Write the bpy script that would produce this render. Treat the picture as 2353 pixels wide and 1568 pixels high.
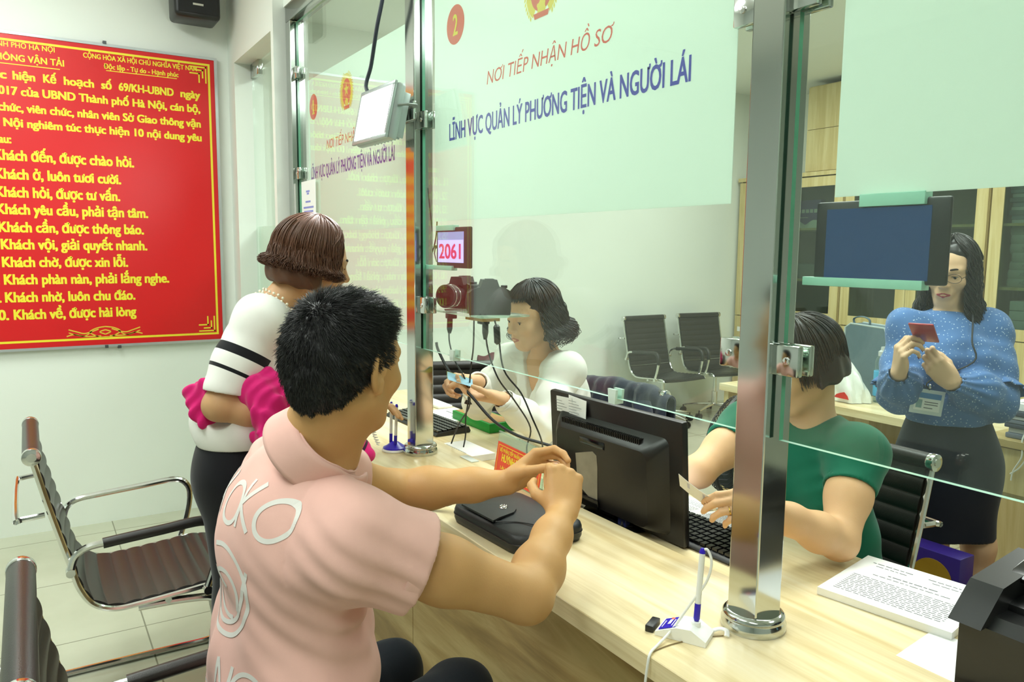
import bpy, bmesh, math, random
import numpy as np
from mathutils import Vector, Matrix, Euler

for _o in list(bpy.data.objects):
    bpy.data.objects.remove(_o, do_unlink=True)
SC = bpy.context.scene
COL = SC.collection
PI = math.pi

# ------------------------------------------------------------------ camera
CAM_H = 1.46
cam_data = bpy.data.cameras.new('camera')
cam = bpy.data.objects.new('camera', cam_data)
COL.objects.link(cam)
cam_data.sensor_width = 36.0
cam_data.sensor_fit = 'HORIZONTAL'
cam_data.lens = 36.0 * 1776.32 / 2353.0
_pit, _rol, _yaw = 0.11582, 0.00935, 0.560447
_fw = Vector((-math.cos(_yaw) * math.cos(_pit), math.sin(_yaw) * math.cos(_pit), -math.sin(_pit)))
_rt = _fw.cross(Vector((0, 0, 1))).normalized()
_up = _rt.cross(_fw)
_r2 = math.cos(_rol) * _rt + math.sin(_rol) * _up
_u2 = -math.sin(_rol) * _rt + math.cos(_rol) * _up
_m = Matrix((_r2, _u2, -_fw)).transposed().to_4x4()
_m.translation = Vector((0, 0, CAM_H))
cam.matrix_world = _m
cam_data.clip_start = 0.05
cam_data.dof.use_dof = False
SC.camera = cam

# ------------------------------------------------------------------ world, exposure, large lights
SC.view_settings.view_transform = 'Standard'
SC.view_settings.look = 'None'
SC.view_settings.gamma = 1.0
SC.view_settings.use_curve_mapping = False
SC.view_settings.exposure = 1.08
wd = bpy.data.worlds.new('world')
SC.world = wd
wd.use_nodes = True
wd.node_tree.nodes['Background'].inputs[0].default_value = (0.85, 1.0, 0.93, 1)
wd.node_tree.nodes['Background'].inputs[1].default_value = 0.25
try:
    SC.cycles.max_bounces = 10
    SC.cycles.diffuse_bounces = 4
    SC.cycles.glossy_bounces = 5
    SC.cycles.transmission_bounces = 6
    SC.cycles.transparent_max_bounces = 16
    SC.cycles.caustics_reflective = False
    SC.cycles.caustics_refractive = False
    SC.cycles.sample_clamp_indirect = 6.0
    SC.cycles.use_adaptive_sampling = True
    SC.cycles.adaptive_threshold = 0.03
except Exception:
    pass


def area_light(name, loc, sx, sy, power, color=(1, 1, 1), target=None):
    d = bpy.data.lights.new(name, 'AREA')
    d.shape = 'RECTANGLE'
    d.size, d.size_y = sx, sy
    d.energy = power
    d.color = color
    o = bpy.data.objects.new(name, d)
    COL.objects.link(o)
    o.location = loc
    if target is not None:
        o.rotation_euler = (Vector(target) - Vector(loc)).to_track_quat('-Z', 'Y').to_euler()
    return o


LC = (0.93, 1.0, 0.945)
for _i, (_x, _y, _p) in enumerate([(-3.2, -0.3, 15), (-1.4, -0.5, 14), (0.4, -0.4, 11), (-3.4, 2.4, 13), (-1.6, 2.3, 11), (-3.7, 4.6, 16), (-1.6, 4.6, 12), (0.3, 2.4, 8), (-1.75, 1.9, 13)]):
    area_light('ceiling_panel_light', (_x, _y, 2.93), 1.15, 0.55, _p, LC)

# ------------------------------------------------------------------ materials


def lin(c):
    if isinstance(c, str):
        c = c.lstrip('#')
        c = [int(c[i:i + 2], 16) / 255 for i in (0, 2, 4)]
    return tuple((x / 12.92) if x <= 0.04045 else ((x + 0.055) / 1.055) ** 2.4 for x in c[:3]) + (1.0,)


MATS = {}


def M(name, color='#808080', rough=0.5, metal=0.0, spec=0.5, noise=0.0, nscale=20.0, bump=0.0, bscale=200.0,
      sss=0.0, coat=0.0, emit=None, estr=0.0, sheen=0.0, stretch=None):
    """A principled material whose colour and grain vary a little by a noise in object space."""
    if name in MATS:
        return MATS[name]
    m = bpy.data.materials.new(name)
    m.use_nodes = True
    nt = m.node_tree
    b = nt.nodes['Principled BSDF']
    c = lin(color)
    b.inputs['Base Color'].default_value = c
    b.inputs['Roughness'].default_value = rough
    b.inputs['Metallic'].default_value = metal
    b.inputs['Specular IOR Level'].default_value = spec
    if coat:
        b.inputs['Coat Weight'].default_value = coat
        b.inputs['Coat Roughness'].default_value = 0.08
    if sss:
        b.inputs['Subsurface Weight'].default_value = sss
        b.inputs['Subsurface Radius'].default_value = (0.012, 0.005, 0.003)
        b.inputs['Subsurface Scale'].default_value = 1.0
    if sheen:
        b.inputs['Sheen Weight'].default_value = sheen
    if emit:
        b.inputs['Emission Color'].default_value = lin(emit)
        b.inputs['Emission Strength'].default_value = estr
    tc = nt.nodes.new('ShaderNodeTexCoord')
    vec = tc.outputs['Object']
    if stretch:
        mp = nt.nodes.new('ShaderNodeMapping')
        mp.inputs['Scale'].default_value = stretch
        nt.links.new(vec, mp.inputs['Vector'])
        vec = mp.outputs['Vector']
    if noise:
        n = nt.nodes.new('ShaderNodeTexNoise')
        n.inputs['Scale'].default_value = nscale
        n.inputs['Detail'].default_value = 4
        nt.links.new(vec, n.inputs['Vector'])
        mx = nt.nodes.new('ShaderNodeMix')
        mx.data_type = 'RGBA'
        mx.inputs[6].default_value = tuple(min(1, x * (1 - noise)) for x in c[:3]) + (1,)
        mx.inputs[7].default_value = tuple(min(1, x * (1 + noise)) for x in c[:3]) + (1,)
        nt.links.new(n.outputs['Fac'], mx.inputs[0])
        nt.links.new(mx.outputs[2], b.inputs['Base Color'])
    if bump:
        n2 = nt.nodes.new('ShaderNodeTexNoise')
        n2.inputs['Scale'].default_value = bscale
        n2.inputs['Detail'].default_value = 3
        nt.links.new(vec, n2.inputs['Vector'])
        bp = nt.nodes.new('ShaderNodeBump')
        bp.inputs['Strength'].default_value = bump
        bp.inputs['Distance'].default_value = 0.004
        nt.links.new(n2.outputs['Fac'], bp.inputs['Height'])
        nt.links.new(bp.outputs['Normal'], b.inputs['Normal'])
    MATS[name] = m
    return m


def ramp(nt, fac, stops):
    r = nt.nodes.new('ShaderNodeValToRGB')
    e = r.color_ramp.elements
    while len(e) < len(stops):
        e.new(0.5)
    for i, (p, c) in enumerate(stops):
        e[i].position = p
        e[i].color = lin(c) if isinstance(c, str) else c
    nt.links.new(fac, r.inputs['Fac'])
    return r.outputs['Color']


def wood_mat(name, stops, scale=(1.2, 14, 14), rough=0.35, seed=0.0, knots=False):
    """Laminate with long soft streaks along local X (or whichever axis has the small scale)."""
    if name in MATS:
        return MATS[name]
    m = bpy.data.materials.new(name)
    m.use_nodes = True
    nt = m.node_tree
    b = nt.nodes['Principled BSDF']
    b.inputs['Roughness'].default_value = rough
    tc = nt.nodes.new('ShaderNodeTexCoord')
    mp = nt.nodes.new('ShaderNodeMapping')
    mp.inputs['Scale'].default_value = scale
    mp.inputs['Location'].default_value = (seed, seed * 1.7, seed * 0.6)
    nt.links.new(tc.outputs['Object'], mp.inputs['Vector'])
    n = nt.nodes.new('ShaderNodeTexNoise')
    n.inputs['Scale'].default_value = 1.0
    n.inputs['Detail'].default_value = 6
    n.inputs['Roughness'].default_value = 0.62
    n.inputs['Distortion'].default_value = 0.5
    nt.links.new(mp.outputs['Vector'], n.inputs['Vector'])
    c = ramp(nt, n.outputs['Fac'], stops)
    if knots:
        v = nt.nodes.new('ShaderNodeTexVoronoi')
        v.inputs['Scale'].default_value = 4.2
        mp2 = nt.nodes.new('ShaderNodeMapping')
        mp2.inputs['Scale'].default_value = (0.8, 1.6, 1.0)
        nt.links.new(tc.outputs['Object'], mp2.inputs['Vector'])
        nt.links.new(mp2.outputs['Vector'], v.inputs['Vector'])
        k = ramp(nt, v.outputs['Distance'], [(0.0, (1, 1, 1, 1)), (0.018, (1, 1, 1, 1)), (0.03, (0, 0, 0, 1))])
        mx = nt.nodes.new('ShaderNodeMix')
        mx.data_type = 'RGBA'
        nt.links.new(k, mx.inputs[0])
        nt.links.new(c, mx.inputs[6])
        mx.inputs[7].default_value = lin('#a8875a')
        c = mx.outputs[2]
    nt.links.new(c, b.inputs['Base Color'])
    MATS[name] = m
    return m


def glass_mat(name, tint='#f1fbf6', ior=1.5, haze=0.0):
    """Architectural glass: lets light straight through, mirrors by Fresnel."""
    if name in MATS:
        return MATS[name]
    m = bpy.data.materials.new(name)
    m.use_nodes = True
    nt = m.node_tree
    nt.nodes.remove(nt.nodes['Principled BSDF'])
    out = nt.nodes['Material Output']
    t = nt.nodes.new('ShaderNodeBsdfTransparent')
    t.inputs[0].default_value = lin(tint)
    g = nt.nodes.new('ShaderNodeBsdfGlossy')
    g.inputs['Roughness'].default_value = 0.0
    g.inputs['Color'].default_value = (1, 1, 1, 1)
    f = nt.nodes.new('ShaderNodeFresnel')
    gm = nt.nodes.new('ShaderNodeNewGeometry')
    mr = nt.nodes.new('ShaderNodeMapRange')
    mr.inputs['To Min'].default_value = ior
    mr.inputs['To Max'].default_value = 1 / ior
    nt.links.new(gm.outputs['Backfacing'], mr.inputs['Value'])
    nt.links.new(mr.outputs[0], f.inputs['IOR'])
    mx = nt.nodes.new('ShaderNodeMixShader')
    nt.links.new(f.outputs[0], mx.inputs[0])
    nt.links.new(t.outputs[0], mx.inputs[1])
    nt.links.new(g.outputs[0], mx.inputs[2])
    last = mx
    if haze:
        d = nt.nodes.new('ShaderNodeBsdfDiffuse')
        d.inputs[0].default_value = lin('#e8f4ec')
        m2 = nt.nodes.new('ShaderNodeMixShader')
        m2.inputs[0].default_value = haze
        nt.links.new(mx.outputs[0], m2.inputs[1])
        nt.links.new(d.outputs[0], m2.inputs[2])
        last = m2
    nt.links.new(last.outputs[0], out.inputs['Surface'])
    MATS[name] = m
    return m


def film_mat(name, color='#dcefe3', trans=0.55):
    if name in MATS:
        return MATS[name]
    m = bpy.data.materials.new(name)
    m.use_nodes = True
    nt = m.node_tree
    nt.nodes.remove(nt.nodes['Principled BSDF'])
    out = nt.nodes['Material Output']
    d = nt.nodes.new('ShaderNodeBsdfDiffuse')
    d.inputs[0].default_value = lin(color)
    t = nt.nodes.new('ShaderNodeBsdfTranslucent')
    t.inputs[0].default_value = lin(color)
    tc = nt.nodes.new('ShaderNodeTexCoord')
    n = nt.nodes.new('ShaderNodeTexNoise')
    n.inputs['Scale'].default_value = 500
    nt.links.new(tc.outputs['Object'], n.inputs['Vector'])
    bp = nt.nodes.new('ShaderNodeBump')
    bp.inputs['Strength'].default_value = 0.05
    nt.links.new(n.outputs['Fac'], bp.inputs['Height'])
    nt.links.new(bp.outputs['Normal'], d.inputs['Normal'])
    mx = nt.nodes.new('ShaderNodeMixShader')
    mx.inputs[0].default_value = trans
    nt.links.new(d.outputs[0], mx.inputs[1])
    nt.links.new(t.outputs[0], mx.inputs[2])
    nt.links.new(mx.outputs[0], out.inputs['Surface'])
    MATS[name] = m
    return m


# ------------------------------------------------------------------ mesh helpers


class MB:
    """Collects shapes (world metres) and links them as ONE mesh object."""

    def __init__(self):
        self.v, self.f, self.mi = [], [], []

    def add(self, verts, faces, mi=0):
        o = len(self.v)
        self.v.extend([tuple(x) for x in verts])
        self.f.extend([tuple(i + o for i in q) for q in faces])
        self.mi.extend([mi] * len(faces))
        return self

    def bm(self, b, mat=None, mi=0):
        if mat is not None:
            b.transform(mat)
        b.verts.index_update()
        self.add([v.co[:] for v in b.verts], [[v.index for v in f.verts] for f in b.faces], mi)
        b.free()
        return self

    def box(self, lo, hi, r=0.0, seg=2, rot=None, mi=0):
        lo, hi = Vector(lo), Vector(hi)
        s, c = hi - lo, (hi + lo) / 2
        b = bmesh.new()
        bmesh.ops.create_cube(b, size=1.0)
        bmesh.ops.scale(b, vec=s, verts=b.verts)
        if r > 0:
            bmesh.ops.bevel(b, geom=b.edges[:], offset=min(r, 0.49 * min(s)), segments=seg, profile=0.5, affect='EDGES')
        mt = Matrix.Translation(c)
        if rot is not None:
            mt = mt @ Euler(rot).to_matrix().to_4x4()
        return self.bm(b, mt, mi)

    def cyl(self, p0, p1, r0, r1=None, seg=20, mi=0, bevel=0.0):
        r1 = r0 if r1 is None else r1
        p0, p1 = Vector(p0), Vector(p1)
        d = p1 - p0
        b = bmesh.new()
        bmesh.ops.create_cone(b, cap_ends=True, segments=seg, radius1=r0, radius2=r1, depth=d.length)
        if bevel:
            bmesh.ops.bevel(b, geom=[e for e in b.edges if len([f for f in e.link_faces if len(f.verts) > 4])],
                            offset=bevel, segments=2, profile=0.5, affect='EDGES')
        mt = Matrix.Translation((p0 + p1) / 2) @ d.to_track_quat('Z', 'Y').to_matrix().to_4x4()
        return self.bm(b, mt, mi)

    def tube(self, pts, r, seg=10, mi=0, caps=True, smooth=0, flat=1.0):
        P = [Vector(p) for p in pts]
        if smooth:
            P = spline(P, smooth)
        n = len(P)
        R = r if hasattr(r, '__len__') else [r] * n
        if len(R) != n:
            R = list(np.interp(np.linspace(0, 1, n), np.linspace(0, 1, len(R)), R))
        t0 = (P[1] - P[0]).normalized()
        a = Vector((0, 0, 1)) if abs(t0.z) < 0.9 else Vector((1, 0, 0))
        nrm = t0.cross(a).normalized()
        vs, fs = [], []
        for i in range(n):
            t = (P[min(i + 1, n - 1)] - P[max(i - 1, 0)])
            if t.length < 1e-9:
                t = t0
            t.normalize()
            nrm = (nrm - t * nrm.dot(t)).normalized()
            bn = t.cross(nrm)
            for k in range(seg):
                an = 2 * PI * k / seg
                vs.append(P[i] + nrm * (math.cos(an) * R[i]) + bn * (math.sin(an) * R[i] * flat))
        for i in range(n - 1):
            for k in range(seg):
                k2 = (k + 1) % seg
                fs.append((i * seg + k, i * seg + k2, (i + 1) * seg + k2, (i + 1) * seg + k))
        if caps:
            fs.append(tuple(range(seg))[::-1])
            fs.append(tuple((n - 1) * seg + k for k in range(seg)))
        return self.add(vs, fs, mi)

    def lathe(self, prof, c, seg=32, mi=0, axis=(0, 0, 1)):
        q = Vector(axis).to_track_quat('Z', 'Y')
        c = Vector(c)
        vs, fs = [], []
        n = len(prof)
        for (r, z) in prof:
            for k in range(seg):
                a = 2 * PI * k / seg
                vs.append(c + q @ Vector((r * math.cos(a), r * math.sin(a), z)))
        for i in range(n - 1):
            for k in range(seg):
                k2 = (k + 1) % seg
                fs.append((i * seg + k, i * seg + k2, (i + 1) * seg + k2, (i + 1) * seg + k))
        if prof[0][0] > 1e-6:
            fs.append(tuple(range(seg))[::-1])
        if prof[-1][0] > 1e-6:
            fs.append(tuple((n - 1) * seg + k for k in range(seg)))
        return self.add(vs, fs, mi)

    def ell(self, c, r, seg=16, rot=None, mi=0):
        b = bmesh.new()
        bmesh.ops.create_uvsphere(b, u_segments=seg, v_segments=max(6, seg // 2 + 2), radius=1.0)
        bmesh.ops.scale(b, vec=Vector(r), verts=b.verts)
        mt = Matrix.Translation(Vector(c))
        if rot is not None:
            mt = mt @ (rot.to_4x4() if isinstance(rot, Matrix) else Euler(rot).to_matrix().to_4x4())
        return self.bm(b, mt, mi)

    def prism(self, poly, o, u, v, th, mi=0):
        """poly in (u,v) metres about o, extruded by vector th."""
        o, u, v, th = Vector(o), Vector(u), Vector(v), Vector(th)
        n = len(poly)
        a = [o + u * p[0] + v * p[1] for p in poly]
        vs = a + [p + th for p in a]
        fs = [tuple(range(n))[::-1], tuple(range(n, 2 * n))]
        fs += [(i, (i + 1) % n, n + (i + 1) % n, n + i) for i in range(n)]
        if u.cross(v).dot(th) < 0:
            fs = [q[::-1] for q in fs]
        return self.add(vs, fs, mi)

    def quad(self, a, b, c, d, mi=0):
        return self.add([a, b, c, d], [(0, 1, 2, 3)], mi)

    def sheet(self, fn, nu, nv, th=0.0, mi=0):
        """fn(s,t) -> point; thickness along the grid normal."""
        P = [[Vector(fn(i / nu, j / nv)) for j in range(nv + 1)] for i in range(nu + 1)]
        vs = [p for row in P for p in row]
        W = nv + 1
        fs = [(i * W + j, (i + 1) * W + j, (i + 1) * W + j + 1, i * W + j + 1) for i in range(nu) for j in range(nv)]
        if th:
            nn = []
            for i in range(nu + 1):
                for j in range(nv + 1):
                    a = P[min(i + 1, nu)][j] - P[max(i - 1, 0)][j]
                    b = P[i][min(j + 1, nv)] - P[i][max(j - 1, 0)]
                    c = a.cross(b)
                    nn.append(c.normalized() if c.length > 1e-12 else Vector((0, 0, 1)))
            n = len(vs)
            vs = [p + q * (th / 2) for p, q in zip(vs, nn)] + [p - q * (th / 2) for p, q in zip(vs, nn)]
            fs = fs + [tuple(n + k for k in f)[::-1] for f in fs]
            rim = [(i, 0) for i in range(nu)] + [(nu, j) for j in range(nv)] + [(i, nv) for i in range(nu, 0, -1)] + [(0, j) for j in range(nv, 0, -1)]
            ids = [i * W + j for i, j in rim]
            for k in range(len(ids)):
                a, b = ids[k], ids[(k + 1) % len(ids)]
                fs.append((b, a, n + a, n + b))
        return self.add(vs, fs, mi)

    def build(self, name, mats, parent=None, smooth=True, sharp=35, origin=None):
        mats = mats if isinstance(mats, (list, tuple)) else [mats]
        me = bpy.data.meshes.new(name)
        off = Vector((0, 0, 0))
        if parent is not None:
            r = parent
            while r.parent is not None:
                r = r.parent
            off = Vector(r.get('_o', (0, 0, 0)))
        elif origin is not None:
            off = Vector(origin)
        elif self.v:
            A = np.array(self.v)
            off = Vector(((A[:, 0].min() + A[:, 0].max()) / 2, (A[:, 1].min() + A[:, 1].max()) / 2, A[:, 2].min()))
        me.from_pydata([tuple(Vector(p) - off) for p in self.v], [], self.f)
        for m in mats:
            me.materials.append(m)
        me.polygons.foreach_set('material_index', self.mi)
        me.update()
        if smooth:
            me.polygons.foreach_set('use_smooth', [True] * len(self.f))
            if sharp:
                try:
                    me.set_sharp_from_angle(angle=math.radians(sharp))
                except Exception:
                    pass
        o = bpy.data.objects.new(name, me)
        COL.objects.link(o)
        if parent is not None:
            o.parent = parent
        else:
            o.location = off
            o['_o'] = tuple(off)
        return o


def spline(P, k):
    """Catmull-Rom through the points, k steps per span."""
    P = [Vector(p) for p in P]
    out = []
    for i in range(len(P) - 1):
        a, b, c, d = P[max(i - 1, 0)], P[i], P[i + 1], P[min(i + 2, len(P) - 1)]
        for j in range(k):
            t = j / k
            out.append(0.5 * ((2 * b) + (c - a) * t + (2 * a - 5 * b + 4 * c - d) * t * t + (3 * b - a - 3 * c + d) * t ** 3))
    out.append(P[-1])
    return out


def tag(o, label=None, cat=None, group=None, kind=None):
    if label:
        o['label'] = label
    if cat:
        o['category'] = cat
    if group:
        o['group'] = group
    if kind:
        o['kind'] = kind
    return o


def thing(name, label, cat, loc=(0, 0, 0), group=None, rotz=0.0):
    o = bpy.data.objects.new(name, None)
    COL.objects.link(o)
    o.empty_display_size = 0.1
    o.location = loc
    o.rotation_euler = (0, 0, rotz)
    o['_o'] = tuple(loc) if rotz == 0 else (0, 0, 0)
    return tag(o, label, cat, group)


def structure(name, mb, mat, **k):
    return tag(mb.build(name, mat, **k), kind='structure')


def dup(root, loc, rotz=0.0, label=None, group=None):
    def rec(o, par):
        c = o.copy()
        COL.objects.link(c)
        if par is not None:
            c.parent = par
        for ch in list(o.children):
            rec(ch, c)
        return c
    r = rec(root, None)
    r.location = loc
    r.rotation_euler = (0, 0, rotz)
    return tag(r, label, None, group)


# ------------------------------------------------------------------ lettering
_TXT = {}


def _glyphs(s, bold, font=None):
    key = (s, bold)
    if key not in _TXT:
        cu = bpy.data.curves.new('t', 'FONT')
        cu.body = s
        cu.size = 1.0
        cu.offset = bold
        cu.resolution_u = 3
        ob = bpy.data.objects.new('t', cu)
        COL.objects.link(ob)
        dg = bpy.context.evaluated_depsgraph_get()
        me = ob.evaluated_get(dg).to_mesh()
        V = np.array([v.co[:] for v in me.vertices]) if len(me.vertices) else np.zeros((0, 3))
        F = [tuple(p.vertices) for p in me.polygons]
        ob.evaluated_get(dg).to_mesh_clear()
        bpy.data.objects.remove(ob, do_unlink=True)
        bpy.data.curves.remove(cu)
        _TXT[key] = (V, F)
    return _TXT[key]


_HORN = {}
for _b, _v in (('o', 'ơờớởỡợ'), ('u', 'ưừứửữự'), ('O', 'ƠỜỚỞỠỢ'), ('U', 'ƯỪỨỬỮỰ')):
    _plain = {'o': 'oòóỏõọ', 'u': 'uùúủũụ', 'O': 'OÒÓỎÕỌ', 'U': 'UÙÚỦŨỤ'}[_b]
    for _x, _y in zip(_v, _plain):
        _HORN[_x] = _y


def horned(s):
    """Outlines of s; the horn of o-horn and u-horn letters is drawn as a small tick of its own."""
    base = ''.join(_HORN.get(c, c) for c in s)
    V, F = _glyphs(base, 0.0)
    V, F = V.copy(), list(F)
    for i, c in enumerate(s):
        if c not in _HORN:
            continue
        P, _ = _glyphs(base[:i + 1], 0.0)
        x = P[:, 0].max()
        h = 0.69 if c.isupper() else 0.50
        k = 1.25 if c.isupper() else 1.0
        if base[i] in 'oOòóỏõọÒÓỎÕỌ':
            x -= 0.035 * k
        pts = [(x - 0.075 * k, h - 0.085), (x - 0.075 * k, h - 0.035), (x - 0.01 * k, h - 0.02), (x + 0.018 * k, h + 0.015), (x + 0.018 * k, h + 0.07), (x + 0.068 * k, h + 0.07), (x + 0.068 * k, h + 0.005), (x + 0.03 * k, h - 0.06), (x - 0.02 * k, h - 0.085)]
        n = len(V)
        V = np.concatenate([V, np.array([(px_, py_, 0.0) for px_, py_ in pts])])
        F += [tuple(n + j for j in q) for q in ((0, 1, 2, 8), (8, 2, 3, 7), (3, 4, 5, 6), (3, 6, 7))]
    return V, F


def text(mb, s, p0, p1, cap, up=(0, 0, 1), bold=0.0, shear=0.0, mi=0):
    """The string s with its baseline from p0 to p1 (world) and capitals `cap` metres tall; bold thickens every stroke."""
    V, F = horned(s)
    if not len(V):
        return
    p0, p1, up = Vector(p0), Vector(p1), Vector(up)
    d = p1 - p0
    w = d.length
    u = d / w
    nrm = u.cross(up).normalized()
    x0, x1 = V[:, 0].min() - max(bold, 0), V[:, 0].max() + max(bold, 0)
    sx = w / (x1 - x0)
    sy = cap / (0.68 + bold)
    sh = [(0.0, 0.0)] if bold <= 0 else [(i * bold, j * bold * 0.45) for i in (-1, -0.4, 0.4, 1) for j in (-1, 1)]
    for k, (dx, dy) in enumerate(sh):
        o = p0 + nrm * (k * 0.00002)
        mb.add([o + u * ((x + dx - x0) * sx + shear * y * sy) + up * ((y + dy) * sy) for x, y, _ in V], F, mi)
# ------------------------------------------------------------------ materials of the place
WALL = M('wall_paint', '#f0f5ee', rough=0.55, noise=0.02, nscale=1.5, bump=0.03, bscale=120)
CEIL = M('ceiling_paint', '#f2f5f0', rough=0.8, noise=0.02)
CHROME = M('polished_steel', '#c9cdc9', rough=0.12, metal=1.0, noise=0.02, nscale=6)
CHROME2 = M('chrome_tube', '#dcdcda', rough=0.12, metal=1.0, noise=0.02, nscale=6)
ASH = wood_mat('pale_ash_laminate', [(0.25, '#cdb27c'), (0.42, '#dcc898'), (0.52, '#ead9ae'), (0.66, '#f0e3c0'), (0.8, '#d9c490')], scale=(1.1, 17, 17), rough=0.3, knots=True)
ASH_SHADED = wood_mat('ash_laminate_shaded', [(0.25, '#8d7446'), (0.45, '#b29660'), (0.6, '#cdb67f'), (0.8, '#a78b55')], scale=(1.4, 15, 12), rough=0.4, seed=3.1)  # same ash darkened: shade under the ledge put into the colour
ASHV = wood_mat('ash_laminate_upright', [(0.25, '#b39c63'), (0.45, '#cbb67e'), (0.62, '#dac894'), (0.8, '#bfa870')], scale=(16, 16, 1.0), rough=0.4, seed=5.0)
GLASS = glass_mat('clear_pane', '#f8fdfa', ior=1.36, haze=0.012)
GLASSEDGE = M('pane_edge_green', '#5fae8c', rough=0.1, spec=0.8, noise=0.15, nscale=30)
GLASSEDGE_LIT = M('pane_edge_lit', '#bfe6d6', rough=0.08, spec=0.9, noise=0.1, nscale=30)  # paler copy for the bottom edge, the light it catches painted in
FILM = film_mat('frosted_film', '#eff8f1', 0.55)
BLACKP = M('black_plastic', '#1b1b1c', rough=0.38, noise=0.15, nscale=60, bump=0.05, bscale=900)
BLACKG = M('black_gloss_plastic', '#101011', rough=0.15, noise=0.1, nscale=40)
RUBBER = M('black_rubber', '#161616', rough=0.6, noise=0.1)
PAPER = M('white_paper', '#f3f3f1', rough=0.75, noise=0.02, nscale=8)
INK = M('print_ink', '#6d6f75', rough=0.7, noise=0.1)
BLUEINK = M('blue_print', '#4747b4', rough=0.5, noise=0.05)
REDINK = M('red_print', '#e8604e', rough=0.5, noise=0.05)
YELINK = M('yellow_print', '#f4e236', rough=0.45, noise=0.04)

# ------------------------------------------------------------------ room shell
WX, SWX, DY, PY = -4.53, -5.32, 0.995, 1.08      # end wall, staff end wall, door wall, partition plane
tile = bpy.data.materials.new('floor_tile')
tile.use_nodes = True
nt = tile.node_tree
bs = nt.nodes['Principled BSDF']
bs.inputs['Roughness'].default_value = 0.13
tc = nt.nodes.new('ShaderNodeTexCoord')
mp = nt.nodes.new('ShaderNodeMapping')
mp.inputs['Location'].default_value = (0.17, 0.28, 0)
nt.links.new(tc.outputs['Object'], mp.inputs['Vector'])
br = nt.nodes.new('ShaderNodeTexBrick')
br.offset = 0.0
br.inputs['Scale'].default_value = 1.0
br.inputs['Brick Width'].default_value = 0.6
br.inputs['Row Height'].default_value = 0.6
br.inputs['Mortar Size'].default_value = 0.0028
br.inputs['Color1'].default_value = lin('#cfd0ba')
br.inputs['Color2'].default_value = lin('#cccdb8')
br.inputs['Mortar'].default_value = lin('#8c8b76')
nt.links.new(mp.outputs['Vector'], br.inputs['Vector'])
ns = nt.nodes.new('ShaderNodeTexNoise')
ns.inputs['Scale'].default_value = 2.5
ns.inputs['Detail'].default_value = 6
nt.links.new(tc.outputs['Object'], ns.inputs['Vector'])
mx = nt.nodes.new('ShaderNodeMix')
mx.data_type = 'RGBA'
mx.blend_type = 'MULTIPLY'
mx.inputs[0].default_value = 0.5
nt.links.new(br.outputs['Color'], mx.inputs[6])
nt.links.new(ramp(nt, ns.outputs['Fac'], [(0.35, '#dcdcd2'), (0.65, '#ffffff')]), mx.inputs[7])
nt.links.new(mx.outputs[2], bs.inputs['Base Color'])

X1, Y0, Y1, ZC = 2.6, -2.9, 6.42, 2.98
structure('floor', MB().box((SWX - 0.2, Y0 - 0.2, -0.12), (X1 + 0.2, Y1 + 0.2, 0.0)), tile, origin=(0, 0, 0))
structure('ceiling', MB().box((SWX - 0.2, Y0 - 0.2, ZC), (X1 + 0.2, Y1 + 0.2, ZC + 0.1)), CEIL)
structure('wall_left', MB().box((WX - 0.12, Y0 - 0.1, 0), (WX, DY, ZC)), WALL)
wd_ = MB()
wd_.box((WX - 0.12, DY, 0), (-4.39, 1.145, ZC))
wd_.box((-4.39, DY, 2.44), (-3.665, 1.145, ZC))
wd_.box((-3.665, DY, 0), (-3.625, 1.145, ZC))
wd_.box((-3.625, 1.045, 2.54), (X1, 1.115, ZC))
structure('wall_front', wd_, WALL)
structure('wall_far', MB().box((SWX - 0.12, 1.145, 0), (SWX, Y1, ZC)).box((SWX - 0.12, 1.02, 0), (WX - 0.12, 1.145, ZC)), WALL)
structure('wall_back', MB().box((SWX - 0.12, Y1, 0), (X1 + 0.1, Y1 + 0.12, ZC)), WALL)
WALL2 = M('unseen_wall_grey', '#c0c8c3', rough=0.6, noise=0.03, nscale=1.5)  # invented grey for unseen walls, dims their reflection in the panes
structure('wall_right', MB().box((X1, Y0 - 0.1, 0), (X1 + 0.12, Y1, ZC)), WALL2)
structure('wall_near', MB().box((WX - 0.12, Y0 - 0.12, 0), (X1 + 0.1, Y0, ZC)), WALL2)

# glass door in the end of the counter wall
door = tag(thing('door_1', None, None, (-4.02, 1.09, 0)), kind='structure')
MB().box((-4.385, 1.085, 0.012), (-3.67, 1.097, 2.432)).build('glass_leaf', GLASS, door)
MB().box((-4.385, 1.0975, 0.012), (-3.67, 1.0985, 1.58)).build('frosted_film', FILM, door)
for z in (2.41, 0.055):
    MB().box((-4.385, 1.078, z - 0.045), (-4.23, 1.104, z + 0.03), r=0.004).build('patch_fitting', CHROME, door)
MB().cyl((-4.31, 1.091, 2.45), (-4.31, 1.091, 2.365), 0.014).build('pivot_pin', CHROME, door)

# ------------------------------------------------------------------ partition: steel posts, rail, glass panes
pw = 0.0325


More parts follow.
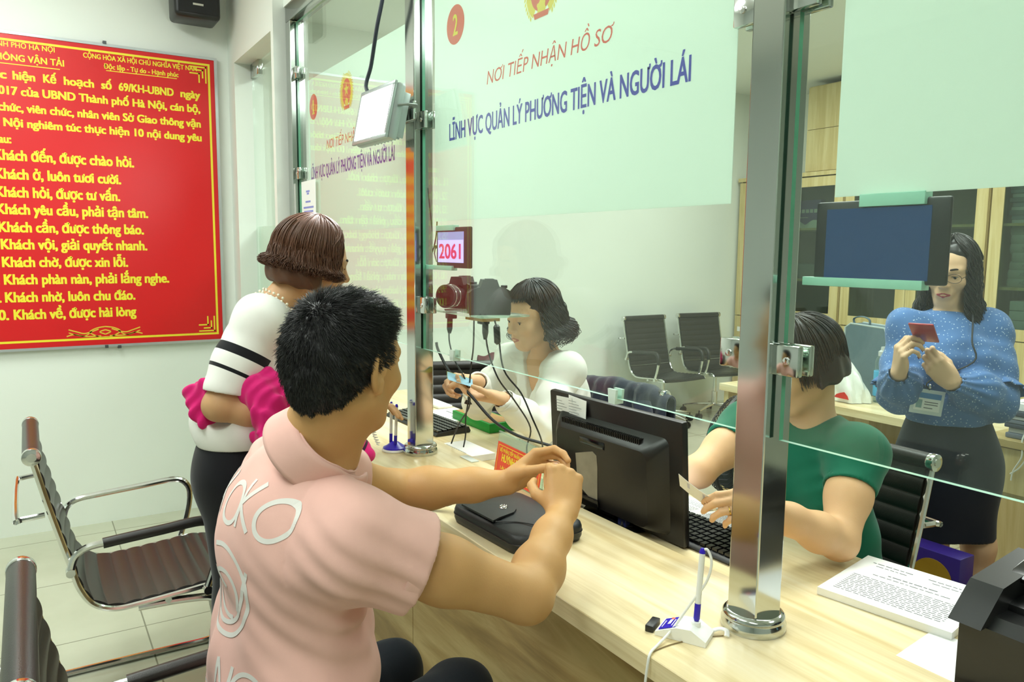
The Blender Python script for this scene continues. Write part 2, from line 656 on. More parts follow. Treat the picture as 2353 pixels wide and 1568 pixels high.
def post(x, y, z0, label, clamps, base=True):
    p = thing('partition_post', label, 'post', (x, y, z0), 'square steel posts of the glass partition')
    MB().box((x - pw, y - pw, z0), (x + pw, y + pw, 2.47), r=0.0025, seg=2).build('tube', CHROME, p, smooth=False)
    if base:
        MB().lathe([(0.0, 0.0), (0.056, 0.0), (0.057, 0.003), (0.057, 0.013), (0.054, 0.018), (0.0535, 0.021), (0.055, 0.024),
                    (0.0545, 0.027), (0.051, 0.031), (0.0465, 0.033), (0.046, 0.033), (0, 0.033)], (x, y, z0), seg=48).build('base_ring', CHROME, p)
    for (side, z) in clamps:
        s = 1 if side > 0 else -1
        c = MB()
        xa, xb = x + s * (pw - 0.001), x + s * (pw + 0.052)
        for ya, yb in ((PY - 0.021, PY - 0.0065), (PY + 0.0085, PY + 0.022)):
            c.box((min(xa, xb), ya, z - 0.026), (max(xa, xb), yb, z + 0.026), r=0.003)
        c.box((min(xa, xa + s * 0.012), PY - 0.0066, z - 0.026), (max(xa, xa + s * 0.012), PY + 0.0086, z + 0.026))
        k = c.build('glass_clamp', CHROME, p)
        MB().cyl((x + s * (pw + 0.03), PY - 0.024, z), (x + s * (pw + 0.03), PY - 0.020, z), 0.0065, bevel=0.001).build('clamp_screw', CHROME2, k)
    return p


LEDGE = 0.79
POST_L, POST_R, POST_F = -2.2925, -0.8945, -3.589
post(POST_R, 1.0825, LEDGE, 'square polished steel post nearest the white pen holder, pink shirt mirrored in it', [(-1, 1.283), (1, 1.283), (-1, 1.872), (1, 1.872)])
post(POST_L, 1.0825, LEDGE, 'square polished steel post carrying the bright floodlight on a bracket', [(1, 1.286), (1, 1.861)])
post(POST_F, 1.0825, LEDGE, 'square steel post against the white wall beside the glass door', [(1, 2.24), (1, 1.80)], base=True)
tag(MB().box((-3.6215, 1.05, 2.47), (X1 - 0.05, 1.115, 2.54), r=0.003).build('top_rail', CHROME),
    'polished steel top rail running over the glass partition', 'rail')


def pane(x0, x1, label, z0=1.143, z1=2.462):
    p = thing('glass_panel', label, 'glass panel', ((x0 + x1) / 2, PY, z0), 'glass panes of the counter partition')
    g = MB()
    y0, y1 = PY - 0.005, PY + 0.005
    g.quad((x0, y0, z0), (x1, y0, z0), (x1, y0, z1), (x0, y0, z1), 0)
    g.quad((x1, y1, z0), (x0, y1, z0), (x0, y1, z1), (x1, y1, z1), 0)
    g.quad((x0, y1, z0), (x1, y1, z0), (x1, y0, z0), (x0, y0, z0), 2)
    g.quad((x0, y0, z1), (x1, y0, z1), (x1, y1, z1), (x0, y1, z1), 1)
    g.quad((x0, y1, z0), (x0, y0, z0), (x0, y0, z1), (x0, y1, z1), 1)
    g.quad((x1, y0, z0), (x1, y1, z0), (x1, y1, z1), (x1, y0, z1), 1)
    g.build('pane', [GLASS, GLASSEDGE, GLASSEDGE_LIT], p, smooth=False)
    return p


def film(p, x0, x1, z0, z1):
    return MB().box((x0, PY + 0.0072, z0), (x1, PY + 0.0082, z1)).build('frosted_film', FILM, p, smooth=False)


TY = PY + 0.0064     # printed side of the film, seen through the glass
BR = (0, 0, 1)


def badge(p, c, r, digit):
    b = MB()
    n = 40
    b.add([(c[0] + r * 0.98 * math.cos(2 * PI * k / n), TY, c[1] + r * math.sin(2 * PI * k / n)) for k in range(n)], [tuple(range(n))])
    d = b.build('number_badge', M('badge_red', '#ea6a55', rough=0.5, noise=0.05), p, smooth=False)
    t = MB()
    w = {'1': 0.016, '2': 0.030}[digit]
    text(t, digit, (c[0] - w / 2, TY - 0.0004, c[1] - 0.029), (c[0] + w / 2, TY - 0.0004, c[1] - 0.029), 0.058, bold=0.02)
    # slab serifs as on the printed numeral
    if digit == '1':
        t.box((c[0] - 0.016, TY - 0.0006, c[1] - 0.031), (c[0] + 0.018, TY - 0.0003, c[1] - 0.025))
    t.build('numeral', YELINK, d, smooth=False)


def emblem(p, c, s):
    """A generic round wreath with a five-pointed star and a cog at its foot."""
    e = MB()
    n = 48
    ring = lambda r0, r1, a0, a1, y, mi: e.add(
        [(c[0] + r * math.cos(a0 + (a1 - a0) * k / n), y, c[1] + r * 1.08 * math.sin(a0 + (a1 - a0) * k / n)) for r in (r0, r1) for k in range(n + 1)],
        [(k, k + 1, n + 2 + k, n + 1 + k) for k in range(n)], mi)
    ring(0.0, 0.70 * s, 0, 2 * PI, TY - 0.0002, 0)
    ring(0.70 * s, 0.98 * s, -PI * 0.32, PI * 1.32, TY - 0.0003, 1)
    for k in range(15):
        for sg in (-1, 1):
            a = PI / 2 + sg * (0.25 + k * 0.15)
            r = 0.97 * s
            x, z = c[0] + r * math.cos(a), c[1] + r * 1.08 * math.sin(a)
            q = a + sg * 0.9
            e.add([(x, TY - 0.0004, z), (x + 0.17 * s * math.cos(q - 0.3), TY - 0.0004, z + 0.17 * s * math.sin(q - 0.3)),
                   (x + 0.26 * s * math.cos(q), TY - 0.0004, z + 0.26 * s * math.sin(q)), (x + 0.17 * s * math.cos(q + 0.3), TY - 0.0004, z + 0.17 * s * math.sin(q + 0.3))], [(0, 1, 2, 3)], 1)
    st = []
    for k in range(10):
        r = (0.42 if k % 2 == 0 else 0.17) * s
        a = PI / 2 + k * PI / 5
        st.append((c[0] + r * math.cos(a), TY - 0.0005, c[1] + 0.12 * s + r * math.sin(a)))
    e.add(st, [tuple(range(10))], 1)
    cg = []
    for k in range(24):
        r = (0.30 if (k // 2) % 2 else 0.24) * s
        a = 2 * PI * k / 24
        cg.append((c[0] + r * math.cos(a), TY - 0.0005, c[1] - 0.62 * s + r * math.sin(a)))
    e.add(cg, [tuple(range(24))], 1)
    e.add([(c[0] - 0.42 * s, TY - 0.0006, c[1] - 0.98 * s), (c[0] + 0.42 * s, TY - 0.0006, c[1] - 0.98 * s), (c[0] + 0.5 * s, TY - 0.0006, c[1] - 0.78 * s), (c[0] - 0.5 * s, TY - 0.0006, c[1] - 0.78 * s)], [(0, 1, 2, 3)], 0)
    e.build('emblem', [M('emblem_red', '#e8705c', rough=0.5, noise=0.05), M('emblem_gold', '#f2dc5c', rough=0.5, noise=0.05)], p, smooth=False)


def sign_lines(p, xr0, xr1, zr, cr, xb0, xb1, zb, cb):
    a = MB()
    text(a, 'NƠI TIẾP NHẬN HỒ SƠ', (xr0, TY, zr), (xr1, TY, zr), cr, bold=-0.004, shear=0.18)
    a.build('red_lettering', REDINK, p, smooth=False)
    b = MB()
    text(b, 'LĨNH VỰC QUẢN LÝ PHƯƠNG TIỆN VÀ NGƯỜI LÁI', (xb0, TY, zb), (xb1, TY, zb), cb, bold=0.026)
    b.build('blue_lettering', BLUEINK, p, smooth=False)


p1 = pane(-3.545, -2.333, 'glass pane of counter 1 behind the floodlight, frosted with emblem and lettering')
film(p1, -3.435, -2.392, 1.535, 2.19)
badge(p1, (-3.357, 2.069), 0.054, '1')
emblem(p1, (-2.951, 2.066), 0.066)
sign_lines(p1, -3.195, -2.665, 1.874, 0.036, -3.406, -2.495, 1.766, 0.050)
p2 = pane(-2.252, -0.937, 'large glass pane of counter 2 in the middle, frosted with number badge')
film(p2, -2.189, -0.992, 1.549, 2.40)
badge(p2, (-2.054, 2.107), 0.055, '2')
emblem(p2, (-1.612, 2.088), 0.068)
sign_lines(p2, -1.872, -1.341, 1.908, 0.034, -2.092, -1.103, 1.784, 0.049)
p3 = pane(-0.852, 0.46, 'glass pane over the printer at right, frosted without lettering')
film(p3, -0.779, 0.40, 1.549, 2.40)
# ------------------------------------------------------------------ counter
XL, XR, DESK = -3.60, 0.62, 0.75
ct = thing('service_counter', 'long pale ash laminate service counter under the glass partition', 'counter', (-1.7, 1.2, 0))
MB().box((XL, 0.848, 0.75), (XR, 1.208, LEDGE), r=0.0015, seg=1).build('ledge', ASH, ct)
MB().box((XL, 0.94, 0.71), (XR, 1.628, 0.7498), r=0.0015, seg=1).build('desk_top', ASH, ct)
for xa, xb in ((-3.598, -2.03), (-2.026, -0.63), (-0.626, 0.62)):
    MB().box((xa, 0.93, 0.06), (xb, 0.95, 0.7495)).build('front_panel', ASH_SHADED, ct)
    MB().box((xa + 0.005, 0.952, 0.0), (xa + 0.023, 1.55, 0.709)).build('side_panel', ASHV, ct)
MB().box((XL, 0.96, 0.0), (XR, 0.975, 0.06)).build('plinth', ASH_SHADED, ct)

# ------------------------------------------------------------------ speaker on the wall
sp = thing('wall_speaker', 'black loudspeaker mounted high in the corner over the red board', 'speaker', (WX + 0.16, 0.81, 2.62))
MB().box((WX + 0.055, 0.695, 2.615), (WX + 0.245, 0.915, 2.86), r=0.022, seg=3).build('cabinet', BLACKP, sp)
MB().box((WX + 0.2452, 0.712, 2.635), (WX + 0.251, 0.898, 2.845), r=0.002).build('grille', M('speaker_grille', '#232325', rough=0.7, bump=0.6, bscale=2500), sp)
MB().box((WX + 0.2505, 0.78, 2.672), (WX + 0.2525, 0.83, 2.682)).build('badge', CHROME2, sp)
MB().tube([(WX + 0.002, 0.80, 2.75), (WX + 0.06, 0.80, 2.75)], 0.016).cyl((WX + 0.001, 0.80, 2.75), (WX + 0.008, 0.80, 2.75), 0.04).build('bracket', BLACKP, sp)

# ------------------------------------------------------------------ red notice board
BX = WX + 0.03
ps = thing('notice_board', 'large red board with yellow rules lettering on the white wall', 'notice board', (BX, 0.2, 0.95))
RED = M('board_red', '#d8161c', rough=0.35, noise=0.05, nscale=3)
MB().box((WX + 0.004, -0.355, 0.955), (BX, 0.92, 2.465), r=0.001, seg=1).build('panel', RED, ps)
fr = MB()
for a, b in (((-0.365, 0.945), (-0.35, 2.475)), ((0.915, 0.945), (0.93, 2.475)), ((-0.35, 0.945), (0.915, 0.958)), ((-0.35, 2.462), (0.915, 2.475))):
    fr.box((WX + 0.003, a[0], a[1]), (BX + 0.004, b[0], b[1]))
fr.build('frame', M('frame_grey', '#c3c9cc', rough=0.3, metal=0.6, noise=0.03), ps)
bo = MB()
TX = BX + 0.0007
Q = lambda ya, za, yb, zb: bo.quad((TX, ya, za), (TX, yb, za), (TX, yb, zb), (TX, ya, zb))
ya, yb, za, zb, t_ = -0.330, 0.893, 0.985, 2.44, 0.011
Q(ya, za, yb, za + t_); Q(ya, zb - t_, yb, zb); Q(ya, za + t_, ya + t_, zb - t_); Q(yb - t_, za + t_, yb, zb - t_)
for sy, cy in ((1, yb - 0.018), (-1, ya + 0.018)):
    for sz, cz in ((1, zb - 0.018), (-1, za + 0.018)):
        for k, (a, b) in enumerate([(0.0, 0.085), (0.016, 0.06), (0.034, 0.085)]):
            o = a
            for (p0, p1) in (((o, o), (b, o + 0.007)), ((o, o), (o + 0.007, b))):
                y0_, y1_ = sorted((cy - sy * p0[0], cy - sy * p1[0]))
                z0_, z1_ = sorted((cz - sz * p0[1], cz - sz * p1[1]))
                zz_ = TX + 0.0003 + 0.0001 * k
                bo.quad((zz_, y0_, z0_), (zz_, y1_, z0_), (zz_, y1_, z1_), (zz_, y0_, z1_))
bo.build('border_ornament', YELINK, ps, smooth=False)
LT = MB()


def bl(s, y0, y1, z, cap, bold=0.045):
    text(LT, s, (TX, y0, z), (TX, y1, z), cap, bold=bold)


bl('UBND THÀNH PHỐ HÀ NỘI', -0.22, 0.176, 2.402, 0.024, 0.02)
bl('SỞ GIAO THÔNG VẬN TẢI', -0.26, 0.213, 2.340, 0.031, 0.03)
bl('CỘNG HÒA XÃ HỘI CHỦ NGHĨA VIỆT NAM', 0.297, 0.828, 2.396, 0.024, 0.03)
bl('Độc lập - Tự do - Hạnh phúc', 0.386, 0.736, 2.354, 0.024, 0.03)
for (a, b, z) in ((-0.20, 0.194, 2.322), (0.396, 0.727, 2.343)):
    LT.quad((TX, a, z), (TX, b, z), (TX, b, z + 0.004), (TX, a, z + 0.004))
for s, a, b in (('Thực', -0.17, -0.028), ('hiện', -0.005, 0.088), ('Kế', 0.120, 0.176), ('hoạch', 0.207, 0.339), ('số', 0.370, 0.418), ('69/KH-UBND', 0.449, 0.709), ('ngày', 0.741, 0.841)):
    bl(s, a, b, 2.254, 0.040)
bl('2017 của UBND Thành phố Hà Nội, cán bộ,', -0.092, 0.838, 2.181, 0.040)
bl('chức, viên chức, nhân viên Sở Giao thông vận', -0.072, 0.838, 2.104, 0.040)
bl('Nội nghiêm túc thực hiện 10 nội dung yêu', -0.054, 0.840, 2.032, 0.040)
bl('sau:', -0.095, -0.026, 1.953, 0.040)
for s, a, b, z in (('Khách đến, được chào hỏi.', -0.101, 0.504, 1.873), ('Khách ở, luôn tươi cười.', -0.102, 0.440, 1.784), ('Khách hỏi, được tư vấn.', -0.104, 0.432, 1.698),
                   ('Khách yêu cầu, phải tận tâm.', -0.105, 0.560, 1.616), ('Khách cần, được thông báo.', -0.102, 0.536, 1.530), ('Khách vội, giải quyết nhanh.', -0.097, 0.549, 1.447),
                   ('Khách chờ, được xin lỗi.', -0.097, 0.454, 1.361), ('Khách phàn nàn, phải lắng nghe.', -0.094, 0.649, 1.276), ('Khách nhờ, luôn chu đáo.', -0.094, 0.481, 1.189), ('Khách về, được hài lòng', -0.063, 0.482, 1.103)):
    bl(s, a, b, z, 0.051)
for k, (z, y) in enumerate(((1.873, -0.16), (1.784, -0.16), (1.698, -0.16), (1.616, -0.16), (1.530, -0.16), (1.447, -0.155), (1.361, -0.155), (1.276, -0.152), (1.189, -0.150))):
    bl('%d.' % (k + 1), y, y + 0.042, z, 0.051)
bl('10.', -0.146, -0.082, 1.103, 0.051)
LT.build('lettering', YELINK, ps, smooth=False)
# flourish under the rules
fl = MB()
GOLD = M('gold_print', '#e6c53c', rough=0.45, noise=0.05)


def strip(pts, w):
    P = spline([(TX, y, z) for y, z in pts], 8)
    for i in range(len(P) - 1):
        d = (P[i + 1] - P[i]).normalized()
        n = Vector((0, -d.z, d.y)) * w / 2
        fl.quad(P[i] - n, P[i + 1] - n, P[i + 1] + n, P[i] + n)


for s in (-1, 1):
    c = 0.332
    strip([(c, 1.052), (c + s * 0.04, 1.045), (c + s * 0.07, 1.025), (c + s * 0.03, 1.0), (c, 0.998)], 0.006)
    strip([(c, 1.035), (c + s * 0.025, 1.025), (c, 1.012)], 0.006)
    strip([(c + s * 0.03, 1.04), (c + s * 0.09, 1.02), (c + s * 0.13, 1.03), (c + s * 0.165, 1.042)], 0.006)
    strip([(c + s * 0.02, 1.004), (c + s * 0.09, 1.004), (c + s * 0.14, 1.016), (c + s * 0.175, 1.008)], 0.006)
    strip([(c + s * 0.06, 1.03), (c + s * 0.10, 1.006), (c + s * 0.165, 1.026)], 0.005)
fl.build('flourish', GOLD, ps, smooth=False)
for y, z in ((0.395, 2.472), (0.395, 0.935), (0.335, 0.94)):
    MB().box((WX + 0.002, y - 0.008, z), (BX + 0.006, y + 0.008, z + 0.016)).build('hanging_clip', M('clip_grey', '#5b5f62', rough=0.4, metal=0.7, noise=0.05), ps)
for x in (-2.043, -1.291):
    tag(MB().prism([(-0.011, -0.012), (0.011, -0.012), (0.014, 0.018), (-0.014, 0.018)], (x, PY - 0.012, 1.145), (1, 0, 0), (0, 0, 1), (0, 0.0062, 0)).prism([(-0.011, -0.012), (0.011, -0.012), (0.014, 0.018), (-0.014, 0.018)], (x, PY + 0.0062, 1.145), (1, 0, 0), (0, 0, 1), (0, 0.006, 0)).box((x - 0.011, PY - 0.012, 1.131), (x + 0.011, PY + 0.012, 1.1425)).build('edge_clip', M('clear_clip', '#cfe3da', rough=0.2, noise=0.05)),
        'small clear clip on the pane bottom edge %s' % ('below the cameras' if x < -2 else 'above the monitor'), 'clip')
# ------------------------------------------------------------------ floodlight on the post
fl_ = thing('floodlight', 'lit white floodlight on a steel bracket fixed to the post', 'floodlight', (-2.345, 0.97, 1.79))
FG = M('floodlight_grey', '#aeb6b6', rough=0.35, metal=0.5, noise=0.05)
tilt = Matrix.Translation((-2.345, 0.955, 1.882)) @ Euler((math.radians(-12), 0, math.radians(2))).to_matrix().to_4x4()


def tb(lo, hi, r=0.0):
    b = MB()
    b.box(lo, hi, r=r)
    b.v = [tuple(tilt @ Vector(p)) for p in b.v]
    return b


h = tb((-0.128, 0.0, -0.088), (0.128, 0.035, 0.088), 0.012)
h.build('housing', FG, fl_)
for k in range(9):
    x = -0.1 + 0.025 * k
    tb((x - 0.003, 0.034, -0.07), (x + 0.003, 0.062, 0.07), 0.001).build('cooling_fin', FG, fl_)
tb((-0.062, 0.03, -0.05), (0.062, 0.075, 0.05), 0.008).build('driver_box', FG, fl_)
b = MB()
for lo, hi in (((-0.128, -0.008, -0.088), (0.128, 0.002, -0.074)), ((-0.128, -0.008, 0.074), (0.128, 0.002, 0.088)), ((-0.128, -0.008, -0.075), (-0.114, 0.002, 0.075)), ((0.114, -0.008, -0.075), (0.128, 0.002, 0.075))):
    b.box(lo, hi, r=0.002)
b.v = [tuple(tilt @ Vector(p)) for p in b.v]
b.build('bezel', FG, fl_)
tb((-0.113, -0.003, -0.073), (0.113, -0.001, 0.073)).build('lamp_face', M('floodlight_glow', '#ffffff', emit='#fafdff', estr=120.0), fl_)
MB().tube([(-2.470, 0.975, 1.875), (-2.478, 1.0, 1.875), (-2.47, 1.03, 1.875), (-2.44, 1.043, 1.875), (-2.33, 1.046, 1.88)], 0.011, seg=8, flat=0.35).build('yoke', FG, fl_)
MB().tube([(-2.215, 0.975, 1.895), (-2.205, 1.0, 1.898), (-2.215, 1.03, 1.90), (-2.24, 1.043, 1.90), (-2.33, 1.046, 1.90)], 0.012, seg=8, flat=0.35).build('yoke', FG, fl_)
MB().box((-2.36, 1.037, 1.862), (-2.24, 1.0495, 1.918), r=0.002).build('mounting_plate', CHROME, fl_)
tag(MB().tube([(-2.445, 0.985, 1.955), (-2.505, 0.99, 2.0), (-2.485, 1.0, 2.06), (-2.455, 1.0, 2.12), (-2.425, 1.0, 2.18), (-2.375, 1.0, 2.26), (-2.32, 1.0, 2.40), (-2.27, 1.02, 2.60), (-2.24, 1.03, 2.97)], 0.0065, seg=8, smooth=5).build('power_cable', M('cable_dark', '#2d3440', rough=0.45, noise=0.1)),
    'dark power cable hanging from above to the floodlight', 'cable')

# ------------------------------------------------------------------ tablets behind the glass
CLEARG = M('milky_acrylic_strip', '#a9e0cb', rough=0.25, spec=0.6, noise=0.06, nscale=40)
SCR2 = M('screen_dark_blue', '#0c2748', rough=0.12, emit='#0b3158', estr=0.35, noise=0.12, nscale=30)
SCRV = M('screen_lavender', '#9a94ee', rough=0.2, emit='#a79ff5', estr=0.8, noise=0.03)
SCRM = M('screen_header', '#7b86b8', rough=0.2, emit='#8790c0', estr=0.45, noise=0.15, nscale=60, stretch=(0.05, 1, 3))
SCRR = M('screen_red_number', '#b3264a', rough=0.3, emit='#b02a4e', estr=0.6, noise=0.03)


def tablet(label, x0, x1, z0, z1, y, screen, strip_top, strip_bot):
    t = thing('tablet_display', label, 'tablet', ((x0 + x1) / 2, y, z0), 'tablets held against the glass')
    MB().box((x0, y, z0), (x1, y + 0.009, z1), r=0.004).build('case', BLACKP, t)
    MB().box((x0 + screen[0], y - 0.0008, z0 + screen[2]), (x1 - screen[1], y + 0.002, z1 - screen[3])).build('screen', screen[4], t)
    for nm, s in (('upper_holder', strip_top), ('lower_holder', strip_bot)):
        MB().box((s[0], PY + 0.0052, s[1]), (s[2], y + 0.013, s[3]), r=0.001).build(nm, CLEARG, t)
    return t


ty = PY + 0.012
t1 = tablet('small tablet showing the number 2061 fixed behind the glass', -2.190, -1.972, 1.408, 1.530, ty, (0.012, 0.04, 0.016, 0.014, SCRV), (-2.18, 1.520, -2.065, 1.536), (-2.262, 1.400, -2.075, 1.414))
MB().box((-2.178, ty - 0.0014, 1.492), (-2.012, ty - 0.0009, 1.516)).build('screen_header', SCRM, t1)
nm_ = MB()
text(nm_, '2061', (-2.168, ty - 0.002, 1.436), (-2.026, ty - 0.002, 1.436), 0.045, bold=0.03)
nm_.build('queue_number', SCRR, t1, smooth=False)
MB().box((-2.206, ty + 0.001, 1.466), (-2.186, ty + 0.008, 1.476)).tube([(-2.205, ty + 0.004, 1.47), (-2.212, ty + 0.004, 1.45), (-2.197, ty + 0.004, 1.425)], 0.002, seg=6).build('plug', BLACKP, t1)
t2 = tablet('larger tablet with a dark blue screen fixed behind the glass', -0.815, -0.598, 1.4165, 1.5425, ty, (0.021, 0.026, 0.006, 0.012, SCR2), (-0.735, 1.532, -0.632, 1.551), (-0.83, 1.409, -0.628, 1.423))
tag(MB().tube([(-2.262, 1.104, 1.40), (-2.268, 1.11, 1.43), (-2.25, 1.12, 1.50), (-2.235, 1.118, 1.58), (-2.225, 1.114, 1.66)], 0.0022, seg=6, smooth=5).build('tablet_cable', BLACKP), 'thin black cable up the post beside the small tablet', 'cable')

# ------------------------------------------------------------------ notice taped on pane 1
nt_ = thing('paper_notice', 'white paper notice with blue printing taped inside the far pane', 'notice', (-3.40, PY + 0.0092, 1.48))
MB().sheet(lambda s, t: (-3.512 + 0.20 * s, PY + 0.0055 - 0.0115 + 0.0006 * math.sin(5 * s + 3 * t), 1.475 + 0.285 * t), 8, 8, th=0.0004).build('sheet', PAPER, nt_)
q = MB()
for z, a, b in ((1.71, 0.07, 0.12), (1.70, 0.08, 0.11), (1.665, 0.06, 0.13), (1.64, 0.03, 0.17), (1.622, 0.035, 0.165), (1.60, 0.03, 0.17), (1.582, 0.03, 0.15)):
    q.box((-3.512 + a, PY - 0.0072, z), (-3.512 + b, PY - 0.0069, z + 0.008))
q.build('printed_lines', M('notice_blue', '#8d92d8', rough=0.7, noise=0.1), nt_, smooth=False)

# ------------------------------------------------------------------ cameras on the acrylic shelf
sh = thing('camera_shelf', 'clear acrylic shelf on the post holding two cameras', 'shelf', (-2.08, 1.2, 1.262))
MB().box((-2.30, 1.122, 1.262), (-1.955, 1.29, 1.268), r=0.001).build('plate', glass_mat('acrylic', '#e4f3ea', 1.45, haze=0.12), sh)
MB().box((-2.1, 1.117, 1.262), (-2.02, 1.121, 1.272)).build('edge_label', PAPER, sh)
MB().box((-2.07, 1.13, 1.252), (-1.965, 1.19, 1.261)).build('wood_block', M('wood_block', '#b98d52', rough=0.6, noise=0.15), sh)
for x in (-2.23, -2.02):
    MB().box((x - 0.014, 1.15, 1.24), (x + 0.014, 1.18, 1.262), r=0.003).build('mount_nut', BLACKP, sh)


def dslr(label, c, yaw, lens_len):
    o = thing('slr_camera', label, 'camera', c, 'cameras on the acrylic shelf')
    R = Matrix.Translation(Vector(c)) @ Matrix.Rotation(yaw, 4, 'Z')
    BODY = M('camera_black', '#202022', rough=0.5, noise=0.1, bump=0.25, bscale=1500)

    def put(mb, name, mat, par=None):
        mb.v = [tuple(R @ Vector(p)) for p in mb.v]
        return mb.build(name, mat, par or o)
    # lens looks along local +y
    b = MB()
    b.prism([(-0.062, 0.0), (0.062, 0.0), (0.064, 0.02), (0.062, 0.072), (0.045, 0.082), (0.028, 0.084), (-0.03, 0.084), (-0.05, 0.078), (-0.064, 0.066)], (0, -0.035, 0), (1, 0, 0), (0, 0, 1), (0, 0.05, 0))
    b.ell((-0.05, 0.012, 0.036), (0.02, 0.022, 0.036), 16)
    put(b, 'body', BODY)
    put(MB().prism([(-0.03, 0.08), (0.03, 0.08), (0.021, 0.106), (-0.021, 0.106)], (0, -0.035, 0), (1, 0, 0), (0, 0, 1), (0, 0.066, 0)).box((-0.012, -0.034, 0.105), (0.012, 0.0, 0.1085)), 'prism_hump', BODY)
    put(MB().cyl((-0.045, -0.005, 0.078), (-0.045, -0.005, 0.090), 0.012, seg=24, bevel=0.002), 'control_dial', BLACKP)
    put(MB().cyl((0.046, -0.012, 0.08), (0.046, -0.012, 0.089), 0.010, seg=24, bevel=0.002), 'control_dial', BLACKP)
    l = put(MB().lathe([(0.031, 0.012), (0.033, 0.02), (0.033, 0.045), (0.036, 0.05), (0.036, 0.05 + lens_len * 0.5), (0.034, 0.055 + lens_len * 0.55), (0.037, 0.06 + lens_len * 0.6), (0.038, 0.05 + lens_len), (0.033, 0.05 + lens_len), (0.031, 0.04 + lens_len)], (0, 0, 0.044), seg=36, axis=(0, 1, 0)), 'lens', BODY)
    for k, yy in enumerate((0.052, 0.05 + lens_len * 0.62)):
        put(MB().lathe([(0.0362, yy), (0.0385, yy + 0.001), (0.0385, yy + 0.003), (0.0362, yy + 0.004)], (0, 0, 0.044), seg=36, axis=(0, 1, 0)), 'metal_ring', CHROME2, l)
    put(MB().ell((0, 0.04 + lens_len, 0.044), (0.031, 0.006, 0.031), 20), 'front_element', glass_mat('lens_glass', '#20242c', 1.6), l)
    return o


dslr('black camera on the shelf with its lens pointing at the other camera', (-2.025, 1.185, 1.2685), math.radians(68), 0.062)
dslr('black camera half hidden behind the steel post', (-2.27, 1.225, 1.2685), math.radians(205), 0.04)

# hanging cables of the cameras
CB = M('cable_black', '#191a1c', rough=0.45, noise=0.1)


def cable(label, pts, r, plug=None):
    o = thing('hanging_cable', label, 'cable', pts[-1])
    MB().tube(pts, r, seg=7, smooth=6).build('cord', CB, o)
    if plug:
        MB().tube(plug, [0.006, 0.0095, 0.0095, 0.005], seg=10).build('plug', BLACKP, o)
    return o


cable('thin cable hanging from the shelf beside the steel post, clipped halfway', [(-2.25, 1.175, 1.25), (-2.245, 1.165, 1.17), (-2.21, 1.17, 1.10), (-2.165, 1.18, 1.05), (-2.185, 1.21, 0.96), (-2.285, 1.222, 0.87), (-2.338, 1.222, 0.793)], 0.0026, [(-2.252, 1.172, 1.262), (-2.252, 1.172, 1.245), (-2.247, 1.168, 1.205), (-2.244, 1.166, 1.19)])
cable('thin cable hanging from the middle of the shelf, clipped halfway', [(-2.105, 1.18, 1.262), (-2.10, 1.175, 1.16), (-2.125, 1.18, 1.09), (-2.185, 1.205, 0.98), (-2.24, 1.225, 0.90), (-2.25, 1.23, 0.84), (-2.275, 1.236, 0.793)], 0.0026)
cable('cable with a fat plug hanging from the shelf, its cord reaching the ledge', [(-2.0, 1.16, 1.225), (-1.99, 1.165, 1.16), (-1.955, 1.18, 1.08), (-1.99, 1.26, 1.0), (-2.02, 1.34, 0.90), (-2.07, 1.36, 0.82), (-2.10, 1.39, 0.753)], 0.0026, [(-2.0, 1.16, 1.252), (-2.0, 1.16, 1.245), (-2.0, 1.16, 1.215), (-2.0, 1.16, 1.195)])
cable('cable with a flat black plug hanging in front of the face', [(-1.895, 1.13, 1.262), (-1.882, 1.135, 1.22), (-1.875, 1.15, 1.12), (-1.86, 1.2, 1.05), (-1.83, 1.22, 0.98), (-1.87, 1.28, 0.9), (-1.93, 1.33, 0.83), (-1.95, 1.35, 0.753)], 0.0026, [(-1.886, 1.13, 1.25), (-1.884, 1.13, 1.245), (-1.882, 1.132, 1.20), (-1.88, 1.134, 1.195)])
tag(MB().tube([(-2.268, 1.13, 1.16), (-2.26, 1.135, 1.13), (-2.2, 1.15, 1.06), (-2.12, 1.18, 1.0), (-2.05, 1.22, 0.93), (-2.0, 1.28, 0.885), (-1.92, 1.34, 0.865), (-1.80, 1.38, 0.85), (-1.70, 1.40, 0.84)], 0.0048, seg=8, smooth=6).build('monitor_cable', CB), 'thick black cable sagging from the post to the monitor', 'cable')
bc = thing('binder_clip', 'small black binder clip gathering two hanging cables', 'clip', (-2.20, 1.205, 0.965))
MB().prism([(-0.008, 0), (0.008, 0), (0.0012, 0.012), (-0.0012, 0.012)], (-2.213, 1.212, 0.958), (0, 1, 0), (0, 0, 1), (0.026, 0, 0)).build('jaw', BLACKP, bc)
for s in (-1, 1):
    MB().tube([(-2.206, 1.212, 0.968), (-2.213, 1.212 + s * 0.012, 0.985), (-2.2, 1.212 + s * 0.018, 0.992), (-2.187, 1.212 + s * 0.012, 0.985), (-2.194, 1.212, 0.968)], 0.0009, seg=6).build('wire_handle', CHROME2, bc)
# ------------------------------------------------------------------ ribbed office chairs
LEATH = M('black_ribbed_leather', '#262220', rough=0.33, noise=0.12, nscale=30, bump=0.12, bscale=500)
PROF = [(-0.268, 0.888), (-0.262, 0.86), (-0.24, 0.76), (-0.213, 0.65), (-0.19, 0.56), (-0.172, 0.49), (-0.14, 0.435), (-0.085, 0.408), (-0.01, 0.408), (0.10, 0.416), (0.20, 0.424), (0.245, 0.418), (0.262, 0.402)]


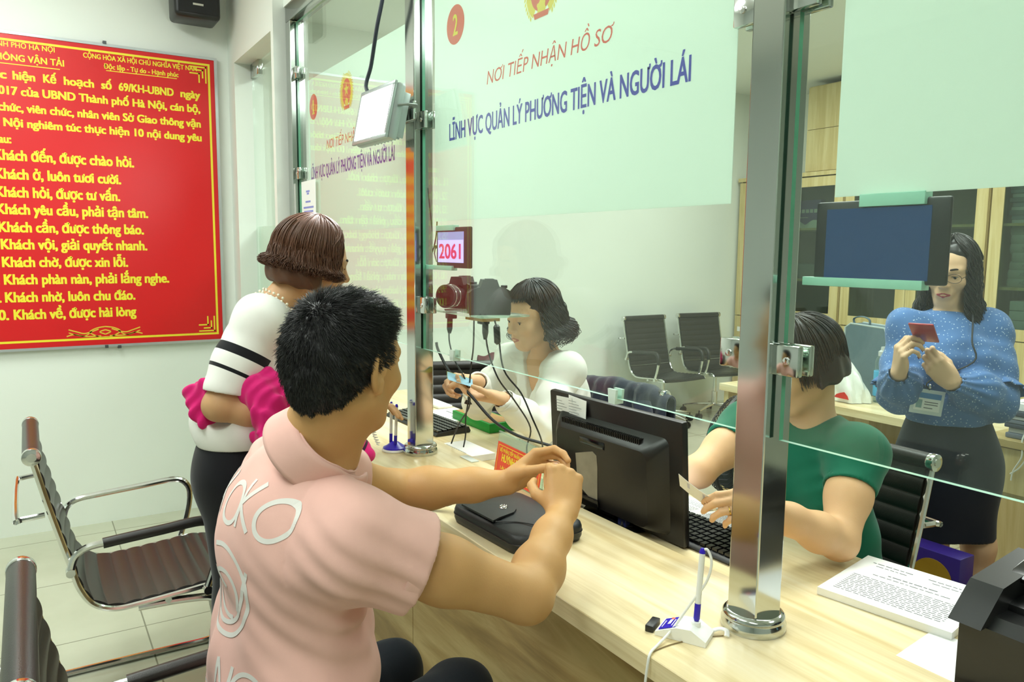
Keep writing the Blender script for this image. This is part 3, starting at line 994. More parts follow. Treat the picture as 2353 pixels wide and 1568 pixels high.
def chair(label, loc, rotz, pads=(True, True), base='sled', group='ribbed black office chairs'):
    c = thing('office_chair', label, 'chair', loc, group, rotz)
    c['_o'] = (0, 0, 0)
    W = 0.222
    P = [Vector((0, y, z)) for y, z in spline([(y, z, 0) for y, z in PROF], 6) and [(q.x, q.y) for q in spline([(y, z, 0) for y, z in PROF], 6)]]
    L = [0.0]
    for i in range(1, len(P)):
        L.append(L[-1] + (P[i] - P[i - 1]).length)
    tot = L[-1]
    ib = min(range(len(P)), key=lambda i: abs(P[i].y + 0.172) + abs(P[i].z - 0.49))

    def sling(s0, s1, name):
        def fn(s, t):
            d = s0 + (s1 - s0) * s
            y = np.interp(d, L, [p.y for p in P])
            z = np.interp(d, L, [p.z for p in P])
            e = 0.004
            y2, z2 = np.interp(min(d + e, tot), L, [p.y for p in P]), np.interp(min(d + e, tot), L, [p.z for p in P])
            y1, z1 = np.interp(max(d - e, 0), L, [p.y for p in P]), np.interp(max(d - e, 0), L, [p.z for p in P])
            n = Vector((0, -(z2 - z1), (y2 - y1)))
            n.normalize()
            rib = 0.0065 * abs(math.sin(PI * d / 0.047)) ** 0.55
            x = (t * 2 - 1) * W
            sag = -0.012 * (1 - (t * 2 - 1) ** 2)
            p = Vector((x, y, z)) + n * (rib + sag)
            return p
        nu = int((s1 - s0) / 0.0047)
        MB().sheet(fn, nu, 8, th=0.012).build(name, LEATH, c, sharp=60)
    sling(0.02, L[ib], 'backrest')
    sling(L[ib] + 0.002, tot, 'seat')
    for s in (-1, 1):
        x = s * 0.232
        MB().tube([(x, p.y, p.z) for p in P], 0.0085, seg=8, flat=1.0).build('side_rail', CHROME2, c)
        e = MB().cyl((s * 0.222, -0.268, 0.888), (s * 0.243, -0.268, 0.888), 0.024, seg=28, bevel=0.003)
        e.cyl((s * 0.243, -0.268, 0.888), (s * 0.2455, -0.268, 0.888), 0.012, seg=20)
        e.build('end_cap', CHROME2, c)
        xa = s * 0.250
        arm = spline([(xa, -0.192, 0.552), (xa, -0.180, 0.590), (xa, -0.150, 0.612), (xa, -0.09, 0.619), (xa, 0.05, 0.629), (xa, 0.155, 0.636), (xa, 0.193, 0.618), (xa, 0.207, 0.575), (xa, 0.195, 0.50), (xa, 0.17, 0.425)], 5)
        a = MB().tube(arm, 0.0105, seg=10)
        a.cyl((s * 0.228, -0.192, 0.548), (s * 0.262, -0.192, 0.548), 0.012).cyl((s * 0.228, 0.17, 0.415), (s * 0.262, 0.17, 0.415), 0.013)
        ao = a.build('armrest', CHROME2, c)
        if pads[0 if s < 0 else 1]:
            MB().tube(arm[14:38], 0.0155, seg=12).build('arm_pad', LEATH, ao)
    MB().cyl((-0.224, -0.268, 0.888), (0.224, -0.268, 0.888), 0.0225, seg=24).build('top_roll', LEATH, c)
    MB().tube([(-0.232, -0.245, 0.72), (-0.228, -0.30, 0.715), (-0.20, -0.315, 0.713), (0.20, -0.315, 0.713), (0.228, -0.30, 0.715), (0.232, -0.245, 0.72)], 0.008, seg=8, smooth=3).build('back_brace', CHROME2, c)
    MB().tube([(-0.232, 0.06, 0.40), (-0.12, 0.06, 0.385), (0.12, 0.06, 0.385), (0.232, 0.06, 0.40)], 0.010, seg=8).box((-0.13, -0.02, 0.374), (0.13, 0.16, 0.392), r=0.004).build('seat_bracket', CHROME2, c)
    if base == 'sled':
        for s in (-1, 1):
            x = s * 0.225
            MB().tube([(x * 0.9, -0.02, 0.385), (x * 0.95, 0.12, 0.383), (x, 0.20, 0.365), (x * 1.02, 0.245, 0.27), (x * 1.05, 0.275, 0.10), (x * 1.05, 0.28, 0.035), (x * 1.05, 0.245, 0.012), (x * 1.05, 0.1, 0.012), (x * 1.05, -0.22, 0.012)], 0.0115, seg=10, smooth=5).build('sled_leg', CHROME2, c)
        MB().tube([(-0.2362, -0.22, 0.012), (0.2362, -0.22, 0.012)], 0.0115, seg=10).build('floor_bar', CHROME2, c)
    else:
        MB().cyl((0, 0, 0.09), (0, 0, 0.22), 0.026).cyl((0, 0, 0.21), (0, 0, 0.375), 0.014).build('gas_lift', CHROME2, c)
        for k in range(5):
            a = 2 * PI * k / 5 + 0.4
            ca, sa = math.cos(a), math.sin(a)
            l = MB().tube([(0.02 * ca, 0.02 * sa, 0.105), (0.15 * ca, 0.15 * sa, 0.095), (0.27 * ca, 0.27 * sa, 0.075)], [0.02, 0.016, 0.011], seg=8, flat=0.7).build('base_spoke', CHROME2, c)
            w = MB()
            for d in (-0.013, 0.013):
                w.cyl((0.275 * ca - sa * (d - 0.009), 0.275 * sa + ca * (d - 0.009), 0.028), (0.275 * ca - sa * (d + 0.009), 0.275 * sa + ca * (d + 0.009), 0.028), 0.027, seg=16)
            w.cyl((0.275 * ca, 0.275 * sa, 0.03), (0.275 * ca, 0.275 * sa, 0.075), 0.006)
            w.build('caster', BLACKP, l)
    return c


chair('black ribbed chair with chrome sled base facing the counter beside the white wall', (-2.675, 0.253, 0), 0.0, pads=(False, True))
chair('black ribbed chair the man in the pink shirt sits on', (-1.345, 0.232, 0), 0.0, pads=(True, True))
chair('black ribbed chair of the woman in the green top', (-1.335, 1.74, 0.03), PI - 0.05, base='swivel', pads=(True, True))
chair('black ribbed chair draped with a navy jacket behind the woman in white', (-2.47, 1.86, 0), PI + 0.08, base='swivel')
chair('black ribbed chair holding a dark red cloth, at the end of the counter', (-3.125, 1.775, 0.0), -math.radians(109), base='swivel')
chair('black ribbed swivel chair against the white wall, nearer the counter', (-4.86, 4.585, 0), -PI / 2, base='swivel', pads=(True, True))
chair('black ribbed swivel chair against the white wall, nearer the tall cabinets', (-4.86, 5.215, 0), -PI / 2 - 0.12, base='swivel', pads=(False, True))

# navy jacket over the chair back
NAVY = M('navy_cloth', '#1d2338', rough=0.85, noise=0.2, nscale=25, bump=0.3, bscale=300, sheen=0.3)


def jacket_fn(s, t):
    u = (s - 0.5) * 2
    # t: down the back side, over the roll, down the front side
    x = u * (0.27 - 0.02 * math.cos(3 * t))
    arc = (t - 0.45) * 0.78
    r = 0.034
    if abs(arc) < r * PI / 2:
        a = arc / r
        y, z = r * math.sin(a), 0.888 + r * math.cos(a)
    else:
        sg = 1 if arc > 0 else -1
        d = abs(arc) - r * PI / 2
        y, z = sg * (r + 0.012 * d / 0.3) + 0.08 * d * (1 if sg > 0 else 0.5), 0.888 - d
    fold = 0.010 * math.sin(14 * u + 3 * t) * min(1, abs(arc) * 6) + 0.006 * math.sin(27 * u - 9 * t)
    z -= 0.03 * abs(u) ** 3
    return Vector((x, -0.268 + y + fold, z + 0.004 * math.sin(9 * u)))


jk = thing('jacket', 'navy jacket hung over the back of the chair behind the monitor', 'jacket', (-2.47, 1.86, 0.0), None, PI + 0.08)
jk['_o'] = (0, 0, 0)
MB().sheet(jacket_fn, 36, 48, th=0.008).build('body', NAVY, jk)
MB().tube([(0.17, -0.33, 0.86), (0.2, -0.345, 0.78), (0.215, -0.35, 0.68), (0.2, -0.355, 0.58)], [0.05, 0.052, 0.047, 0.04], seg=14, smooth=4, flat=0.6).build('sleeve', NAVY, jk)
MB().tube([(-0.17, -0.20, 0.86), (-0.2, -0.185, 0.78), (-0.205, -0.165, 0.68), (-0.19, -0.16, 0.6)], [0.05, 0.052, 0.047, 0.04], seg=14, smooth=4, flat=0.6).build('sleeve', NAVY, jk)

rc = thing('dark_red_cloth', 'dark red cloth hung over the chair at the end of the counter', 'cloth', (-3.43, 2.0, 0.77))
MB().sheet(lambda s, t: Vector((-3.452 + 0.050 * s, 2.075 - 0.145 * s, 0)) + Vector((0.94, -0.33, 0)) * (0.036 * math.cos(PI * t) + 0.006 * math.sin(9 * s + 4 * t)) + Vector((0, 0, 0.925 - 0.15 * abs(t - 0.5) * 2 + 0.006 * math.sin(7 * s))), 14, 24, th=0.006).build('fabric', M('maroon_cloth', '#5f1527', rough=0.7, noise=0.2, sheen=0.3, bump=0.2, bscale=200), rc)

# ------------------------------------------------------------------ desk and low cabinet in the middle of the office
md = thing('office_desk', 'pale wood desk behind the counter holding a bottle and bags', 'desk', (-2.25, 3.55, 0))
MB().box((-2.95, 3.20, 0.712), (-1.56, 3.86, 0.75), r=0.0015, seg=1).build('desktop', ASH, md)
MB().box((-2.93, 3.22, 0), (-2.90, 3.84, 0.711)).build('side_panel', ASHV, md)
MB().box((-1.60, 3.22, 0), (-1.57, 3.84, 0.711)).build('side_panel', ASHV, md)
MB().box((-2.90, 3.70, 0.25), (-1.60, 3.72, 0.711)).build('modesty_panel', ASHV, md)
MB().box((-2.10, 3.23, 0.02), (-2.07, 3.84, 0.711)).build('divider', ASHV, md)
lc = thing('low_cabinet', 'low wooden drawer cabinet standing behind the woman in blue', 'cabinet', (-1.0, 3.4, 0))
MB().box((-1.555, 3.17, 0.725), (-0.45, 3.68, 0.755), r=0.0015, seg=1).build('cabinet_top', wood_mat('ash_desk_shade', [(0.25, '#a48c56'), (0.45, '#b59d66'), (0.62, '#c6b07a'), (0.8, '#ab945e')], scale=(1.2, 16, 16), rough=0.4, seed=8), lc)
MB().box((-1.545, 3.20, 0.03), (-0.46, 3.67, 0.7245)).build('carcass', ASHV, lc)
for xa, xb in ((-1.54, -1.005), (-0.995, -0.465)):
    MB().box((xa, 3.182, 0.545), (xb, 3.199, 0.72), r=0.001, seg=1).build('drawer', ASHV, lc)
    MB().box((xa, 3.182, 0.04), (xb, 3.199, 0.525), r=0.001, seg=1).build('door', ASHV, lc)

# ------------------------------------------------------------------ tall filing cabinets with glass doors
CABG = glass_mat('cabinet_pane', '#c9d4cc', 1.5)
CABIN = M('cabinet_inside', '#8f8c74', rough=0.6, noise=0.08)


def tall_cabinet(label, x0, x1, shelves):
    c = thing('filing_cabinet', label, 'cabinet', ((x0 + x1) / 2, 6.1, 0), 'tall filing cabinets along the back wall')
    yf, yb = 5.90, 6.38
    MB().box((x0, yf + 0.02, 0.0), (x0 + 0.02, yb, 2.14)).build('side_panel', ASHV, c)
    MB().box((x1 - 0.02, yf + 0.02, 0.0), (x1, yb, 2.14)).build('side_panel', ASHV, c)
    MB().box((x0 - 0.01, yf - 0.015, 2.14), (x1 + 0.01, yb, 2.175)).build('cornice', ASHV, c)
    MB().box((x0 + 0.02, yb - 0.012, 0.06), (x1 - 0.02, yb, 2.14)).build('back_panel', CABIN, c)
    MB().box((x0 + 0.02, yf + 0.03, 0.0), (x1 - 0.02, yf + 0.045, 0.075)).build('plinth', ASHV, c)
    for z in shelves:
        MB().box((x0 + 0.021, yf + 0.04, z - 0.02), (x1 - 0.021, yb - 0.013, z)).build('shelf', ASHV, c)
    xm = (x0 + x1) / 2
    for xa, xb, hx in ((x0 + 0.003, xm - 0.002, xm - 0.03), (xm + 0.002, x1 - 0.003, xm + 0.03)):
        d = MB()
        w = 0.082
        d.box((xa, yf, 0.86), (xa + w, yf + 0.019, 2.13)).box((xb - w, yf, 0.86), (xb, yf + 0.019, 2.13))
        d.box((xa + w, yf, 2.13 - w), (xb - w, yf + 0.019, 2.13)).box((xa + w, yf, 0.86), (xb - w, yf + 0.019, 0.86 + w))
        do = d.build('glazed_door', ASHV, c)
        MB().box((xa + w - 0.004, yf + 0.007, 0.86 + w - 0.004), (xb - w + 0.004, yf + 0.011, 2.13 - w + 0.004)).build('glass', CABG, do)
        MB().cyl((hx, yf - 0.016, 1.2), (hx, yf - 0.016, 1.3), 0.005).build('handle', CHROME2, do)
        lo = MB().box((xa, yf, 0.08), (xb, yf + 0.019, 0.852)).build('lower_door', ASHV, c)
        MB().cyl((hx, yf - 0.016, 0.6), (hx, yf - 0.016, 0.7), 0.005).build('handle', CHROME2, lo)
    return c


SH = (0.86, 1.235, 1.69)
tall_cabinet('tall glazed wooden cabinet in the corner beside the two wall chairs', -5.275, -4.145, SH)
tall_cabinet('tall glazed wooden cabinet in the middle, behind the dark tablet', -4.125, -2.965, SH)
tall_cabinet('tall glazed wooden cabinet full of files behind the woman in blue', -2.945, -1.785, SH)
uc = thing('overhead_cabinet', 'pale cupboard standing on top of the tall corner cabinet', 'cupboard', (-4.3, 6.2, 2.18))
MB().box((-4.60, 5.99, 2.18), (-3.4, 6.38, 2.93)).build('body', ASHV, uc)
for xa, xb in ((-4.6, -4.225), (-4.22, -3.81), (-3.805, -3.4)):
    for za, zb in ((2.19, 2.55), (2.555, 2.92)):
        MB().box((xa + 0.003, 5.972, za), (xb - 0.003, 5.989, zb)).build('door', ASHV, uc)
tag(MB().box((-5.235, 5.8975, 0.70), (-5.185, 5.899, 0.745)).build('label_sticker', PAPER), 'small white sticker on the corner cabinet door', 'sticker')

# contents of the cabinets
rnd = random.Random(4)
ROLL = M('rolled_paper', '#b4bab4', rough=0.8, noise=0.12, nscale=15)
FILEC = [M('file_white', '#c9d0d2', rough=0.75, noise=0.08), M('file_blue', '#8fa0ac', rough=0.75, noise=0.08), M('file_grey', '#7c878c', rough=0.75, noise=0.08)]
z = 1.238
for k in range(7):
    o = thing('file_bundle', 'grey rolled paper bundle with marker writing, in the stack of seven in the cabinet', 'paper bundle', (-2.60, 6.05, z), 'rolled paper bundles in the right cabinet')
    r = 0.028 + 0.004 * rnd.random()
    dx = 0.03 * rnd.random()
    m = MB().tube([(-2.85 + dx, 6.02, z + r), (-2.84 + dx, 6.02, z + r), (-2.6, 6.025, z + r * 1.03), (-2.39 + dx, 6.02, z + r)], [r * 0.75, r, r * 1.04, r], seg=16, flat=1.5)
    m.build('roll', ROLL, o)
    t = MB()
    text(t, 'XD', (-2.76 + dx, 6.02 - r * 1.56, z + r * 0.7), (-2.715 + dx, 6.02 - r * 1.56, z + r * 0.7), 0.022)
    text(t, '0', (-2.64 + dx, 6.02 - r * 1.58, z + r * 0.7), (-2.625 + dx, 6.02 - r * 1.58, z + r * 0.7), 0.022)
    t.build('marker_writing', INK, o, smooth=False)
    z += 2 * r + 0.0015
z = 1.692
for k in range(11):
    th = 0.020 + 0.014 * rnd.random()
    if z + th > 2.05:
        break
    d = 0.02 * rnd.random()
    tag(MB().box((-2.86 + d, 5.97 + d, z), (-2.42 + d, 6.27, z + th), r=0.004).build('file_folder', FILEC[k % 3]), 'pale paper file in the tied stack on the upper cabinet shelf', 'file', 'files in the tied stack on the upper cabinet shelf')
    z += th + 0.001
strg = MB()
for s in (-1, 1):
    strg.tube([(-2.63, 5.955, 2.0), (-2.63 + s * 0.025, 5.95, 1.97), (-2.63 + s * 0.03, 5.952, 1.93), (-2.63, 5.95, 1.91)], 0.0035, seg=6, smooth=5)
    strg.tube([(-2.63, 5.95, 1.91), (-2.63 + s * 0.03, 5.95, 1.85), (-2.63 + s * 0.02, 5.955, 1.75), (-2.63 + s * 0.04, 5.95, 1.66), (-2.63 + s * 0.02, 5.95, 1.59)], 0.0035, seg=6, smooth=5)
tag(strg.build('string_bow', M('white_string', '#e6e8e2', rough=0.8, noise=0.05)), 'white string bow on the stack of files in the upper cabinet', 'string')
for k in range(4):
    z = 0.862 + 0.07 * k
    o = thing('box_file', 'grey box file with a striped spine on the low cabinet shelf', 'box file', (-2.5, 6.1, z), 'box files on the low cabinet shelf')
    MB().box((-2.80, 5.97, z), (-2.33, 6.28, z + 0.066), r=0.004).build('box', FILEC[0], o)
    for j in range(6):
        MB().prism([(0, 0), (0.012, 0), (0.03, 0.035), (0.018, 0.035)], (-2.66 + 0.022 * j, 5.9695, z + 0.016), (1, 0, 0), (0, 0, 1), (0, 0.0008, 0)).build('stripe', M('stripe_dark', '#3a4247', rough=0.7, noise=0.1), o)
pb = thing('purple_packet', 'purple packet in a white plastic bag in the corner cabinet', 'packet', (-4.60, 6.1, 1.692))
MB().box((-4.73, 6.05, 1.70), (-4.47, 6.12, 1.945), r=0.008).build('packet', M('purple_card', '#5a3f9a', rough=0.5, noise=0.08), pb)
for k in range(5):
    MB().box((-4.71 + 0.043 * k, 6.0485, 1.83), (-4.678 + 0.043 * k, 6.0495, 1.862)).build('white_square', PAPER, pb)
MB().box((-4.69, 6.0485, 1.785), (-4.60, 6.0495, 1.79)).build('white_line', PAPER, pb)
MB().sheet(lambda s, t: Vector((-4.75 + 0.31 * s, 6.0 + 0.02 * math.sin(6 * s), 1.692 + 0.05 * t + 0.02 * t * math.sin(9 * s) + 0.22 * t * max(0, 1 - s * 6) + 0.0)), 30, 8, th=0.003).build('plastic_bag', M('white_bag', '#e6ebe6', rough=0.4, noise=0.04), pb)
tag(MB().lathe([(0, 0), (0.04, 0), (0.042, 0.01), (0.042, 0.17), (0.03, 0.2), (0.016, 0.21), (0.016, 0.235), (0, 0.24)], (-4.335, 6.1, 0.862), seg=24).build('dark_bottle', M('dark_bottle_plastic', '#2a3346', rough=0.25, noise=0.1)), 'dark bottle on the low shelf of the corner cabinet', 'bottle')
tag(MB().box((-4.85, 5.99, 1.238), (-4.45, 6.2, 1.37), r=0.02).build('cloth_bundle', M('grey_green_cloth', '#6d7b74', rough=0.8, noise=0.15, bump=0.3, bscale=60)), 'grey bundle on the middle shelf of the corner cabinet', 'bundle')
for k in range(3):
    tag(MB().box((-3.86 + 0.02 * k, 6.02, 1.238 + 0.052 * k), (-3.66 + 0.015 * k, 6.3, 1.288 + 0.052 * k), r=0.004).build('document_box', FILEC[(k + 1) % 3]), 'flat grey document box on the middle shelf of the middle cabinet', 'document box', 'flat document boxes in the middle cabinet')

# things on the middle desk
GREYB = M('slate_blue_fabric', '#5c7078', rough=0.8, noise=0.12, nscale=30, bump=0.25, bscale=300)
PIPE = M('pale_piping', '#aebcbd', rough=0.6, noise=0.05)
gb = thing('lunch_bag', 'slate blue upright fabric bag with pale piping on the office desk', 'bag', (-2.33, 3.62, 0.752))
gbp = lambda: [(0.0, 0.0), (0.235, 0.0), (0.235, 0.30), (0.215, 0.345), (0.03, 0.355), (0.0, 0.335)]
MB().prism(gbp(), (-2.46, 3.58, 0.752), (1, 0, 0), (0, 0, 1), (0, 0.11, 0)).build('body', GREYB, gb, sharp=30)
for y in (3.582, 3.69):
    MB().tube([(-2.46, y, 0.76), (-2.46, y, 1.085), (-2.43, y, 1.107), (-2.245, y, 1.097), (-2.225, y, 1.05), (-2.225, y, 0.76)], 0.005, seg=6).build('piping', PIPE, gb)
MB().tube([(-2.44, 3.63, 1.10), (-2.445, 3.63, 1.13), (-2.40, 3.63, 1.142), (-2.36, 3.63, 1.13), (-2.355, 3.63, 1.10)], 0.009, seg=8, smooth=4, flat=0.4).build('carry_handle', GREYB, gb)
MB().box((-2.215, 3.60, 0.752), (-2.16, 3.68, 1.09), r=0.02).build('side_pocket', GREYB, gb)
wb = thing('water_bottle', 'clear water bottle with a blue sleeve on the office desk', 'bottle', (-2.17, 3.47, 0.752))
MB().lathe([(0, 0.0), (0.034, 0.0), (0.036, 0.006), (0.036, 0.19), (0.030, 0.215), (0.02, 0.225), (0.02, 0.235), (0, 0.235)], (-2.17, 3.47, 0.752), seg=28).build('bottle', glass_mat('bottle_plastic', '#d8e6e6', 1.4, haze=0.06), wb)
MB().lathe([(0.0362, 0.03), (0.0385, 0.032), (0.0385, 0.15), (0.0362, 0.152)], (-2.17, 3.47, 0.752), seg=28).build('sleeve', M('cyan_sleeve', '#4fa9d4', rough=0.5, noise=0.05), wb)
MB().lathe([(0.022, 0.222), (0.0235, 0.224), (0.0235, 0.245), (0.014, 0.252), (0.012, 0.268), (0, 0.27)], (-2.17, 3.47, 0.752), seg=24).build('cap', M('bottle_cap', '#cfd4d4', rough=0.3, metal=0.4, noise=0.05), wb)
pbg = thing('plastic_bag', 'crumpled white plastic bag with red print on the office desk', 'plastic bag', (-2.28, 3.36, 0.752))


def bag_fn(s, t):
    a = 2 * PI * s
    r = (1 - 0.55 * t ** 2.2) * (1 + 0.10 * math.sin(5 * a + 4 * t) + 0.06 * math.sin(11 * a - 7 * t))
    lean = -0.06 * t
    return Vector((-2.28 + 0.105 * r * math.cos(a) + lean, 3.37 + 0.075 * r * math.sin(a), 0.7525 + 0.22 * t ** 0.85 * (1 + 0.18 * math.cos(a - PI))))


MB().sheet(bag_fn, 48, 18, th=0.0012).build('film', M('thin_white_plastic', '#e9ece4', rough=0.35, noise=0.04, bump=0.3, bscale=40), pbg)
red = MB()
pts = [(0, 0.0), (0.075, -0.004), (0.068, 0.012), (0.05, 0.03), (0.03, 0.024), (0.012, 0.016)]
red.prism([(p[0] - 0.02, p[1]) for p in pts], (-2.27, 3.279, 0.775), (1, 0.1, 0), (0, 0.06, 1), (0, -0.0015, 0))
red.build('red_print', M('bag_red', '#c8281e', rough=0.5, noise=0.05), pbg)

# files on the low cabinet
FB = [M('ledger_grey', '#6c7482', rough=0.75, noise=0.1), M('ledger_pale', '#bfc4c8', rough=0.75, noise=0.1), M('ledger_dark', '#454b58', rough=0.75, noise=0.1)]
z = 0.7565
for k in range(6):
    th = 0.012 + 0.008 * rnd.random()
    d = 0.03 * rnd.random()
    tag(MB().box((-1.50 + d, 3.20 + d * 0.6, z), (-1.08 + d, 3.52, z + th), r=0.003).build('ledger', FB[k % 3]), 'thin grey file in the stack on the low wooden cabinet', 'file', 'files stacked on the low wooden cabinet')
    z += th + 0.001
o = thing('paper_pile', 'loose pile of printed white sheets on top of the low cabinet files', 'paper pile', (-1.28, 3.36, z))
MB().box((-1.485, 3.215, z), (-1.10, 3.50, z + 0.03), r=0.002, seg=1).box((-1.40, 3.27, z + 0.03), (-1.14, 3.47, z + 0.045), r=0.002, seg=1, rot=(0, 0, 0.25)).build('sheets', PAPER, o)
t = MB()
for k in range(9):
    t.box((-1.45, 3.23 + 0.006 * k, z + 0.0301), (-1.41 + 0.02 * (k % 3), 3.2315 + 0.006 * k, z + 0.0304))
t.build('printed_lines', INK, o, smooth=False)
s_ = MB()
s_.tube([(-1.40, 3.20, 0.83), (-1.40, 3.192, 0.80), (-1.405, 3.176, 0.76), (-1.40, 3.172, 0.70), (-1.425, 3.172, 0.64), (-1.43, 3.172, 0.60)], 0.0028, seg=6, smooth=5)
s_.tube([(-1.40, 3.20, 0.83), (-1.385, 3.19, 0.79), (-1.395, 3.174, 0.75), (-1.385, 3.172, 0.70), (-1.405, 3.172, 0.655), (-1.435, 3.172, 0.625)], 0.0028, seg=6, smooth=5)
tag(s_.build('tie_string', M('white_string')), 'white string hanging from the files down the low cabinet drawers', 'string')
# ------------------------------------------------------------------ things on the counter
PENBLUE = M('pen_blue', '#2c17b8', rough=0.3, noise=0.05)
PENW = M('pen_white', '#eeeee8', rough=0.35, noise=0.02)


def pen(name, par, p0, p1, cap_col):
    p0, p1 = Vector(p0), Vector(p1)
    d = p1 - p0
    o = MB().tube([p0 + d * 0.24, p0 + d * 0.93], 0.0052, seg=14).build(name, PENW, par)
    MB().tube([p0, p0 + d * 0.03, p0 + d * 0.24], [0.004, 0.0056, 0.0056], seg=14).build('grip', PENBLUE, o)
    MB().tube([p0 + d * 0.93, p0 + d * 0.96, p1], [0.0056, 0.0052, 0.003], seg=14).build('end_plug', PENBLUE, o)
    return o


ph = thing('pen_holder', 'white desk pen stand with a blue label and black clip, nearest the camera', 'pen holder', (-0.955, 0.965, LEDGE))
m = MB()
Rz = Matrix.Translation((-0.934, 0.948, LEDGE)) @ Matrix.Scale(0.95, 4) @ Matrix.Rotation(math.radians(28), 4, 'Z')
m.prism([(-0.045, 0.0005), (0.05, 0.0005), (0.05, 0.010), (0.022, 0.026), (-0.005, 0.024), (-0.045, 0.008)], (0, -0.028, 0), (1, 0, 0), (0, 0, 1), (0, 0.056, 0))
m.v = [tuple(Rz @ Vector(p)) for p in m.v]
bb = m.build('base', M('stand_white', '#f2f3ee', rough=0.4, noise=0.02), ph, sharp=50)
m = MB()
n = Vector((-0.016, 0, 0.04)).normalized()
m.quad((-0.040, -0.024, 0.0106), (-0.008, -0.024, 0.0234), (-0.008, 0.024, 0.0234), (-0.040, 0.024, 0.0106))
m.v = [tuple(Rz @ (Vector(p) + Vector((-0.0003, 0, 0.0006)))) for p in m.v]
m.build('blue_label', PENBLUE, bb, smooth=False)
m = MB()
for a, b, y0, y1 in ((0.012, 0.018, -0.006, 0.014), (0.004, 0.006, -0.016, 0.012), (0.022, 0.024, -0.016, 0.012)):
    f = lambda q: (-0.040 + q, 0.0106 + q * 0.4)
    m.quad((f(a)[0], y0, f(a)[1]), (f(b)[0], y0, f(b)[1]), (f(b)[0], y1, f(b)[1]), (f(a)[0], y1, f(a)[1]))
m.v = [tuple(Rz @ (Vector(p) + Vector((-0.0006, 0, 0.0012)))) for p in m.v]
m.build('label_print', PAPER, bb, smooth=False)
m = MB().ell((-0.024, 0.018, 0.0182), (0.004, 0.004, 0.0012), 12)
m.v = [tuple(Rz @ Vector(p)) for p in m.v]
m.build('red_dot', REDINK, bb)
m = MB().box((-0.066, -0.024, 0.0), (-0.05, 0.018, 0.013), r=0.002)
m.v = [tuple(Rz @ Vector(p)) for p in m.v]
m.build('clip', BLACKP, ph)
m = MB().cyl((0.022, 0.004, 0.02), (0.022, 0.004, 0.031), 0.009, seg=20, bevel=0.001)
m.v = [tuple(Rz @ Vector(p)) for p in m.v]
m.build('socket', M('stand_white'), bb)
pen('pen', ph, (-0.917, 0.962, LEDGE + 0.03), (-0.921, 0.975, LEDGE + 0.158), None)
MB().tube([(-0.921, 0.975, LEDGE + 0.154), (-0.914, 0.980, LEDGE + 0.156), (-0.906, 0.982, LEDGE + 0.135), (-0.910, 0.975, LEDGE + 0.10), (-0.925, 0.955, LEDGE + 0.06), (-0.935, 0.92, LEDGE + 0.015), (-0.925, 0.88, LEDGE + 0.004), (-0.912, 0.852, LEDGE + 0.004), (-0.908, 0.843, LEDGE - 0.01), (-0.912, 0.841, LEDGE - 0.06), (-0.92, 0.842, LEDGE - 0.16), (-0.93, 0.845, LEDGE - 0.3)], 0.0024, seg=8, smooth=6).build('pen_cord', PENW, ph)
MB().tube([(-0.912, 0.985, LEDGE + 0.003), (-0.905, 1.005, LEDGE + 0.009), (-0.893, 1.012, LEDGE + 0.009), (-0.885, 1.005, LEDGE + 0.003)], 0.005, seg=8, smooth=4, flat=0.5).build('cord_clip', PENW, ph)
MB().tube([(-0.893, 1.005, LEDGE + 0.0015), (-0.91, 0.96, LEDGE + 0.0015), (-0.918, 0.90, LEDGE + 0.0015), (-0.916, 0.86, LEDGE + 0.0015)], 0.001, seg=6, smooth=4).build('thread', M('thread_brown', '#8a7650', rough=0.7, noise=0.1), ph)

pl = thing('pen_holder', 'round blue and white pen stand with two pens beside the far steel post', 'pen holder', (-2.36, 1.02, LEDGE))
MB().lathe([(0, 0.0005), (0.042, 0.0005), (0.043, 0.004), (0.04, 0.009), (0, 0.009)], (-2.36, 1.02, LEDGE), seg=36).build('base', PENW, pl)
MB().lathe([(0.04, 0.009), (0.039, 0.013), (0.03, 0.017), (0.012, 0.03), (0, 0.032)], (-2.36, 1.02, LEDGE), seg=36).build('blue_dome', PENBLUE, pl)
pen('pen', pl, (-2.375, 1.012, LEDGE + 0.022), (-2.372, 1.014, LEDGE + 0.165), None)
pen('pen', pl, (-2.345, 1.015, LEDGE + 0.022), (-2.338, 1.018, LEDGE + 0.162), None)
hx = []
for k in range(200):
    t = k / 199
    a = t * 2 * PI * 16
    c = Vector((-2.372, 1.014, LEDGE + 0.16)).lerp(Vector((-2.415, 0.985, LEDGE + 0.012)), t) + Vector((-0.02 * math.sin(PI * t), -0.03 * math.sin(PI * t), 0))
    hx.append(c + Vector((0.006 * math.cos(a), 0.006 * math.sin(a), 0)))
MB().tube(hx, 0.0022, seg=6).build('coiled_cord', PENW, pl)

# name card in an acrylic stand
nc = thing('name_card', 'red name card with yellow lettering in a clear acrylic stand', 'name card', (-1.85, 1.25, LEDGE))
A0, A1 = Vector((-1.952, 1.166, LEDGE + 0.001)), Vector((-1.690, 1.150, LEDGE + 0.001))
u = (A1 - A0).normalized()
back = Vector((-u.y, u.x, 0))
lean = (Vector((0, 0, 1)) + back * 0.16).normalized()
AC = glass_mat('acrylic_stand', '#eef8f2', 1.49, haze=0.05)
ln = (A1 - A0).length
k = MB().prism([(-0.006, 0), (ln + 0.006, 0), (ln + 0.006, 0.132), (-0.006, 0.132)], A0, u, lean, back * 0.003)
k.prism([(-0.006, 0.129), (ln + 0.006, 0.129), (ln + 0.006, 0.132), (-0.006, 0.132)], A0 - back * 0.003, u, lean, back * 0.003)
k.prism([(-0.006, 0), (ln + 0.006, 0), (ln + 0.006, 0.10), (-0.006, 0.10)], A0, u, back, (0, 0, 0.003))
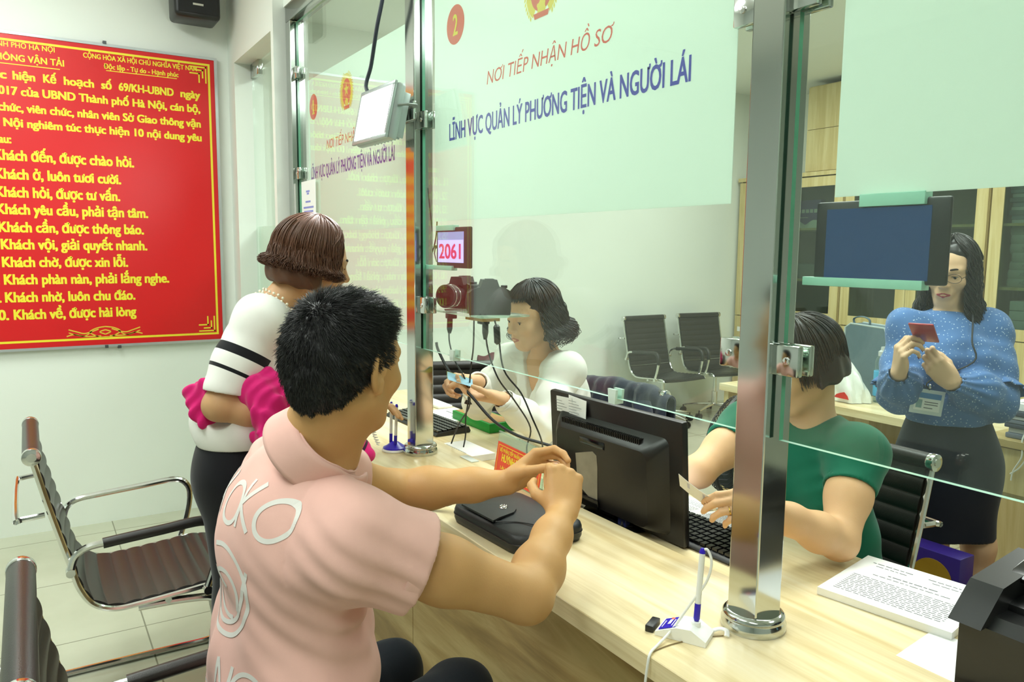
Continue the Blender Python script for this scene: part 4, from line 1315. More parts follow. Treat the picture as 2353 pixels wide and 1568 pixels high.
k.build('acrylic_stand', AC, nc, smooth=False)
nf = back.cross(u)
o = A0 - back * 0.0016 + lean * 0.004
cd = MB().prism([(0, 0), (ln, 0), (ln, 0.098), (0, 0.098)], o, u, lean, -back * 0.0006).build('card', M('card_red', '#e4472f', rough=0.45, noise=0.04), nc, smooth=False)
b = MB()
oo = o - back * 0.0010
for (a0, b0, a1, b1) in ((0.008, 0.008, ln - 0.008, 0.0098), (0.008, 0.089, ln - 0.008, 0.0908), (0.008, 0.008, 0.0098, 0.0908), (ln - 0.0098, 0.008, ln - 0.008, 0.0908)):
    b.quad(oo + u * a0 + lean * b0, oo + u * a1 + lean * b0, oo + u * a1 + lean * b1, oo + u * a0 + lean * b1)
text(b, 'BỘ PHẬN TIẾP NHẬN VÀ TRẢ KẾT QUẢ', oo + u * 0.02 + lean * 0.072, oo + u * (ln - 0.02) + lean * 0.072, 0.011, up=lean, bold=0.03)
text(b, 'HUỲNH THỊ L', oo + u * 0.035 + lean * 0.045, oo + u * 0.175 + lean * 0.045, 0.023, up=lean, bold=0.045)
text(b, 'LÁI XE VÀ', oo + u * 0.035 + lean * 0.022, oo + u * 0.11 + lean * 0.022, 0.009, up=lean, bold=0.03)
b.build('card_lettering', YELINK, cd, smooth=False)

# black clutch bag
BAGL = M('bag_leather', '#1e2224', rough=0.42, noise=0.1, nscale=40, bump=0.25, bscale=700)
hb = thing('clutch_bag', 'black leather clutch bag with a studded flap under the clasped hands', 'bag', (-1.56, 1.02, LEDGE))
B0 = Vector((-1.668, 0.866, LEDGE + 0.001))
bu = Vector((0.998, 0.05, 0)).normalized()      # along its length
bw = Vector((-bu.y, bu.x, 0))


def rrect(l, w, r, n=6):
    out = []
    for cx_, cy_, a0 in ((l - r, r, -PI / 2), (l - r, w - r, 0), (r, w - r, PI / 2), (r, r, PI)):
        for k in range(n + 1):
            a = a0 + PI / 2 * k / n
            out.append((cx_ + r * math.cos(a), cy_ + r * math.sin(a)))
    return out


def puffed(poly, z0, z1, inset, top=0.004):
    m = MB()
    n = len(poly)
    cx_ = sum(p[0] for p in poly) / n
    cy_ = sum(p[1] for p in poly) / n
    rings = []
    for f, zz in ((1 - inset, z0), (1.0, z0 + 0.25 * (z1 - z0)), (1.0, z0 + 0.72 * (z1 - z0)), (1 - inset * 0.7, z1 - top), (1 - inset * 2.2, z1 - 0.001), (0.5, z1 + 0.002), (0.1, z1 + 0.003)):
        rings.append([B0 + bu * (cx_ + (p[0] - cx_) * f) + bw * (cy_ + (p[1] - cy_) * f) + Vector((0, 0, zz)) for p in poly])
    vs = [p for r in rings for p in r]
    fs = [(i * n + k, i * n + (k + 1) % n, (i + 1) * n + (k + 1) % n, (i + 1) * n + k) for i in range(len(rings) - 1) for k in range(n)]
    fs.append(tuple(range(n))[::-1])
    fs.append(tuple((len(rings) - 1) * n + k for k in range(n)))
    return m.add(vs, fs)


BLn, BWd = 0.298, 0.20
puffed(rrect(BLn, BWd, 0.035), 0.0, 0.044, 0.03).build('body', BAGL, hb, sharp=0)
zp = [B0 + bu * p[0] + bw * p[1] + Vector((0, 0, 0.022)) for p in rrect(BLn, BWd, 0.035)]
MB().tube(zp + [zp[0]], 0.0022, seg=6).build('zip_seam', BLACKP, hb)
fp = [(0.05, 0.006), (0.19, 0.006), (0.180, 0.03), (0.174, 0.055), (0.168, 0.08), (0.152, 0.098), (0.125, 0.101), (0.103, 0.088), (0.078, 0.055), (0.058, 0.025)]
fl2 = MB()
fq = [B0 + bu * p[0] + bw * p[1] + Vector((0, 0, 0.0475)) for p in fp]
fl2.add(fq + [p + Vector((0, 0, 0.0045)) for p in fq], [tuple(range(10))[::-1], tuple(range(10, 20))] + [(i, (i + 1) % 10, 10 + (i + 1) % 10, 10 + i) for i in range(10)])
fo = fl2.build('flap', BAGL, hb, smooth=False)
st = MB()
sc = B0 + bu * 0.128 + bw * 0.077 + Vector((0, 0, 0.0525))
st.lathe([(0, 0.004), (0.006, 0.0035), (0.0095, 0.0015), (0.0105, 0)], sc, seg=20)
for k in range(8):
    st.ell(sc + Vector((0.0075 * math.cos(k * PI / 4), 0.0075 * math.sin(k * PI / 4), 0.003)), (0.0022, 0.0022, 0.0022), 8)
st.build('stud', M('stud_silver', '#cfcfca', rough=0.25, metal=1.0, noise=0.1), fo)
pe_ = [B0 + bu * u_ + bw * w_ + Vector((0, 0, 0.0478)) for u_, w_ in ((0.19, 0.012), (0.215, 0.05), (0.255, 0.075), (0.285, 0.08))]
MB().tube(pe_, 0.0016, seg=6, smooth=4).build('panel_seam', BLACKP, hb)
MB().tube([(-1.664, 0.93, 0.822), (-1.69, 0.915, 0.826), (-1.72, 0.89, 0.808), (-1.745, 0.862, 0.801), (-1.755, 0.838, 0.785), (-1.752, 0.836, 0.74), (-1.745, 0.838, 0.69)], 0.008, seg=8, smooth=5, flat=0.35).build('wrist_strap', BAGL, hb)

# monitor (seen from behind)
mo = thing('monitor', 'black computer monitor seen from behind on the counter desk', 'monitor', (-1.545, 1.33, DESK))
MC = Vector((-1.545, 1.280, 0.910))
mrot = Matrix.Translation(MC) @ Euler((math.radians(4), 0, math.radians(2.0))).to_matrix().to_4x4()
MONB = M('monitor_black', '#171514', rough=0.36, noise=0.12, nscale=50, bump=0.05, bscale=900)


def mput(mb, name, mat, par=None):
    mb.v = [tuple(mrot @ Vector(p)) for p in mb.v]
    return mb.build(name, mat, par or mo)


MW, MH = 0.258, 0.156
mput(MB().box((-MW, 0.0, -MH), (MW, 0.022, MH), r=0.006), 'bezel', MONB)
mput(MB().box((-MW + 0.016, 0.0215, -MH + 0.02), (MW - 0.016, 0.0228, MH - 0.016)), 'screen', M('monitor_screen', '#dfe8f2', rough=0.2, emit='#cfe0f4', estr=1.0, noise=0.1))
# back bulge : a stepped tray with rounded corners
bl_ = MB()
rings = []
for (sx, zlo, zhi, yy, r) in ((0.215, -0.140, 0.107, 0.001, 0.02), (0.205, -0.135, 0.098, -0.014, 0.022), (0.186, -0.125, 0.079, -0.036, 0.024), (0.178, -0.121, 0.072, -0.041, 0.024)):
    rings.append([(p[0] - sx, yy, p[1] + zlo) for p in rrect(2 * sx, zhi - zlo, r, 5)])
n = len(rings[0])
bl_.add([p for r in rings for p in r], [(i * n + (k + 1) % n, i * n + k, (i + 1) * n + k, (i + 1) * n + (k + 1) % n) for i in range(3) for k in range(n)] + [tuple(3 * n + k for k in range(n))])
bk = mput(bl_, 'back_cover', MONB)
for k in range(46):
    x = -0.165 + 0.0068 * k
    mput(MB().box((x, -0.031, 0.078), (x + 0.0026, -0.0155, 0.0975), rot=(0.0, 0, 0)), 'vent_rib', MONB, bk)
gv = MB()
gv.box((-0.075, -0.0425, 0.045), (0.025, -0.0405, 0.064), r=0.0008)
mput(gv, 'grip_slot', BLACKG, bk)
hl = MB()
hl.box((-0.070, -0.0432, 0.047), (0.02, -0.0424, 0.051))
mput(hl, 'slot_lip', M('slot_grey', '#3c4446', rough=0.3, noise=0.1), bk)
pt = [(0, 0), (0.003, -0.055), (0.004, -0.085), (0.05, -0.11), (0.072, -0.128), (0.085, -0.12), (0.090, -0.02), (0.088, 0.012), (0.072, 0.02), (0.05, 0.014)]
mput(MB().prism([(p[0] - 0.095, p[1] + 0.012) for p in pt], (0, -0.0412, 0), (1, 0, 0), (0, 0, 1), (0, -0.0006, 0)), 'torn_paper', M('torn_paper_patch', '#8e8672', rough=0.85, noise=0.3, nscale=22), bk)
n1 = mput(MB().sheet(lambda s, t: Vector((-0.222 + 0.075 * s, -0.0025 - 0.004 * s * t, 0.100 + 0.044 * t + 0.004 * s)), 4, 4, th=0.0006), 'taped_note', PAPER, mo)
n2 = mput(MB().sheet(lambda s, t: Vector((-0.163 + 0.077 * s, -0.0045 - 0.006 * (1 - t) * s, 0.088 + 0.068 * t - 0.006 * s)), 4, 6, th=0.0006), 'taped_note', PAPER, mo)
for nn, x0, z0, w in ((n1, -0.215, 0.135, 0.05), (n2, -0.155, 0.142, 0.055)):
    q = MB()
    for k in range(4 if nn is n1 else 7):
        q.box((x0, -0.012, z0 - 0.008 * k), (x0 + w * (0.6 + 0.4 * ((k * 7) % 3) / 2), -0.0117, z0 - 0.008 * k + 0.0012))
    mput(q, 'handwriting', INK, nn)
mput(MB().box((-0.05, -0.02, -0.148), (0.03, 0.045, -0.09), r=0.008).box((-0.1, -0.05, -0.122), (0.0, -0.0435, -0.095), r=0.003), 'stand_neck', BLACKG)
MB().lathe([(0, 0.0008), (0.125, 0.0008), (0.13, 0.004), (0.12, 0.011), (0.04, 0.016), (0, 0.016)], (-1.545, 1.345, DESK), seg=48).build('stand_foot', BLACKG, mo)
cb = MB()
cb.box((0.055, -0.03, -0.152), (0.085, -0.012, -0.118), r=0.003)
mput(cb, 'blue_plug', M('vga_blue', '#20265c', rough=0.4, noise=0.1), mo)
mput(MB().tube([(0.07, -0.02, -0.125), (0.072, -0.03, -0.145), (0.09, -0.01, -0.152)], 0.006, seg=8), 'video_cable', CB, mo)


def keyboard(label, c, yaw):
    o = thing('keyboard', label, 'keyboard', c, 'keyboards on the counter desk')
    R = Matrix.Translation(Vector(c)) @ Matrix.Rotation(yaw, 4, 'Z')

    def put(mb, name, mat, par=None):
        mb.v = [tuple(R @ Vector(p)) for p in mb.v]
        return mb.build(name, mat, par or o)
    b = put(MB().prism([(-0.075, 0.0005), (0.075, 0.0005), (0.078, 0.008), (0.07, 0.024), (-0.07, 0.012), (-0.078, 0.006)], (-0.225, 0, 0), (0, 1, 0), (0, 0, 1), (0.45, 0, 0)), 'body', BLACKP)
    rn = random.Random(2)
    for row in range(6):
        y = -0.055 + 0.0215 * row
        x = -0.215
        while x < 0.205:
            w = 0.019 if not (row == 0 and -0.13 < x < -0.05) else 0.11
            zt = 0.013 + (y + 0.07) / 0.14 * 0.012 + 0.0055
            put(MB().prism([(0, 0), (w - 0.002, 0), (w - 0.004, 0.007), (0.002, 0.007)], (x, y - 0.0085, zt - 0.006), (1, 0, 0), (0, 0, 1), (0, 0.0175, 0)), 'key', BLACKG, b)
            x += w
    return o


keyboard('black keyboard beside the far steel post on the counter desk', (-2.83, 1.36, DESK), 0.05)
keyboard('black keyboard behind the monitor in front of the woman in green', (-1.395, 1.395, DESK), 0.02)


def paper_stack(name, label, cat, corners, z, th, lines, group=None, skew=0.0):
    o = thing(name, label, cat, (sum(c[0] for c in corners) / 4, sum(c[1] for c in corners) / 4, z), group)
    n = 4
    m = MB()
    vs = [Vector((x, y, z + 0.0005)) for x, y in corners] + [Vector((x + skew, y - skew, z + th)) for x, y in corners]
    m.add(vs, [(3, 2, 1, 0), (4, 5, 6, 7), (0, 1, 5, 4), (1, 2, 6, 5), (2, 3, 7, 6), (3, 0, 4, 7)])
    m.build('sheets', PAPER, o, smooth=False)
    q = MB()
    c = [Vector((x + skew, y - skew, z + th + 0.0004)) for x, y in corners]
    rn = random.Random(len(lines) + 3)
    for (t, a, b, h) in lines:
        f = lambda s, v: c[0].lerp(c[1], s).lerp(c[3].lerp(c[2], s), v)
        s = a
        while s < b - 0.01:
            e = min(b, s + 0.02 + 0.05 * rn.random())
            q.quad(f(s, t), f(e, t), f(e, t + h), f(s, t + h))
            s = e + 0.012
    if lines:
        q.build('printed_text', INK, o, smooth=False)
    return o


body_lines = [(0.90 - 0.032 * k, 0.08, 0.92 if k % 6 != 5 else 0.5, 0.009) for k in range(26)]
paper_stack('document', 'printed document on the desk in front of the woman in green', 'document', [(-1.43, 1.60), (-1.22, 1.545), (-1.285, 1.36), (-1.50, 1.41)][::-1], DESK, 0.006, body_lines)
paper_stack('document', 'printed document lying under the other at the monitor edge', 'document', [(-1.66, 1.61), (-1.46, 1.60), (-1.47, 1.40), (-1.67, 1.41)][::-1], DESK, 0.004, body_lines)
hd = [(0.86, 0.1, 0.45, 0.012), (0.86, 0.55, 0.95, 0.012), (0.80, 0.15, 0.4, 0.01), (0.80, 0.6, 0.9, 0.01), (0.66, 0.3, 0.7, 0.014), (0.60, 0.2, 0.8, 0.01)] + [(0.5 - 0.035 * k, 0.08, 0.9, 0.008) for k in range(12)]
paper_stack('paper_stack', 'thick stack of white printed forms beside the printer', 'paper stack', [(-0.972, 1.372), (-0.715, 1.415), (-0.760, 1.66), (-1.020, 1.622)], DESK, 0.016, hd)
tag(MB().box((-0.745, 1.26, LEDGE - 0.0395), (-0.625, 1.43, LEDGE - 0.038), rot=(0, 0, 0.12)).build('paper_sheet', PAPER), 'blank white sheet on the desk at the foot of the printer', 'paper')
paper_stack('paper_pad', 'small pile of white slips behind the far steel post', 'paper pile', [(-2.43, 1.215), (-2.22, 1.215), (-2.22, 1.33), (-2.43, 1.33)], DESK, 0.022, [(0.2, 0.1, 0.8, 0.03)])
tag(MB().box((-2.175, 1.168, LEDGE + 0.0002), (-2.095, 1.195, LEDGE + 0.004), r=0.001).build('plastic_strip', M('clear_tape', '#dfe6df', rough=0.3, noise=0.03)), 'small clear plastic strip on the ledge beside the name card', 'strip')
gx = thing('green_box', 'shallow open green box on the desk in front of the woman in white', 'box', (-2.70, 1.56, DESK))
GRN = M('green_card', '#0c9132', rough=0.5, noise=0.08)
MB().box((-2.86, 1.50, DESK + 0.0005), (-2.55, 1.625, DESK + 0.038), r=0.002).build('tray', GRN, gx)
MB().box((-2.85, 1.51, DESK + 0.0382), (-2.56, 1.615, DESK + 0.0392)).build('brown_lining', M('brown_card', '#a7814d', rough=0.7, noise=0.1), gx)
paper_stack('document', 'white printed paper on the desk behind the green box', 'document', [(-3.05, 1.47), (-2.80, 1.47), (-2.80, 1.61), (-3.05, 1.61)], DESK, 0.004, [(0.5, 0.2, 0.5, 0.05), (0.3, 0.6, 0.8, 0.05)])
tag(MB().box((-3.30, 1.54, DESK + 0.0005), (-3.07, 1.61, DESK + 0.012), r=0.002).build('folder', PAPER), 'white folder with a dark edge at the far end of the desk', 'folder')

# printer
pr = thing('printer', 'black printer at the right end of the counter desk', 'printer', (-0.47, 1.36, DESK))
PRB = M('printer_black', '#1c1c1d', rough=0.3, noise=0.1, nscale=50)
px0, px1, py0, py1 = -0.608, -0.17, 1.222, 1.58
MB().prism([(py0, 0.001), (py1, 0.001), (py1, 0.16), (py0 + 0.02, 0.155), (py0, 0.14)], (px0, 0, DESK), (0, 1, 0), (0, 0, 1), (px1 - px0, 0, 0)).build('body', PRB, pr, smooth=False)
MB().box((px0 - 0.003, py0 + 0.05, DESK + 0.128), (px1, py0 + 0.30, DESK + 0.142), r=0.004).build('side_groove', BLACKG, pr)
MB().box((px0 - 0.006, py0 + 0.06, DESK + 0.150), (px1, py1, DESK + 0.172), r=0.008, rot=(0.03, 0, 0)).build('lid', PRB, pr)
MB().box((px0 + 0.02, py0 + 0.09, DESK + 0.205), (px1, py0 + 0.20, DESK + 0.214), r=0.004, rot=(0.25, 0, 0)).build('paper_guide', BLACKG, pr)
MB().prism([(py0 - 0.02, 0.142), (py0 + 0.12, 0.15), (py0 + 0.24, 0.18), (py0 + 0.19, 0.215), (py0 + 0.04, 0.195)], (px0 - 0.008, 0, DESK), (0, 1, 0), (0, 0, 1), (0.05, 0, 0)).build('hinge_wing', PRB, pr, smooth=False)
MB().box((px0 - 0.0015, py0 + 0.055, DESK + 0.055), (px0 + 0.001, py0 + 0.082, DESK + 0.083), r=0.001, seg=1).build('blue_sticker', M('sticker_blue', '#6fb8d4', rough=0.3, noise=0.15, nscale=60), pr)

# floor behind the counter
fb = thing('gift_bag', 'purple paper bag with a gold ring on the floor by the chair', 'bag', (-1.40, 2.5, 0.0))
MB().box((-1.42, 2.46, 0.002), (-1.235, 2.545, 0.50), r=0.003).build('bag', M('purple_paper', '#2c1a6e', rough=0.4, noise=0.08), fb)
MB().lathe([(0.055, 0.0), (0.065, 0.0), (0.065, 0.002), (0.055, 0.002)], (-1.32, 2.4585, 0.41), seg=32, axis=(0, -1, 0)).build('gold_ring', M('gold_foil', '#b8912c', rough=0.3, metal=0.6, noise=0.1), fb)
for dx, dz in ((-0.03, 0.2), (0.03, 0.19), (0.06, 0.15)):
    MB().lathe([(0.0, 0.0), (0.02, 0.0), (0.02, 0.002), (0.0, 0.002)], (-1.335 + dx, 2.4585, dz + 0.12), seg=20, axis=(0, -1, 0)).build('print_dot', PAPER, fb)
cx_ = thing('carton', 'open brown cardboard carton on the floor behind the printer', 'carton', (-1.08, 2.77, 0.0))
CARD = M('cardboard', '#a98252', rough=0.8, noise=0.1, nscale=30)
m = MB()
for lo, hi in (((-1.25, 2.60, 0.002), (-0.90, 2.606, 0.36)), ((-1.25, 2.92, 0.002), (-0.90, 2.926, 0.36)), ((-1.256, 2.60, 0.002), (-1.25, 2.926, 0.36)), ((-0.90, 2.60, 0.002), (-0.894, 2.926, 0.36)), ((-1.25, 2.606, 0.002), (-0.90, 2.92, 0.01))):
    m.box(lo, hi)
m.build('walls', CARD, cx_)
MB().prism([(0, 0), (0.35, 0), (0.35, 0.12), (0, 0.12)], (-1.25, 2.92, 0.36), (1, 0, 0), (0, 0.85, 0.5), (0, 0.006, 0)).build('flap', CARD, cx_)

# standing fan
fn_ = thing('floor_fan', 'dark floor fan with a wire guard behind the woman in green', 'fan', (-1.85, 2.05, 0))
FD = M('fan_dark', '#2b2f30', rough=0.4, noise=0.1)
fc = Vector((-1.80, 2.06, 0.80))
ax = Vector((-0.92, -0.28, 0.05)).normalized()
q = ax.to_track_quat('Z', 'Y')
gd = MB()
for k in range(48):
    a = 2 * PI * k / 48
    e = lambda r, z, da=0.0: fc + q @ Vector((r * math.cos(a + da), r * math.sin(a + da), z))
    gd.tube([e(0.03, 0.07), e(0.12, 0.065, 0.05), e(0.166, 0.035, 0.12), e(0.178, 0.0, 0.14), e(0.166, -0.035, 0.12), e(0.1, -0.06, 0.05), e(0.05, -0.065)], 0.0019, seg=4)
for r, z in ((0.178, 0), (0.15, 0.045), (0.12, 0.065), (0.15, -0.045)):
    gd.tube([fc + q @ Vector((r * math.cos(2 * PI * k / 48), r * math.sin(2 * PI * k / 48), z)) for k in range(49)], 0.0026 if r < 0.175 else 0.009, seg=6)
tag(gd.build('wire_guard', FD, fn_), kind=None)
for k in range(5):
    a0 = 2 * PI * k / 5
    MB().sheet(lambda s, t: fc + q @ Vector(((0.03 + 0.125 * s) * math.cos(a0 + (t - 0.5) * (0.5 + 0.7 * s)), (0.03 + 0.125 * s) * math.sin(a0 + (t - 0.5) * (0.5 + 0.7 * s)), 0.03 * (t - 0.5))), 8, 8, th=0.002).build('blade', M('fan_blade', '#5d6668', rough=0.3, noise=0.05), fn_)
MB().tube([fc + q @ Vector((0, 0, -0.16)), fc + q @ Vector((0, 0, -0.05)), fc + q @ Vector((0, 0, 0.03))], [0.05, 0.06, 0.03], seg=20).build('motor', FD, fn_)
MB().cyl((-1.68, 2.097, 0.03), (-1.68, 2.097, 0.80), 0.014).build('pole', FD, fn_)
MB().lathe([(0, 0.0), (0.19, 0.0), (0.19, 0.015), (0.15, 0.03), (0.03, 0.045), (0, 0.045)], (-1.68, 2.097, 0), seg=40).build('base', FD, fn_)
# ------------------------------------------------------------------ soft-body modelling: blended solids -> one continuous mesh
A3 = lambda *p: np.array(p, dtype=np.float64)


class Solid:
    """A list of blended primitives (round cones, ellipsoids, planes) turned into ONE smooth surface."""

    def __init__(self):
        self.p = []

    def rc(self, a, b, ra, rb=None, k=0.02, op='u'):
        a, b = np.asarray(a, float), np.asarray(b, float)
        rb = ra if rb is None else rb
        ba = b - a
        L = max(np.linalg.norm(ba), 1e-9)

        def f(P):
            pa = P - a
            t = np.clip(pa @ ba / (L * L), 0, 1)
            q = pa - t[:, None] * ba
            return np.sqrt((q * q).sum(1)) - (ra + (rb - ra) * t)
        self.p.append((f, (a + b) / 2, L / 2 + max(ra, rb), k, op))
        return self

    def chain(self, pts, rs, k=0.02, op='u'):
        for i in range(len(pts) - 1):
            self.rc(pts[i], pts[i + 1], rs[i], rs[i + 1], k, op)
        return self

    def ell(self, c, r, R=None, k=0.03, op='u'):
        c, r = np.asarray(c, float), np.asarray(r, float)
        R = np.eye(3) if R is None else np.asarray(R, float)   # columns = axes

        def f(P):
            q = (P - c) @ R
            k0 = np.sqrt(((q / r) ** 2).sum(1))
            k1 = np.sqrt(((q / (r * r)) ** 2).sum(1))
            return np.where(k1 > 1e-9, k0 * (k0 - 1) / np.maximum(k1, 1e-9), -r.min())
        self.p.append((f, c, r.max(), k, op))
        return self

    def cut(self, o, n, k=0.004):
        """Remove everything on the side the normal n points to."""
        o, n = np.asarray(o, float), np.asarray(n, float)
        n = n / np.linalg.norm(n)
        self.p.append((lambda P: (P - o) @ n, None, None, k, 'i'))
        return self

    def fn(self, f, op='d'):
        self.p.append((f, None, None, 0, op))
        return self

    def grow(self, d):
        self.p.append((lambda P: np.full(len(P), d), None, None, 0, 'd'))
        return self

    def copy(self):
        s = Solid()
        s.p = list(self.p)
        return s

    def eval(self, P, cull=None):
        n = len(P)
        D = np.full(n, 1e3)
        if cull is not None:
            blo, bhi = P.min(0), P.max(0)
        for f, c, r, k, op in self.p:
            if cull is not None and c is not None:
                q = np.maximum(np.maximum(blo - c, c - bhi), 0)
                if math.sqrt(q @ q) - r > cull + k:
                    continue
            if op == 'u':
                lb = np.sqrt(((P - c) ** 2).sum(1)) - r
                idx = np.nonzero(lb < D + k)[0]
                if not len(idx):
                    continue
                d = f(P[idx])
                o = D[idx]
                if k > 0:
                    h = np.maximum(k - np.abs(d - o), 0) / k
                    D[idx] = np.minimum(d, o) - h * h * k * 0.25
                else:
                    D[idx] = np.minimum(d, o)
            elif op == 's':
                lb = np.sqrt(((P - c) ** 2).sum(1)) - r
                idx = np.nonzero(lb < k + 0.05)[0]
                if not len(idx):
                    continue
                d = -f(P[idx])
                o = D[idx]
                h = np.maximum(k - np.abs(d - o), 0) / max(k, 1e-9)
                D[idx] = np.maximum(d, o) + h * h * k * 0.25
            elif op == 'i':
                d = f(P)
                h = np.maximum(k - np.abs(d - D), 0) / max(k, 1e-9)
                D = np.maximum(d, D) + h * h * k * 0.25
            elif op == 'd':
                idx = np.nonzero(np.abs(D) < 0.08)[0]
                if len(idx):
                    D[idx] = D[idx] - f(P[idx])
        return D

    def bounds(self):
        us = [(c, r) for f, c, r, k, op in self.p if op == 'u']
        lo = np.min([c - r for c, r in us], axis=0)
        hi = np.max([c + r for c, r in us], axis=0)
        return lo - 0.03, hi + 0.03

    def mesh(self, h, lo=None, hi=None):
        l0, h0 = self.bounds()
        lo = l0 if lo is None else np.maximum(l0, lo)
        hi = h0 if hi is None else np.minimum(h0, hi)
        B = 8
        nb = np.maximum(1, np.ceil((hi - lo) / (h * B)).astype(int))
        N = nb * B + 1
        g = np.stack(np.meshgrid(*[np.arange(n) for n in nb], indexing='ij'), -1).reshape(-1, 3)
        cen = lo + (g + 0.5) * h * B
        dc = self.eval(cen)
        act = g[np.abs(dc) < h * B * 0.87 * 1.6 + 0.035]
        V = np.full(N, 1.0, dtype=np.float32)
        # sign of far blocks
        for bx, d in zip(g, dc):
            if d < 0:
                V[bx[0] * B:bx[0] * B + B + 1, bx[1] * B:bx[1] * B + B + 1, bx[2] * B:bx[2] * B + B + 1] = -1.0
        off = np.stack(np.meshgrid(*[np.arange(B + 1)] * 3, indexing='ij'), -1).reshape(-1, 3)
        CH = 12
        for i in range(0, len(act), CH):
            a = act[i:i + CH]
            ijk = (a[:, None, :] * B + off[None]).reshape(-1, 3)
            d = self.eval(lo + ijk * h, 0.12)
            V[ijk[:, 0], ijk[:, 1], ijk[:, 2]] = d
        S = V < 0
        s = S[:-1, :-1, :-1].astype(np.int8)
        tot = np.zeros_like(s)
        for dx in (0, 1):
            for dy in (0, 1):
                for dz in (0, 1):
                    tot += S[dx:N[0] - 1 + dx, dy:N[1] - 1 + dy, dz:N[2] - 1 + dz]
        cells = np.argwhere((tot > 0) & (tot < 8))
        if not len(cells):
            return np.zeros((0, 3)), np.zeros((0, 4), int)
        idx = np.full(tot.shape, -1, dtype=np.int32)
        idx[cells[:, 0], cells[:, 1], cells[:, 2]] = np.arange(len(cells))
        acc = np.zeros((len(cells), 3))
        cnt = np.zeros(len(cells))
        cor = [(0, 0, 0), (1, 0, 0), (0, 1, 0), (0, 0, 1), (1, 1, 0), (1, 0, 1), (0, 1, 1), (1, 1, 1)]
        val = {c: V[cells[:, 0] + c[0], cells[:, 1] + c[1], cells[:, 2] + c[2]].astype(float) for c in cor}
        for a in cor:
            for ax in range(3):
                if a[ax] == 0:
                    b = list(a)
                    b[ax] = 1
                    b = tuple(b)
                    va, vb = val[a], val[b]
                    m = (va < 0) != (vb < 0)
                    t = np.where(m, va / np.where(m, va - vb, 1), 0)
                    p = np.tile(np.array(a, float), (len(cells), 1))
                    p[:, ax] = t
                    acc[m] += p[m]
                    cnt[m] += 1
        verts = lo + (cells + acc / cnt[:, None]) * h
        faces = []
        for ax in range(3):
            u, v = [(1, 2), (2, 0), (0, 1)][ax]
            sl0 = [slice(1, n - 1) for n in N]
            sl1 = [slice(1, n - 1) for n in N]
            sl0[ax] = slice(0, N[ax] - 1)
            sl1[ax] = slice(1, N[ax])
            e = S[tuple(sl0)] != S[tuple(sl1)]
            q = np.argwhere(e)
            if not len(q):
                continue
            q[:, u] += 1
            q[:, v] += 1
            du, dv = np.eye(3, dtype=int)[u], np.eye(3, dtype=int)[v]
            c = [q - du - dv, q - dv, q, q - du]
            F = np.stack([idx[k[:, 0], k[:, 1], k[:, 2]] for k in c], 1)
            inside = S[q[:, 0], q[:, 1], q[:, 2]]
            F[~inside] = F[~inside][:, ::-1]
            faces.append(F[(F >= 0).all(1)])
        return verts, np.concatenate(faces)

    def build(self, name, mats, parent, h=0.005, matfn=None, lo=None, hi=None, attrs=None):
        v, f = self.mesh(h, lo, hi)
        mats = mats if isinstance(mats, (list, tuple)) else [mats]
        r = parent
        while r.parent is not None:
            r = r.parent
        off = np.array(r.get('_o', (0, 0, 0)))
        me = bpy.data.meshes.new(name)
        me.vertices.add(len(v))
        me.vertices.foreach_set('co', (v - off).astype(np.float32).ravel())
        me.loops.add(len(f) * 4)
        me.loops.foreach_set('vertex_index', f.astype(np.int32).ravel())
        me.polygons.add(len(f))
        me.polygons.foreach_set('loop_start', np.arange(0, len(f) * 4, 4, dtype=np.int32))
        me.update(calc_edges=True)
        me.validate()
        for m in mats:
            me.materials.append(m)
        if matfn is not None:
            mi = np.asarray(matfn(v[f].mean(1)), dtype=np.int32)
            me.polygons.foreach_set('material_index', mi)
        for an, fn in (attrs or {}).items():
            a = me.attributes.new(an, 'FLOAT', 'POINT')
            a.data.foreach_set('value', np.asarray(fn(v), dtype=np.float32))
        me.polygons.foreach_set('use_smooth', [True] * len(me.polygons))
        o = bpy.data.objects.new(name, me)
        COL.objects.link(o)
        o.parent = parent
        return o


def unit(v):
    v = np.asarray(v, float)
    return v / np.linalg.norm(v)


def frame(fwd, up):
    """columns: left, forward, up"""
    f = unit(fwd)
    u = np.asarray(up, float)
    u = unit(u - f * (u @ f))
    l = np.cross(u, f)
    return np.stack([l, f, u], 1)


